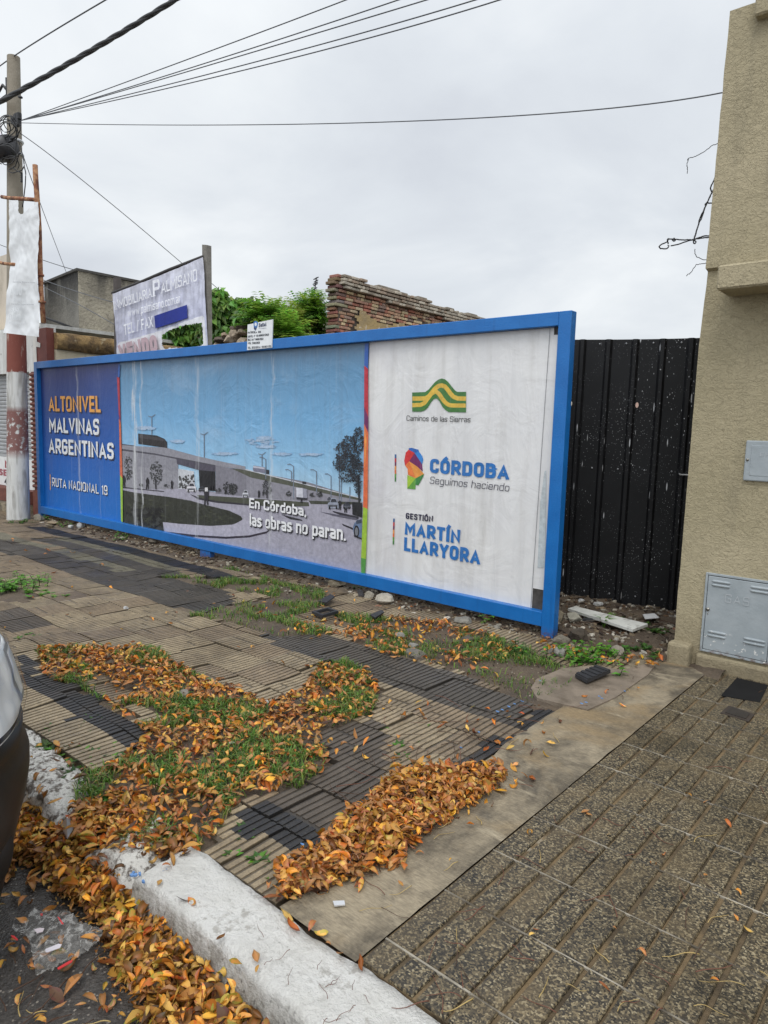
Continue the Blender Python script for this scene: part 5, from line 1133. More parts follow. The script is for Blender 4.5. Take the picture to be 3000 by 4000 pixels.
def stone(nm, px, py, w, h, rgb, lab, cat='stone', grp=None, seed=None, z=.0, depth=None, raise_=.3):
    p = onZ(px, py, z); d = (p - CAM).length; s = d / FPX * .82; rgb = tuple(c_ * .86 for c_ in rgb); seed = seed if seed is not None else int(px * 7 + py)
    V, F = rock_mesh((w * s * .62, w * s * .5 if depth is None else depth, h * s * .75), seed); rg = random.Random(seed); a = rg.uniform(0, 6.28) * .15
    ca, sa = math.cos(a), math.sin(a); q = MB(); q.add([(v.x * ca - v.y * sa, v.x * sa + v.y * ca, v.z + h * s * raise_) for v in V], F, srgb(*rgb)); o = q.build(nm, STONE); o.location = (p.x, p.y, max(gz(p.x, p.y), z)); return tag(o, lab, cat, grp)
hp = empty('rubble_heap', (-10, 8, 0), 'broken stone heap rising above the blue rail below the trees', 'rubble')
rg = random.Random(17)
for k, (x, y, w) in enumerate([(865,1330,50),(905,1335,70),(950,1300,40),(925,1305,55),(985,1325,60),(960,1340,60),(880,1310,30),(1075,1325,40),(1110,1328,30),(915,1288,36),(945,1285,44),(1000,1350,80),(850,1350,50)]):
    p = onY(x, y, 7.6); s = (p - CAM).length / FPX; V, F = rock_mesh((w * s * .6, w * s * .6, w * s * .42), 40 + k); q = MB(); q.add([v + p for v in V], F, srgb(*rg.choice([(150, 132, 112), (120, 104, 90), (176, 160, 140), (92, 80, 70)]))); q.build('block', STONE, hp)
q = MB(); a = onY(840, 1345, 7.6); c_ = onY(1130, 1335, 7.6); q.box((a.x, 7.5, -.2), (c_.x, 8.3, a.z - .03)); q.build('mound', MORT, hp)

# ------------------------------------------------------------------ trees behind the billboard
def leafmat(nm):
    t = mk(nm); c = t.mix(1.0, t.attr(), t.ramp(t.noise(9, 3), (.3, .8), (.7, 1.15)), 'MULTIPLY'); t.set(c, .45)
    tr = t.n('ShaderNodeBsdfTranslucent'); t.L.new(c, tr.inputs[0]); mx = t.n('ShaderNodeMixShader'); mx.inputs[0].default_value = .38; t.L.new(t.b.outputs[0], mx.inputs[1]); t.L.new(tr.outputs[0], mx.inputs[2]); t.L.new(mx.outputs[0], t.out.inputs[0]); return MATS[nm]
LEAF = leafmat('foliage'); BARK = simple('bark', (.085, .07, .052), .9, .4, 12, bump=.01, bscale=25)
def leaf(q, p, d, up, L_, w, col, fold=.3, droop=.15):
    d = d.normalized(); s = d.cross(up)
    if s.length < .01: s = Vector((1, 0, 0))
    s.normalize(); n_ = s.cross(d)
    m1 = p + d * L_ * .45 - n_ * L_ * droop * .3; e = p + d * L_ - n_ * L_ * droop
    q.add([p, m1 + s * w * .5 + n_ * w * fold, e, m1 - s * w * .5 + n_ * w * fold, m1], [(0, 4, 1), (1, 4, 2), (0, 3, 4), (3, 2, 4)], col)
def tree(nm, pxs, Y, root, lab, kind, n_, L_, cols, seed, cat='tree', grp=None):
    """pxs: clusters (px, py, r_px) of the crown as seen, spread through real depth round y=Y"""
    rg = random.Random(seed); o = empty(nm, (root[0], root[1], 0), lab, cat, grp); q = MB(); tk = MB(); tot = sum(c[2] ** 2 for c in pxs)
    hub = Vector((root[0], root[1], onY(pxs[0][0], 1380, Y).z))
    tk.tube([Vector((root[0], root[1], -.2)), Vector((root[0] + .05, root[1], hub.z * .5)), hub], [.09, .07, .05], 8)
    for (px, py, r) in pxs:
        Yc = Y + rg.uniform(-.5, .5); c0 = onY(px, py, Yc); R = r * (c0 - CAM).length / FPX
        tk.tube([hub, hub.lerp(c0, .5) + Vector((rg.uniform(-.1, .1), rg.uniform(-.1, .1), .05)), c0], [.035, .022, .008], 5)
        for _ in range(max(6, int(n_ * r * r / tot))):
            v = Vector((rg.gauss(0, 1), rg.gauss(0, 1), rg.gauss(0, 1))).normalized() * R * rg.random() ** .4; p = c0 + v
            if kind == 'broad':
                d = Vector((rg.gauss(0, .6), rg.gauss(0, .6), -.75 + rg.gauss(0, .35))); leaf(q, p, d, Vector((rg.gauss(0, .5), -.6, 1)), L_ * rg.uniform(.6, 1.15), L_ * .62 * rg.uniform(.7, 1.1), tuple(k * rg.uniform(.8, 1.2) for k in rg.choice(cols)))
            else:
                d = (v.normalized() * .7 + Vector((rg.gauss(0, .5), rg.gauss(0, .5), .25 + rg.gauss(0, .3)))).normalized(); ln = L_ * rg.uniform(.7, 1.3); cl = tuple(k * rg.uniform(.8, 1.2) for k in rg.choice(cols)); sd = d.cross(Vector((0, 0, 1)))
                if sd.length < .05: continue
                sd.normalize()
                for k in range(6):
                    b0 = p + d * ln * k / 6 - Vector((0, 0, .25 * ln * (k / 7) ** 2))
                    for sg_ in (-1, 1): leaf(q, b0, sd * sg_ + d * .45 + Vector((0, 0, -.15)), Vector((0, 0, 1)), ln * .40, ln * .17, cl, .1)
    tk.build('trunk', BARK, o); q.build('crown', LEAF, o); return o
GR = [(.13, .26, .05), (.10, .20, .04), (.17, .32, .065), (.07, .14, .035), (.21, .38, .08)]
GF = [(.22, .38, .055), (.18, .33, .05), (.28, .45, .07), (.13, .25, .04)]
GY = [(.30, .36, .07), (.38, .38, .09), (.22, .32, .06)]
GR = [tuple(v * 1.22 for v in c_) for c_ in GR]
GF = [tuple(v * 1.22 for v in c_) for c_ in GF]
GY = [tuple(v * 1.22 for v in c_) for c_ in GY]
tree('broadleaf_tree', [(850,1160,40),(835,1220,60),(880,1210,50),(900,1270,55),(930,1200,40),(960,1200,35),(985,1180,22),(1005,1190,18),(960,1250,45),(840,1290,60),(760,1300,60),(700,1290,60),(720,1240,50),(660,1320,50),(880,1310,40),(840,1145,18),(1020,1230,30),(800,1190,40)], 8.2, (-11.2, 8.3), 'broad leaved green tree with hanging leaves behind the wooden post', 'broad', 3600, .19, GR, 1)
tree('feathery_shrub', [(985,1255,40),(1010,1230,30),(1040,1265,45),(1080,1270,40),(1060,1230,22),(1035,1205,10),(1100,1300,45),(1130,1310,40),(1000,1290,40)], 7.9, (-9.3, 8.0), 'yellow green feathery shrub behind the white permit plate', 'fern', 520, .30, GF, 2, 'shrub')
tree('feathery_shrub', [(1090,1225,22),(1120,1235,25),(1150,1235,22),(1105,1210,10),(1130,1260,30),(1165,1255,25)], 9.2, (-10, 9.4), 'yellowish thin shrub in the gap between two feathery trees', 'fern', 260, .26, GY, 3, 'shrub')
tree('feathery_tree', [(1225,1190,24),(1190,1212,24),(1228,1240,34),(1190,1255,34),(1222,1172,14),(1172,1198,12),(1240,1215,22),(1170,1290,36),(1225,1290,38),(1240,1186,12)], 9.6, (-10.1, 9.7), 'tall feathery bright green tree beside the ruined brick wall', 'fern', 640, .28, GF + GR[:2], 4)
an = empty('tv_antenna', (-14, 13, 0), 'thin rooftop television antenna beyond the feathery tree', 'antenna')
q = MB(); q.tube([onY(1222, 1185, 13), onY(1236, 1083, 13)], .018, 5); q.build('mast', WIRE, an)
for i, y in enumerate((1087, 1098, 1106, 1112, 1128, 1136)):
    q = MB(); p = onY(1236 - (y - 1083) * .135, y, 13); q.tube([p - Vector((.07 if i % 2 else .10, 0, .02)), p + Vector((.08, 0, .02))], .016, 4); q.build('element', WIRE, an)

# ------------------------------------------------------------------ parked car (its front corner reaches into the picture)
def car():
    root = empty('parked_car', (-4.6, .15, -.15), 'silver parked car with a black bumper at the left kerb edge', 'car')
    t = mk('car_silver'); t.set((.66, .675, .69), .30, Metallic=.0); t.b.inputs['Coat Weight'].default_value = .6; t.b.inputs['Coat Roughness'].default_value = .06
    t = mk('car_plastic'); c = t.mix(t.ramp(t.noise(5, 5), (.3, 0.), (.7, 1.)), (.010, .0105, .012), (.020, .021, .024)); t.set(c, t.ramp(t.noise(2), (.3, .32), (.7, .5)), t.noise(160, 3), .0003); t.b.inputs['Specular IOR Level'].default_value = .3
    t = mk('car_glass'); t.set((.02, .024, .026), .05)
    t = mk('tyre'); t.set((.016, .016, .017), .85, t.noise(30), .004)
    t = mk('chrome_shine'); nn = t.vor(1., t.map((10, 22, 8))); t.set(t.mix(t.ramp(nn, (.2, 0.), (.7, 1.)), (.95, .96, .97), (.66, .68, .70)), .35, nn, .004, Metallic=.0)  # pale non-metal facets; the headlight's bright reflections are put into the colour
    t = mk('lamp_grey'); t.set((.30, .31, .32), .3)
    t = mk('lens'); t.set((.9, .92, .93), .03); t.b.inputs['Transmission Weight'].default_value = .0
    tr = t.n('ShaderNodeBsdfTransparent'); mx = t.n('ShaderNodeMixShader'); fr = t.n('ShaderNodeFresnel'); fr.inputs[0].default_value = 1.5
    gl = t.n('ShaderNodeBsdfGlossy'); gl.inputs['Roughness'].default_value = .04; t.L.new(t.math('MULTIPLY', fr.outputs[0], .7, True), mx.inputs[0]); t.L.new(tr.outputs[0], mx.inputs[1]); t.L.new(gl.outputs[0], mx.inputs[2]); t.L.new(mx.outputs[0], t.out.inputs[0])
    YC = .15; HW = .85                                     # centre line and half width
    def lev(z, k, a, bb, inset=0.0):
        b2 = min(bb, HW - inset); cy = YC + HW - inset - b2; lo, hi = -4.0, -1.2
        for _ in range(40):
            mid = (lo + hi) / 2; v = min((-mid - a * math.cos(tt)) / (cy + b2 * math.sin(tt)) for tt in np.linspace(0, 1.57, 60))
            if v > k: lo = mid
            else: hi = mid
        return z, lo, a, b2, inset
    # z, |x|/y of the silhouette, corner semi-axes, side inset
    L_ = [lev(.02, 2.83, .62, .55, .07), lev(.12, 2.745, .62, .60, .04), lev(.24, 2.66, .62, .62, .015), lev(.36, 2.58, .62, .62, .0), lev(.46, 2.545, .62, .62, 0), lev(.515, 2.542, .62, .62, 0), lev(.535, 2.552, .62, .62, .006), lev(.578, 2.605, .62, .62, .03), lev(.584, 2.600, .62, .62, .03), lev(.640, 2.592, .62, .62, .026), lev(.645, 2.64, .62, .62, .05), lev(.665, 2.635, .62, .62, .045), lev(.70, 2.59, .62, .62, .008), lev(.74, 2.63, .66, .63, .006), lev(.80, 2.68, .72, .66, .008), lev(.86, 2.76, .80, .70, .02), lev(.91, 2.92, .95, .74, .05), lev(.95, 3.4, 1.05, .78, .09)]
    NA = 18
    def ring(l, off=0.0):
        z, cx, a, b2, ins = l; P = []; cy = YC + HW - ins - b2
        for i in range(NA + 1): tt = 1.5708 * i / NA; P.append((cx + (a + off) * max(0.0, math.cos(tt)) ** .92, cy + (b2 + off) * max(0.0, math.sin(tt)) ** .92, z))
        xr = -6.6
        P += [(-3.2, YC + HW - ins + off, z), (-4.5, YC + HW - ins + off, z), (-5.8, YC + HW - ins + off, z), (xr + .2, YC + HW - ins - .05, z), (xr, YC + HW - .4, z)]
        M_ = [(p[0], 2 * YC - p[1], p[2]) for p in P]; return P + M_[::-1]
    def skin(ls, nm, m_, par, off=0.0, capb=False, capt=False):
        q = MB(); V = []; n = 0
        for l in ls: r = ring(l, off); n = len(r); V += r
        q.add(V, [(i*n+k, i*n+(k+1) % n, (i+1)*n+(k+1) % n, (i+1)*n+k) for i in range(len(ls)-1) for k in range(n)], sm=True)
        if capb: q.add(V[:n], [tuple(range(n))[::-1]])
        if capt: q.add(V[-n:], [tuple(range(n))])
        return q.build(nm, MATS[m_], par)
    skin(L_[:11], 'bumper', 'car_plastic', root, 0, True); body = skin(L_[10:], 'body', 'car_silver', root, 0, False, True)
    # headlight bowl and lens wrapped round the corner
    zs = np.linspace(.672, .885, 12)
    def hl(off, t0, t1, z0, z1, shrink=0.0):
        V = []; n = 22
        for z in np.linspace(z0, z1, 14):
            i = max(j for j in range(len(L_)) if L_[j][0] <= z + 1e-6); i = min(i, len(L_) - 2); f = (z - L_[i][0]) / (L_[i+1][0] - L_[i][0]); l = [a + (c - a) * f for a, c in zip(L_[i], L_[i+1])]
            zf = (z - z0) / (z1 - z0); ta = t0 + .10 * abs(zf - .4) + shrink; tb = t1 - .35 * max(0, .45 - zf) - .25 * max(0, zf - .75) - shrink
            cy = YC + HW - l[4] - l[3]
            for k in range(n + 1): tt = ta + (tb - ta) * k / n; V.append((l[1] + (l[2] + off) * max(0.0, math.cos(tt)) ** .92, cy + (l[3] + off) * max(0.0, math.sin(tt)) ** .92, z))
        q = MB(); q.add(V, [(r*(n+1)+k, r*(n+1)+k+1, (r+1)*(n+1)+k+1, (r+1)*(n+1)+k) for r in range(13) for k in range(n)], sm=True); return q
    h1 = hl(.003, .25, 1.30, .668, .872).build('headlight', MATS['chrome_shine'], root)
    hl(.016, .24, 1.31, .664, .876).build('lens', MATS['lens'], h1)
    hl(.0012, .17, 1.37, .650, .892).build('lamp_gasket', BK, h1); hl(.0045, .97, 1.36, .70, .86).build('reflector', MATS['lamp_grey'], h1); hl(.006, 1.0, 1.33, .715, .845).build('reflector_bowl', MATS['chrome_shine'], h1)
    for sgn in (1, -1):
        q = MB(); l = L_[2]; p = Vector((l[1] + l[2] * math.cos(.75), YC + sgn * (HW - l[4] - l[3] + l[3] * math.sin(.75) - 0), .22)); d = Vector((.8, sgn * .6, 0)); q.tube([p - d * .02, p + d * .012], [.075, .085], 18); q.tube([p + d * .012, p + d * .016], .055, 16)
        q.build('fog_light', BK, root)
    q = MB(); q.bevbox((L_[13][1] + L_[13][2] - .08, YC - .45, .66), (L_[13][1] + L_[13][2] + .006, YC + .45, .80), .02); q.build('grille', MATS['car_plastic'], root)
    # hood, cabin
    q = MB(); hx = [-2.45, -2.7, -3.1, -3.5]; hz = [.90, .965, 1.01, 1.045]; V = []
    for x, z in zip(hx, hz): V += [(x, YC + yy, z - .05 * abs(yy) ** 2.2) for yy in np.linspace(-.74, .74, 13)]
    q.add(V, [(i*13+k, (i+1)*13+k, (i+1)*13+k+1, i*13+k+1) for i in range(3) for k in range(12)], sm=True); q.build('hood', MATS['car_silver'], root)
    q = MB(); V = []; prof = [(-3.45, .98, .76), (-4.15, 1.46, .60), (-4.6, 1.50, .60), (-5.6, 1.48, .58), (-6.4, 1.02, .70)]
    for x, z, w in prof: V += [(x, YC - w, z), (x, YC + w, z), (x, YC + .80, .93), (x, YC - .80, .93)]
    q.add(V, [(i*4+a, (i+1)*4+a, (i+1)*4+(a+1) % 4, i*4+(a+1) % 4) for i in range(4) for a in range(4)]); q.build('windows', MATS['car_glass'], root)
    q = MB(); q.bevbox((-5.6, YC - .60, 1.485), (-4.1, YC + .60, 1.53), .03, seg=2)
    for sg_ in (1, -1):
        for i in (0, 3): q.tube([(prof[i][0], YC + sg_ * prof[i][2], prof[i][1]), (prof[i+1][0], YC + sg_ * prof[i+1][2], prof[i+1][1])], .03, 6)
        q.tube([(-4.75, YC + sg_ * .60, 1.5), (-4.8, YC + sg_ * .80, .93)], .03, 6)
    q.build('roof', MATS['car_silver'], root)
    for x in (-3.25, -5.75):
        for sg_ in (1, -1):
            q = MB(); c_ = Vector((x, YC + sg_ * .72, .16)); q.tube([c_ + Vector((0, -.09, 0)), c_ + Vector((0, -.10, 0)), c_ + Vector((0, .10, 0)), c_ + Vector((0, .09, 0))], [.26, .31, .31, .26], 28); w = q.build('wheel', MATS['tyre'], root)
            q = MB(); q.tube([c_ + Vector((0, sg_ * .085, 0)), c_ + Vector((0, sg_ * .107, 0))], [.20, .19], 24); q.build('rim', MATS['car_silver'], w)
car()

# ------------------------------------------------------------------ rubble, boards and loose tiles along the billboard foot
for (x, y, w, h, c_, lab) in [
 (2240,2448,70,44,(176,172,156),'pale ridged tile fragment beside the right billboard post'),
 (2180,2440,46,52,(150,138,116),'tan stone slab leaning on the right billboard post'),
 (2178,2408,40,40,(120,110,96),'grey stone wedged behind the right billboard post'),
 (2195,2515,76,48,(138,130,116),'flat grey angular stone at the foot of the right billboard post'),
 (2296,2446,58,34,(50,50,52),'dark ridged tile fragment near the right billboard post'),
 (2270,2510,90,60,(84,74,62),'brown earth-covered stone right of the flat grey stone'),
 (2408,2554,58,36,(168,158,144),'pale pinkish stone beside the nettles'),
 (2185,2560,56,38,(160,158,150),'rounded pale stone left of the nettles'),
 (2160,2552,34,26,(150,148,140),'small pale pebble left of the nettles'),
 (2060,2535,22,18,(180,168,148),'small beige pebble below the billboard end'),
 (1830,2505,52,30,(104,98,92),'grey flat stone under the bottom rail near three brownish stones'),
 (1815,2435,90,34,(150,146,136),'long pale stone under the white poster'),
 (1905,2432,44,40,(128,98,80),'reddish brown brick piece under the white poster'),
 (1960,2425,70,44,(110,98,84),'brownish boulder under the right end of the bottom rail'),
 (2030,2440,60,40,(96,84,70),'dark brown stone under the right end of the bottom rail'),
 (1940,2458,36,24,(156,150,138),'pale chip below the reddish brick piece'),
 (1505,2355,80,50,(196,188,172),'chunky whitish rock under the divider between the posters'),
 (1440,2335,50,32,(166,158,142),'sharp pale stone left of the chunky whitish rock'),
 (1410,2330,40,34,(70,68,70),'dark grey stone beside the sharp pale stone'),
 (1310,2290,96,32,(170,158,136),'long tan flat stone under the picture poster'),
 (1330,2318,84,30,(112,98,80),'brown flat stone below the long tan flat stone'),
 (1490,2320,60,36,(100,92,88),'crumbled grey brown rubble under the bottom rail'),
 (1625,2560,90,36,(128,122,114),'grey concrete lump in the grass near the dark tile band'),
 (1560,2490,60,24,(150,146,138),'low grey stone half sunk in the grass'),
 (1612,2530,50,22,(156,152,144),'little pale stone in the leafy grass'),
 (603,2124,50,28,(112,104,92),'grey stone beneath the left half of the bottom rail'),
 (380,2068,60,30,(140,126,106),'brownish stone beneath the deep blue poster'),
 (420,2072,70,34,(110,98,82),'dull brown stone right of the brownish stone'),
 (316,2060,36,26,(190,190,190),'whitish grey stone below the deep blue poster'),
 (276,2063,26,14,(214,212,206),'white chip of plaster below the deep blue poster'),
 (152,2035,46,30,(150,142,126),'broken slab beside the pole foot and blue post'),
 (206,2044,56,12,(158,140,114),'flat tan shard by the left blue post'),
 (195,2058,40,14,(150,136,114),'short tan shard in front of the left blue post'),
 (640,2142,40,18,(134,126,112),'small flat stone under the middle of the bottom rail'),
 (1085,2232,50,32,(168,164,152),'pale triangular stone under the picture poster'),
 (1030,2225,40,24,(120,110,96),'dull stone left of the pale triangular stone'),
 (720,2725,46,38,(150,142,132),'grey stone among the fallen leaves on the grass'),
 (2335,2395,40,22,(206,206,204),'white plaster lump at the fence foot'),
 (2270,2368,40,14,(220,220,220),'white plaster crumb near the fence'),
]: stone('stone', x, y, w, h, c_, lab, grp='rubble stones along the billboard foot')
rg = random.Random(31)
for k in range(70):
    u = rg.random(); x0, y0 = -11.6 + 9.6 * u, rg.uniform(4.72, 5.05)
    if rg.random() < .25: x0, y0 = rg.uniform(-2.9, -1.7), rg.uniform(4.9, 6.0)
    px = toPx((x0, y0, 0)); s = rg.uniform(.015, .05); V, F = rock_mesh((s, s * .8, s * .55), 900 + k); q = MB(); q.add(V, F, srgb(*rg.choice([(150, 138, 118), (100, 88, 72), (186, 178, 164), (84, 74, 64), (130, 92, 72)]))); o = q.build('rubble_chip', STONE); o.location = (x0, y0, earthz(x0, y0) + s * .25)
    o.rotation_euler = (0, 0, rg.uniform(0, 6)); tag(o, 'small chip of rubble in the dirt strip at the billboard foot', 'stone', 'small rubble chips by the billboard')
def debris(nm, n_, samp, lab, cols, smin, smax):
    q = MB(); rg = random.Random(len(lab)); k = 0
    while k < n_:
        x, y = samp(rg); k += 1; s_ = rg.uniform(smin, smax); a = rg.uniform(0, 6.28); z = earthz(x, y) + .002; e = s_ * rg.uniform(.15, .9); ca, sa = math.cos(a), math.sin(a); tl = rg.uniform(-.35, .35)
        P = [(s_, 0), (.2 * s_, e), (-s_ * .8, e * .6), (-s_, -e * .3), (.1 * s_, -e)]; T_ = [(x + p * ca - r * sa, y + p * sa + r * ca, z + .4 * s_ + p * tl) for p, r in P]; B_ = [(t_[0], t_[1], z - .01) for t_ in T_]
        q.add(T_ + B_, [(0, 1, 2, 3, 4)] + [(i, 5 + i, 5 + (i + 1) % 5, (i + 1) % 5) for i in range(5)], (lambda k_, c_: srgb(*[v * k_ for v in c_]))(rg.uniform(.75, 1.1), rg.choice(cols)))
    tag(q.build(nm, STONE), lab, None, None, 'stuff')
DC = [(128, 112, 90), (92, 76, 60), (150, 138, 118), (70, 58, 48), (176, 168, 152), (110, 84, 62), (60, 48, 40)]
debris('debris', 2600, lambda r: (r.uniform(-11.9, -2.2), 4.62 + .62 * r.random() ** .8 + .1 * r.gauss(0, 1)), 'fine rubble crumbs and straw in the dirt under the billboard', DC, .006, .026)
debris('debris', 1500, lambda r: (lambda y: (r.uniform(-3.4 + .0 * y, -1.6), y))(r.uniform(4.8, 6.7)), 'fine rubble and splinters strewn before the black fence', DC + [(190, 184, 172)], .006, .028)
debris('gravel', 900, lambda r: (r.uniform(-3.4, -1.9), r.uniform(3.6, 4.9)), 'fine gravel crumbs on the bare earth beside the concrete patch', DC, .003, .009)
debris('gravel', 700, lambda r: (r.uniform(-6.5, -1.8), r.uniform(1.5, 4.4)), 'fine gravel crumbs on the bare earth between the tiles', DC, .003, .008)
def slab(nm, pts, z, th, m_, lab, cat, ridges=0):
    P = [onZ(*p, z) for p in pts]; q = MB(); q.prism([(p.x, p.y, z + dz) for p, dz in zip(P, (0, .012, .02, .006) if len(P) == 4 else [0] * len(P))], (0, 0, th))
    for i in range(ridges):
        a, c_ = (i + .2) / ridges, (i + .8) / ridges; A0 = P[0].lerp(P[1], a); A1 = P[0].lerp(P[1], c_); B0 = P[3].lerp(P[2], a); B1 = P[3].lerp(P[2], c_)
        zz = lambda p, k: (p.x, p.y, z + th + .001 + k)
        q.prism([zz(A0, .012 * a), zz(A1, .012 * c_), zz(B1, .006 + .014 * c_), zz(B0, .006 + .014 * a)], (0, 0, .006))
    return tag(q.build(nm, m_), lab, cat)
TB = simple('tile_black', (.028, .028, .031), .6, .3, 20, bump=.003, bscale=80)
slab('loose_tile', [(2246,2645),(2330,2617),(2384,2640),(2292,2672)], .02, .022, TB, 'loose black ridged tile lying on the concrete patch', 'tile', 5)
slab('tile_shard', [(1242,2352),(1290,2330),(1308,2342),(1275,2360)], .03, .012, TB, 'black tile shard in the grass above the square frame', 'tile')
slab('tile_shard', [(1445,2405),(1490,2392),(1500,2404),(1465,2420)], .02, .012, TB, 'black tile shard in the grass right of the square frame', 'tile')
q = MB(); P = [onZ(*p, .03) for p in ((1218,2391),(1282,2374),(1322,2388),(1258,2406))]; cc = sum(P, Vector()) / 4
for i in range(4): a, c_ = P[i], P[(i+1) % 4]; q.prism([(a.x, a.y, .012), (c_.x, c_.y, .012), tuple(cc + (c_ - cc) * .72 + Vector((0, 0, -.018))), tuple(cc + (a - cc) * .72 + Vector((0, 0, -.018)))], (0, 0, .025))
tag(q.build('drain_frame', TB), 'small black square frame set in the grass', 'drain frame')
WB = simple('board_white', (.60, .60, .56), .75, .2, 6, (.12, .10, .08), 7, (.55, .68), bump=.004)
slab('white_board', [(2218,2386),(2246,2382),(2530,2456),(2470,2472)], .06, .022, WB, 'dirty white board lying in front of the black fence', 'board')
slab('paper_scrap', [(2510,2402),(2556,2403),(2574,2423),(2520,2422)], .075, .006, simple('paper', (.62, .62, .62), .7, .1), 'crumpled pale paper scrap at the fence foot', 'paper')
slab('paper_scrap', [(820,2790),(838,2784),(852,2796),(832,2806)], .03, .006, MATS['paper'], 'tiny white paper scrap lying on the leafy grass', 'paper') if False else None
for x, y, lab in ((905, 2905, 'small white plastic scrap on the grass beneath the leaves'), (1040, 2745, 'little crumpled white scrap beside the cream paving edge'), (490, 2440-60, 'tiny white pebble on the ribbed paving')):
    stone('scrap', x, y, 22, 14, (226, 226, 226), lab, 'scrap', seed=x)
q = MB(); P = [onZ(*p, -.02) for p in ((236,3215),(290,3216),(286,3240),(262,3250))]; q.add([(P[0].x, P[0].y, -.03), (P[1].x, P[1].y, .0), (P[2].x, P[2].y, -.02), (P[3].x, P[3].y, -.05), ((P[0].x + P[2].x) / 2, (P[0].y + P[2].y) / 2, .02)], [(0, 1, 4), (1, 2, 4), (2, 3, 4), (3, 0, 4)])
tag(q.build('foil_scrap', simple('foil', (.72, .73, .75), .3, .1, metal=.6)), 'silvery folded foil scrap in the gap of the kerb', 'scrap')
q = MB(); P = [onZ(*p, .012) for p in ((1300,3522),(1345,3520),(1348,3536),(1306,3540))]; q.prism([(p.x, p.y, .010) for p in P], (0, 0, .005)); tag(q.build('foil_scrap', MATS['foil']), 'small shiny foil strip beside the leaf pile on the concrete strip', 'scrap')

# clear plastic bag on the wet road
out_ = [(430,380),(560,400),(740,390),(930,465),(1060,560),(1300,640),(1370,690),(1280,780),(1000,1000),(760,1110),(480,1240),(450,1180),(400,900),(310,690),(160,640),(150,590),(310,550),(380,450)]
t = mk('bag_film'); nn = t.noise(13, 5, dist=1.2); rid = t.ramp(t.math('ABSOLUTE', t.math('SUBTRACT', nn, .5)), (0., 1.), (.06, 0.))
tr = t.n('ShaderNodeBsdfTransparent'); tr.inputs[0].default_value = (.93, .93, .92, 1); mx = t.n('ShaderNodeMixShader'); t.set(t.mix(t.ramp(t.attr(), (.5, 0.), (.6, 1.)), (.55, .03, .03), (.78, .76, .72)), .18, nn, .02, 1.0)
fac = t.math('ADD', t.math('MULTIPLY', rid, .38), t.math('MULTIPLY', t.ramp(t.noise(8, 4), (.4, 0.), (.65, 1.)), .26)); fac = t.math('ADD', t.math('MULTIPLY', fac, .8), .07, True); t.L.new(fac, mx.inputs[0]); t.L.new(tr.outputs[0], mx.inputs[1]); t.L.new(t.b.outputs[0], mx.inputs[2]); t.L.new(mx.outputs[0], t.out.inputs[0])
q = MB(); n = 70; V = []; ok = []
for i in range(n + 1):
    for j_ in range(n + 1):
        a, c_ = 140 + 1240 * i / n, 370 + 880 * j_ / n; p = onZ(a * .3014, 3450 + c_ * .3014, -.14); ok.append(inpoly(a + 12 * fbm(a * .02, c_ * .02), c_, out_)); V.append((p.x, p.y, -.135 + .035 * abs(fbm(p.x * 9, p.y * 9, 3)) + .012 * abs(fbm(p.x * 30, p.y * 30)) + .02 * max(0, 1 - abs(a - 600) / 350) * max(0, 1 - abs(c_ - 600) / 300)))
q.add(V, [(i*(n+1)+j_, (i+1)*(n+1)+j_, (i+1)*(n+1)+j_+1, i*(n+1)+j_+1) for i in range(n) for j_ in range(n) if ok[i*(n+1)+j_]], sm=True); bag = q.build('plastic_bag', MATS['bag_film']); tag(bag, 'crumpled clear plastic bag lying on the wet road', 'bag')
q = MB()
for pts, rgb in (([(740,1105),(900,1010),(945,1000),(930,1030),(760,1125)], (196, 40, 40)), ([(745,440),(765,445),(825,530),(800,535)], (200, 44, 48)), ([(520,400),(555,395),(550,425),(525,420)], (190, 40, 44)), ([(140,680),(185,685),(235,735),(220,745),(150,700)], (200, 40, 40)), ([(590,860),(760,790),(800,800),(780,840),(610,900),(585,890)], (216, 210, 216)), ([(440,605),(520,585),(575,590),(555,630),(480,650)], (218, 204, 208))):
    P = [onZ(a * .3014, 3450 + c_ * .3014, -.10) for a, c_ in pts]; q = MB(); q.prism([tuple(p) for p in P], (0, 0, .002), srgb(*rgb)); q.build('printed_band', MATS['print_clean'], bag)

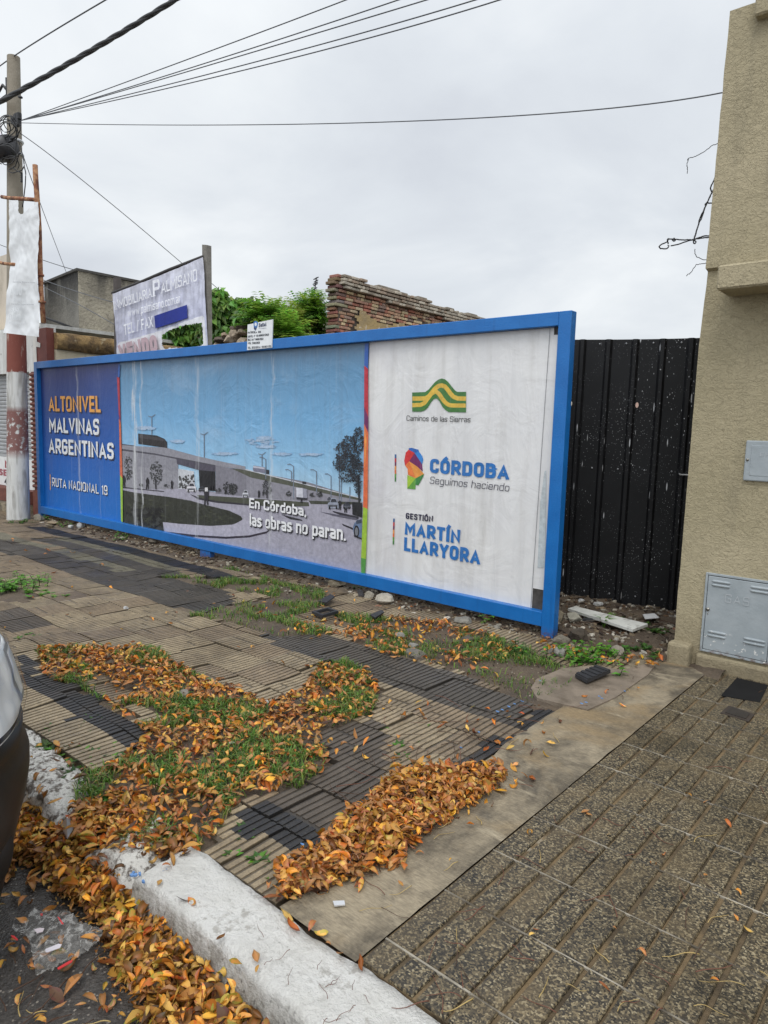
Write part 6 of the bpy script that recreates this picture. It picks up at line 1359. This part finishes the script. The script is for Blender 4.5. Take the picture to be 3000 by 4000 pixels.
# ------------------------------------------------------------------ weeds and grass
WEED = leafmat('weed_leaf')
def weed(px, py, n_, h_, lw, lab, kind='nettle', z=0.0, cols=None, cat='weed'):
    p = onZ(px, py, z); rg = random.Random(int(px * 3 + py)); q = MB(); cols = cols or [(.10, .24, .035), (.075, .19, .03), (.14, .30, .05)]
    for s in range(n_):
        b0 = Vector((rg.gauss(0, .035 * n_ ** .5), rg.gauss(0, .03 * n_ ** .5), 0)); d = Vector((rg.gauss(0, .35), rg.gauss(0, .35), 1)).normalized(); hh = h_ * rg.uniform(.6, 1.1)
        if kind == 'nettle':
            q.tube([b0, b0 + d * hh * .6, b0 + d * hh], [.004, .003, .002], 4, (.06, .12, .03))
            for k in range(7):
                a = rg.uniform(0, 6.28); f = .25 + .75 * k / 6; c_ = b0 + d * hh * f
                leaf(q, c_, Vector((math.cos(a), math.sin(a), .15 - .3 * rg.random())), Vector((0, 0, 1)), lw * (1.25 - .5 * f), lw * .6, tuple(v * rg.uniform(.8, 1.2) for v in rg.choice(cols)), .15)
        elif kind == 'grass':
            for k in range(9):
                a = rg.uniform(0, 6.28); d2 = Vector((math.cos(a) * .5, math.sin(a) * .5, 1)).normalized(); m_ = b0 + d2 * hh * .6; e = m_ + Vector((math.cos(a), math.sin(a), .1)) * hh * .5; sd = Vector((-math.sin(a), math.cos(a), 0)) * .005
                q.add([b0 - sd, b0 + sd, m_ + sd, m_ - sd, e], [(0, 1, 2, 3), (3, 2, 4)], tuple(v * rg.uniform(.8, 1.2) for v in rg.choice(cols)))
        else:
            for k in range(9):
                a = rg.uniform(0, 6.28); leaf(q, b0 + Vector((0, 0, .01)), Vector((math.cos(a), math.sin(a), rg.uniform(.1, .7))), Vector((0, 0, 1)), lw * rg.uniform(.7, 1.2), lw * .5, tuple(v * rg.uniform(.8, 1.2) for v in rg.choice(cols)), .1)
    o = q.build('weed', WEED); o.location = (p.x, p.y, gz(p.x, p.y) if z == 0 else z); return tag(o, lab, cat, 'weeds along the paving and the billboard foot')
BR = [(.12, .30, .03), (.10, .25, .03), (.16, .36, .05)]; DG = [(.05, .12, .02), (.07, .16, .025), (.04, .09, .018)]
weed(2248, 2568, 20, .15, .065, 'bright green nettle clump left of the pale pinkish stone', cols=BR)
weed(2335, 2570, 10, .13, .06, 'smaller bright nettle right of the nettle clump', cols=BR)
weed(2510, 2560, 9, .07, .05, 'dark sprawling weed beside the stucco plinth', 'flat', cols=DG)
weed(2570, 2490, 10, .05, .05, 'mossy dark weed patch against the stucco wall foot', 'flat', cols=DG)
weed(2372, 2445, 8, .14, .04, 'spiky grass tuft beside the dirty white board', 'grass', cols=BR)
weed(2010, 2545, 6, .10, .045, 'leafy weed left of the right billboard post foot', cols=DG)
weed(1885, 2440, 2, .10, .05, 'single small seedling under the white poster', cols=BR)
weed(2000, 2410, 3, .22, .04, 'long grass blades rising before the right end of the bottom rail', 'grass', cols=BR)
weed(1340, 2275, 4, .16, .045, 'seedling climbing the bottom rail below the lime stripe', cols=DG)
weed(1430, 2300, 4, .10, .045, 'low weed right of the climbing seedling', 'flat', cols=DG)
weed(470, 2105, 5, .12, .05, 'light green weed under the left half of the bottom rail', cols=BR)
weed(250, 2055, 4, .10, .05, 'light green weed below the deep blue poster', cols=BR)
weed(100, 2045, 10, .14, .04, 'grass tuft at the foot of the utility pole', 'grass', cols=DG + BR[:1])
weed(175, 2032, 3, .10, .05, 'little leafy weed between pole foot and blue post', cols=BR)
weed(60, 2285, 22, .12, .06, 'large leafy weed patch on the far left paving', cols=BR)
weed(10, 2310, 16, .10, .06, 'leafy weed patch at the left picture edge', cols=BR)
weed(150, 2320, 10, .07, .05, 'leafy weed at the right tip of the weed patch', 'flat', cols=BR)
for i, (x, y, lb) in enumerate([(310,2835,'below the black tile row'), (355,2850,'at the joint of two black tiles'), (400,2930,'at the lower end of the black tile row'), (460,2935,'next to the brown ribbed tiles'), (180,2935,'behind the broken kerb'), (245,2900,'on the brown ribbed tiles'), (215,3000,'at the edge of the broken kerb'), (290,3020,'right of the broken kerb top'), (345,3130,'beside the crumbled kerb end'), (130,2500,'on the far brown tiles'), (120,2740,'beside the car headlight'), (1620,2945,'on the cream ribbed tiles near the leaf pile'), (1010,3305,'at the corner of the black tiles'), (1450,3405,'among the edge of the leaf pile'), (1130,3420,'next to the white kerb'), (1120,3560,'in the joint of the kerb and strip'), (1330,3720,'where kerb and concrete strip meet'), (1550,2860,'between cream tiles and dark tile band')]):
    weed(x, y, 5, .05, .045, 'small green weed %s' % lb, 'flat', cols=DG + BR[:1])

rg = random.Random(77)
G1, G2, G3, G4 = missing
def inany(x, y): return is_missing(x, y)
q = MB(); cnt = 0
GC = [(.09, .19, .028), (.125, .25, .036), (.17, .30, .045), (.23, .32, .065), (.06, .13, .022), (.30, .30, .10)]
def blade(x, y, z, h_, col):
    a = rg.uniform(0, 6.28); w = rg.uniform(.0022, .004); b0 = Vector((x, y, z)); dr_ = Vector((math.cos(a), math.sin(a), 0)); sd = Vector((-dr_.y, dr_.x, 0)) * w; m_ = b0 + dr_ * h_ * .3 + Vector((0, 0, h_ * .7)); e = b0 + dr_ * h_ * rg.uniform(.6, 1.1) + Vector((0, 0, h_ * rg.uniform(.6, 1)))
    q.add([b0 - sd, b0 + sd, m_ + sd * .8, m_ - sd * .8, e], [(0, 1, 2, 3), (3, 2, 4)], col)
grassmask = lambda x, y: fbm(x * 2.1 + 11, y * 2.1) + .5 * fbm(x * 6, y * 6)
while cnt < 17000:
    if rg.random() < .55: x, y = rg.uniform(-5.1, -1.9), rg.uniform(1.3, 3.45)
    else: x, y = rg.uniform(-6.5, -1.9), rg.uniform(3.0, 4.85)
    if not (is_missing(x, y)): continue
    mk_ = grassmask(x, y); up_ = y > 3.4
    if up_ and inpoly(x, y, gpoly([(330,1300),(480,1300),(560,1340),(640,1360),(700,1400),(900,1420),(1240,1440),(1240,1550),(1050,1500),(600,1400)])) and rg.random() < .8: continue
    if mk_ < (-.02 if up_ else .10) + rg.gauss(0, .08): continue
    cnt += 1; cl = tuple(v * rg.uniform(.75, 1.25) for v in rg.choice(GC)); blade(x, y, earthz(x, y) - .004, rg.uniform(.025, .065), cl)
tag(q.build('grass', WEED), 'short green grass growing where paving tiles are missing', 'grass', None, 'stuff')

# ------------------------------------------------------------------ twigs and leaf stalks
TWB = simple('twig_brown', (.075, .04, .024), .8, .3); TWY = simple('stalk_yellow', (.42, .30, .11), .6, .25); TWR = simple('stalk_red', (.15, .06, .035), .7, .25)
def twig(p, L_, r, m_, lab, grp, rgx, cat='twig'):
    a = rgx.uniform(0, 6.28); k = rgx.uniform(-1.1, 1.1); P = []; x, y = 0, 0
    for i in range(9): P.append((x, y, r + .004 * math.sin(i * .8) * (i > 0) + .002)); x += L_ / 8 * math.cos(a); y += L_ / 8 * math.sin(a); a += k / 8 + rgx.gauss(0, .06)
    q = MB(); q.tube(P, [r * (1 - .5 * i / 8) for i in range(9)], 5); o = q.build('twig', m_); o.location = p; return tag(o, lab, cat, grp)
rgt = random.Random(50)
def scatter_px(n_, poly, z):
    P = []
    xs_ = [a for a, _ in poly]; ys2 = [c_ for _, c_ in poly]
    while len(P) < n_:
        x, y = rgt.uniform(min(xs_), max(xs_)), rgt.uniform(min(ys2), max(ys2))
        if inpoly(x, y, poly): P.append(onZ(x, y, z))
    return P
for p in scatter_px(58, [(1430,3780),(2760,2640),(3000,2700),(3000,4000),(1650,4000)], .006): twig(p, rgt.uniform(.05, .15), rgt.uniform(.0011, .0022), rgt.choice([TWB, TWY, TWR, TWR]), 'thin dry leaf stalk lying on the grooved terrazzo pavement', 'leaf stalks on the terrazzo pavement', rgt)
for p in scatter_px(26, [(1200,3560),(1620,3180),(2000,2900),(2400,2640),(2700,2600),(1420,3720)], .010): twig(p, rgt.uniform(.05, .14), rgt.uniform(.0011, .002), rgt.choice([TWB, TWY, TWR]), 'thin dry leaf stalk lying on the concrete strip', 'leaf stalks on the concrete strip', rgt)
for p in scatter_px(40, [(1250,3100),(1500,2780),(1750,2700),(2250,2800),(1950,3030),(1700,3060),(1350,3180)], .014): twig(p, rgt.uniform(.08, .24), rgt.uniform(.0013, .0024), rgt.choice([TWB, TWB, TWR]), 'thin brown twig lying on the ribbed tiles near the concrete strip', 'twigs on the ribbed tiles', rgt)
for p in scatter_px(14, [(900,3560),(1050,3620),(1560,3980),(1300,4000),(1000,3760)], .012): twig(p, rgt.uniform(.03, .07), .0010, TWR, 'fine reddish stalk lying on the white kerb', 'leaf stalks on the white kerb', rgt)
for p in scatter_px(16, [(0,3750),(180,3800),(400,3850),(560,4000),(0,4000)], -.145): twig(p, rgt.uniform(.06, .2), rgt.uniform(.0016, .003), rgt.choice([TWB, TWB, TWY]), 'brown broken twig lying on the dark wet road', 'twigs on the road', rgt)
for p in scatter_px(60, [(2215,2355),(2640,2400),(2640,2470),(2400,2450),(2215,2420)], .08): p.z = max(.0, earthz(p.x, p.y) + .01); twig(p, rgt.uniform(.08, .3), rgt.uniform(.002, .005), rgt.choice([TWB, simple('twig_grey', (.16, .13, .10), .85)]), 'dry twig in the debris along the black fence foot', 'dry twigs at the black fence', rgt)
for p in scatter_px(50, [(300,2055),(1000,2212),(1500,2330),(2080,2470),(2080,2500),(1480,2370),(900,2240),(300,2070)], .02): p.z = earthz(p.x, p.y) + .01; twig(p, rgt.uniform(.08, .3), rgt.uniform(.002, .004), rgt.choice([TWB, MATS['twig_grey']]), 'dry twig in the dirt under the billboard bottom rail', 'dry twigs under the billboard', rgt)

# ------------------------------------------------------------------ fallen leaves
LM = leafmat('dry_leaf'); nt_ = LM.node_tree
for nd in nt_.nodes:
    if nd.type == 'MIX_SHADER': nd.inputs[0].default_value = .16
rl = random.Random(99)
PALS = {'pile': [(196,136,80), (172,112,62), (146,92,52), (206,152,92), (212,158,76), (114,72,42), (186,134,96), (156,104,62), (178,122,70), (98,62,38), (200,142,88), (164,100,52)],
        'gutter': [(198,148,68), (176,124,58), (146,98,46), (206,160,86), (112,74,38), (216,170,76), (164,112,52), (186,136,68), (92,60,34), (156,98,44), (200,140,60)],
        'bright': [(230,174,64), (218,148,52), (206,126,46), (222,178,92), (190,104,42)]}
def leafgeo(rg, pal):
    L_ = rg.choice([rg.uniform(.034, .060), rg.uniform(.050, .088)]); w = L_ * rg.uniform(.24, .46); n = 6; curl = rg.gauss(0, 1.6); cup = rg.uniform(-.3, 1.5); tw = rg.gauss(0, .9); V = []; a = 0; x = z = 0
    for i in range(n + 1):
        s = i / n; hw = w * .5 * math.sin(math.pi * min(1, s ** .8 * .985 + .012)) ** .85 * (1 - .12 * math.sin(s * 9 + curl)); a = curl * (s - .35) * 1.3; c_ = tw * (s - .5)
        for sd in (-1, -.5, 0, .5, 1):
            yy = hw * sd; up_ = cup * hw * (sd * sd) * .9; V.append((x, yy * math.cos(c_) - up_ * math.sin(c_), z + yy * math.sin(c_) + up_ * math.cos(c_)))
        x += L_ / n * math.cos(a); z += L_ / n * math.sin(a)
    x0 = x / 2; V = [(v[0] - x0, v[1], v[2]) for v in V]
    F = [(i*5+k, (i+1)*5+k, (i+1)*5+k+1, i*5+k+1) for i in range(n) for k in range(4)]
    col = srgb(*rg.choice(pal)); g_ = sum(col) / 3; col = tuple(v * f_ for v, f_ in zip(col, (1.0, .99, .92))); k = rg.uniform(.70, 1.28); col = tuple(c_ * k for c_ in col); cs = []
    edge = tuple(c_ * rg.uniform(.55, 1.0) for c_ in col)
    for i in range(n):
        for kk in range(4): cs.append(edge if (kk in (0, 3) and rg.random() < .5) or i in (0, n - 1) else col)
    return V, F, cs
VAR = {}
for nm, pal in PALS.items():
    VAR[nm] = []
    for i in range(60):
        V, F, cs = leafgeo(rl, pal); VAR[nm].append((V, F, cs))
LEAVES = []   # (pos, euler, pal, variant, scale, region)
def rotm(e): return Matrix.Rotation(e[2], 3, 'Z') @ Matrix.Rotation(e[1], 3, 'Y') @ Matrix.Rotation(e[0], 3, 'X')
def put(p, tilt, pal, region, sc=1.0): LEAVES.append((Vector(p), (rl.gauss(0, tilt), rl.gauss(0, tilt), rl.uniform(0, 6.283)), pal, rl.randrange(60), sc * rl.uniform(.75, 1.12), region))
def fill(n_, poly, zf, hgt, tilt, region, pals, dens=None, sc=1.0):
    xs_ = [a for a, _ in poly]; ys2 = [c_ for _, c_ in poly]; k = 0; tries = 0
    while k < n_ and tries < n_ * 60:
        tries += 1; x, y = rl.uniform(min(xs_), max(xs_)), rl.uniform(min(ys2), max(ys2))
        if not inpoly(x, y, poly): continue
        if region in ('gap', 'grass') and x < -2.80 and y < 1.50: continue
        if dens and rl.random() > dens(x, y): continue
        z0 = zf(x, y); hh = hgt(x, y) if callable(hgt) else hgt
        put((x, y, z0 + .008 + hh * rl.random() ** .7), tilt, rl.choice(pals), region, sc); k += 1
gut = gpoly([(-60,1700),(35,1690),(90,1735),(130,1768),(172,1798),(215,1880),(310,1965),(368,2030),(430,2095),(500,2165),(580,2250),(330,2250),(300,2165),(262,2120),(245,2060),(215,1985),(150,1945),(115,1890),(60,1858),(-60,1840)], z=-.13)
def gut_h(x, y): return .030 + .030 * max(0, min(1, (y - .75) / .4)) + .02 * fbm(x * 4, y * 4)
fill(3600, gut, lambda x, y: -.148, gut_h, .42, 'gutter', ['gutter', 'gutter', 'gutter', 'pile'])
fill(560, gut, lambda x, y: -.148 + gut_h(x, y), .015, .5, 'gutter', ['gutter', 'bright', 'bright'])
fill(300, gpoly([(-40,1680),(180,1660),(330,1870),(600,2212),(300,2212),(180,1960),(60,1900),(-40,1880)], z=-.13), lambda x, y: -.148 if y < 1.14 else .004, .01, .3, 'road', ['gutter', 'pile'], lambda x, y: .9 if y < 1.14 else .10)
fill(900, [(x_, y_ - .05) for x_, y_ in gut], lambda x, y: -.146, .012, .25, 'road', ['gutter'], sc=.36)
fill(60, gpoly([(0,1840),(110,1880),(215,1985),(260,2110),(330,2212),(0,2212)], z=-.14), lambda x, y: -.148, .004, .2, 'road', ['gutter', 'pile'], lambda x, y: .4)
gap = gpoly([(165,1690),(250,1700),(300,1760),(420,1800),(430,1840),(400,1850),(330,1835),(265,1825),(180,1800),(130,1760)])
fill(520, gap, lambda x, y: -.04 + .03 * fbm(x * 5, y * 5), .035, .45, 'gap', ['pile', 'pile', 'gutter', 'bright'])
pile = gpoly([(592,1888),(640,1860),(700,1832),(712,1800),(755,1755),(800,1735),(840,1690),(905,1662),(960,1672),(1085,1668),(1092,1688),(1040,1735),(975,1775),(900,1830),(872,1868),(760,1912),(650,1952),(600,1945)])
fill(300, pile, lambda x, y: .004, .01, .3, 'pile', ['pile'], sc=.4)
pcx = [np.mean([p[0] for p in pile]), np.mean([p[1] for p in pile])]
fill(2100, pile, lambda x, y: .0, lambda x, y: .045 + .02 * fbm(x * 5, y * 5), .45, 'pile', ['pile', 'pile', 'pile', 'bright'])
fill(90, gpoly([(560,1880),(640,1850),(720,1780),(800,1720),(900,1640),(1120,1650),(1130,1690),(980,1800),(880,1890),(700,1980),(600,2010)]), lambda x, y: .006, .012, .35, 'pile', ['pile', 'bright'])
def dg(x, y):
    if not is_missing(x, y): return .09
    return 1.0 if grassmask(x, y) < .28 else .45
g1b = gpoly([(80,1395),(330,1395),(410,1450),(480,1480),(590,1510),(660,1485),(690,1440),(800,1450),(830,1500),(800,1540),(760,1560),(700,1580),(740,1650),(650,1700),(540,1722),(500,1780),(430,1840),(260,1840),(165,1800),(150,1740),(170,1680),(270,1630),(310,1600),(230,1520),(190,1490),(80,1470)])
fill(3300, g1b, lambda x, y: earthz(x, y) if is_missing(x, y) else Hh(x, y), .030, .42, 'grass', ['pile', 'pile', 'pile', 'bright'], dg)
g2b = gpoly([(600,1375),(700,1320),(830,1330),(960,1345),(1130,1395),(1130,1425),(960,1440),(850,1425),(740,1375)])
fill(560, g2b, lambda x, y: earthz(x, y), .035, .45, 'billboard', ['pile', 'pile', 'bright'], lambda x, y: .9 if fbm(x * 1.6, y * 2 + 4) > -.05 else .25)
fill(70, gpoly([(560,1240),(1000,1340),(1150,1400),(1060,1480),(700,1360),(500,1320)]), lambda x, y: max(earthz(x, y), Hh(x, y)), .02, .4, 'billboard', ['pile', 'bright'])
fill(60, gpoly([(1150,1390),(1260,1410),(1330,1430),(1440,1420),(1420,1450),(1300,1440),(1180,1420)]), lambda x, y: max(earthz(x, y), .01), .03, .45, 'corner', ['bright', 'pile'])
fill(38, gpoly([(0,1150),(300,1220),(640,1330),(900,1450),(1200,1570),(900,1640),(600,1480),(330,1380),(0,1360)]), lambda x, y: Hh(x, y) + .006, .004, .3, 'paving', ['pile', 'bright'])
fill(46, gpoly([(780,1500),(1240,1560),(1180,1640),(1090,1660),(800,1660),(700,1700),(720,1620)]), lambda x, y: Hh(x, y) + .006, .01, .4, 'paving', ['pile', 'bright'])
fill(26, [(-1.31, 1.5), (-.2, 1.5), (-.4, 2.6), (-.9, 3.6), (-1.31, 3.4)], lambda x, y: .004, .004, .35, 'terrazzo', ['bright', 'pile'], sc=.72)
fill(14, gpoly([(680,1960),(900,1790),(1100,1640),(1300,1480),(1400,1480),(1200,1680),(760,2060)]), lambda x, y: .010, .004, .35, 'strip', ['bright', 'pile'], sc=.9)
fill(6, gpoly([(600,1970),(760,2060),(860,2180),(640,2050)]), lambda x, y: .012, .004, .4, 'kerb', ['bright', 'pile'])
LAB = {'gutter': ('brown and ochre fallen leaf in the drift along the gutter', 'leaves of the gutter drift'), 'road': ('ochre fallen leaf stuck flat on the wet road', 'leaves on the road'),
 'gap': ('fallen leaf heaped around the broken end of the kerb', 'leaves at the broken kerb'), 'pile': ('curled ochre fallen leaf in the pile beside the concrete strip', 'leaves of the pile beside the concrete strip'),
 'grass': ('fallen leaf on the grass where tiles are missing', 'leaves on the grassy gap'), 'billboard': ('fallen leaf on the grass in front of the billboard', 'leaves before the billboard'), 'corner': ('fallen leaf near the nettles and stucco plinth', 'leaves near the nettles'),
 'paving': ('fallen leaf lying loose on the ribbed tile paving', 'leaves on the ribbed paving'), 'terrazzo': ('yellow orange fallen leaf on the grooved terrazzo pavement', 'leaves on the terrazzo pavement'), 'strip': ('single fallen leaf on the bare concrete strip', 'leaves on the concrete strip'), 'kerb': ('fallen leaf lying on the whitewashed kerb', 'leaves on the white kerb')}
score = []
for i, (p, e, pal, vi, sc, reg) in enumerate(LEAVES):
    u = toPx(p); s = -1
    if u and 0 < u[0] < 3000 and 0 < u[1] < 4000:
        s = sc / u[2]
        if reg in ('gutter', 'pile', 'gap', 'grass'): s *= .55 + 6 * max(0, p.z + (.15 if reg == 'gutter' else .0))
        if reg in ('terrazzo', 'strip', 'kerb', 'road'): s += 10
    score.append((s, i))
top = set(i for s, i in sorted(score, reverse=True)[:298])
LMESH = {}
def lmesh(pal, vi):
    if (pal, vi) not in LMESH:
        V, F, cs = VAR[pal][vi]; q = MB(); q.add(V, F, sm=True); q.c = cs; o = q.build('fallen_leaf', LM); LMESH[(pal, vi)] = o.data; bpy.data.objects.remove(o)
    return LMESH[(pal, vi)]
rest = {}
for i, (p, e, pal, vi, sc, reg) in enumerate(LEAVES):
    if i in top:
        o = bpy.data.objects.new('fallen_leaf', lmesh(pal, vi)); COL.objects.link(o); o.location = p; o.rotation_euler = e; o.scale = (sc,) * 3; tag(o, LAB[reg][0], 'leaf', LAB[reg][1])
    else:
        m_ = rotm(e) * sc; V, F, cs = VAR[pal][vi]; q = rest.setdefault(reg, MB()); n0 = len(q.f); q.add([m_ @ Vector(v) + p for v in V], F, sm=True); k = rl.uniform(.85, 1.12); q.c[n0:] = [tuple(v * k for v in c_) for c_ in cs]
LIT = {'gutter': 'mass of brown and ochre leaves filling the gutter', 'gap': 'mass of leaves around the broken kerb', 'pile': 'heap of ochre leaves beside the concrete strip', 'grass': 'scatter of dry leaves over the grassy gap in the paving', 'billboard': 'scatter of leaves on the grass before the billboard', 'corner': 'few leaves near the nettles', 'paving': 'few leaves scattered on the ribbed paving', 'road': 'few leaves on the road'}
for reg, q in rest.items(): tag(q.build('leaf_litter', LM), LIT.get(reg, 'few scattered leaves'), 'leaf litter', None, 'stuff')
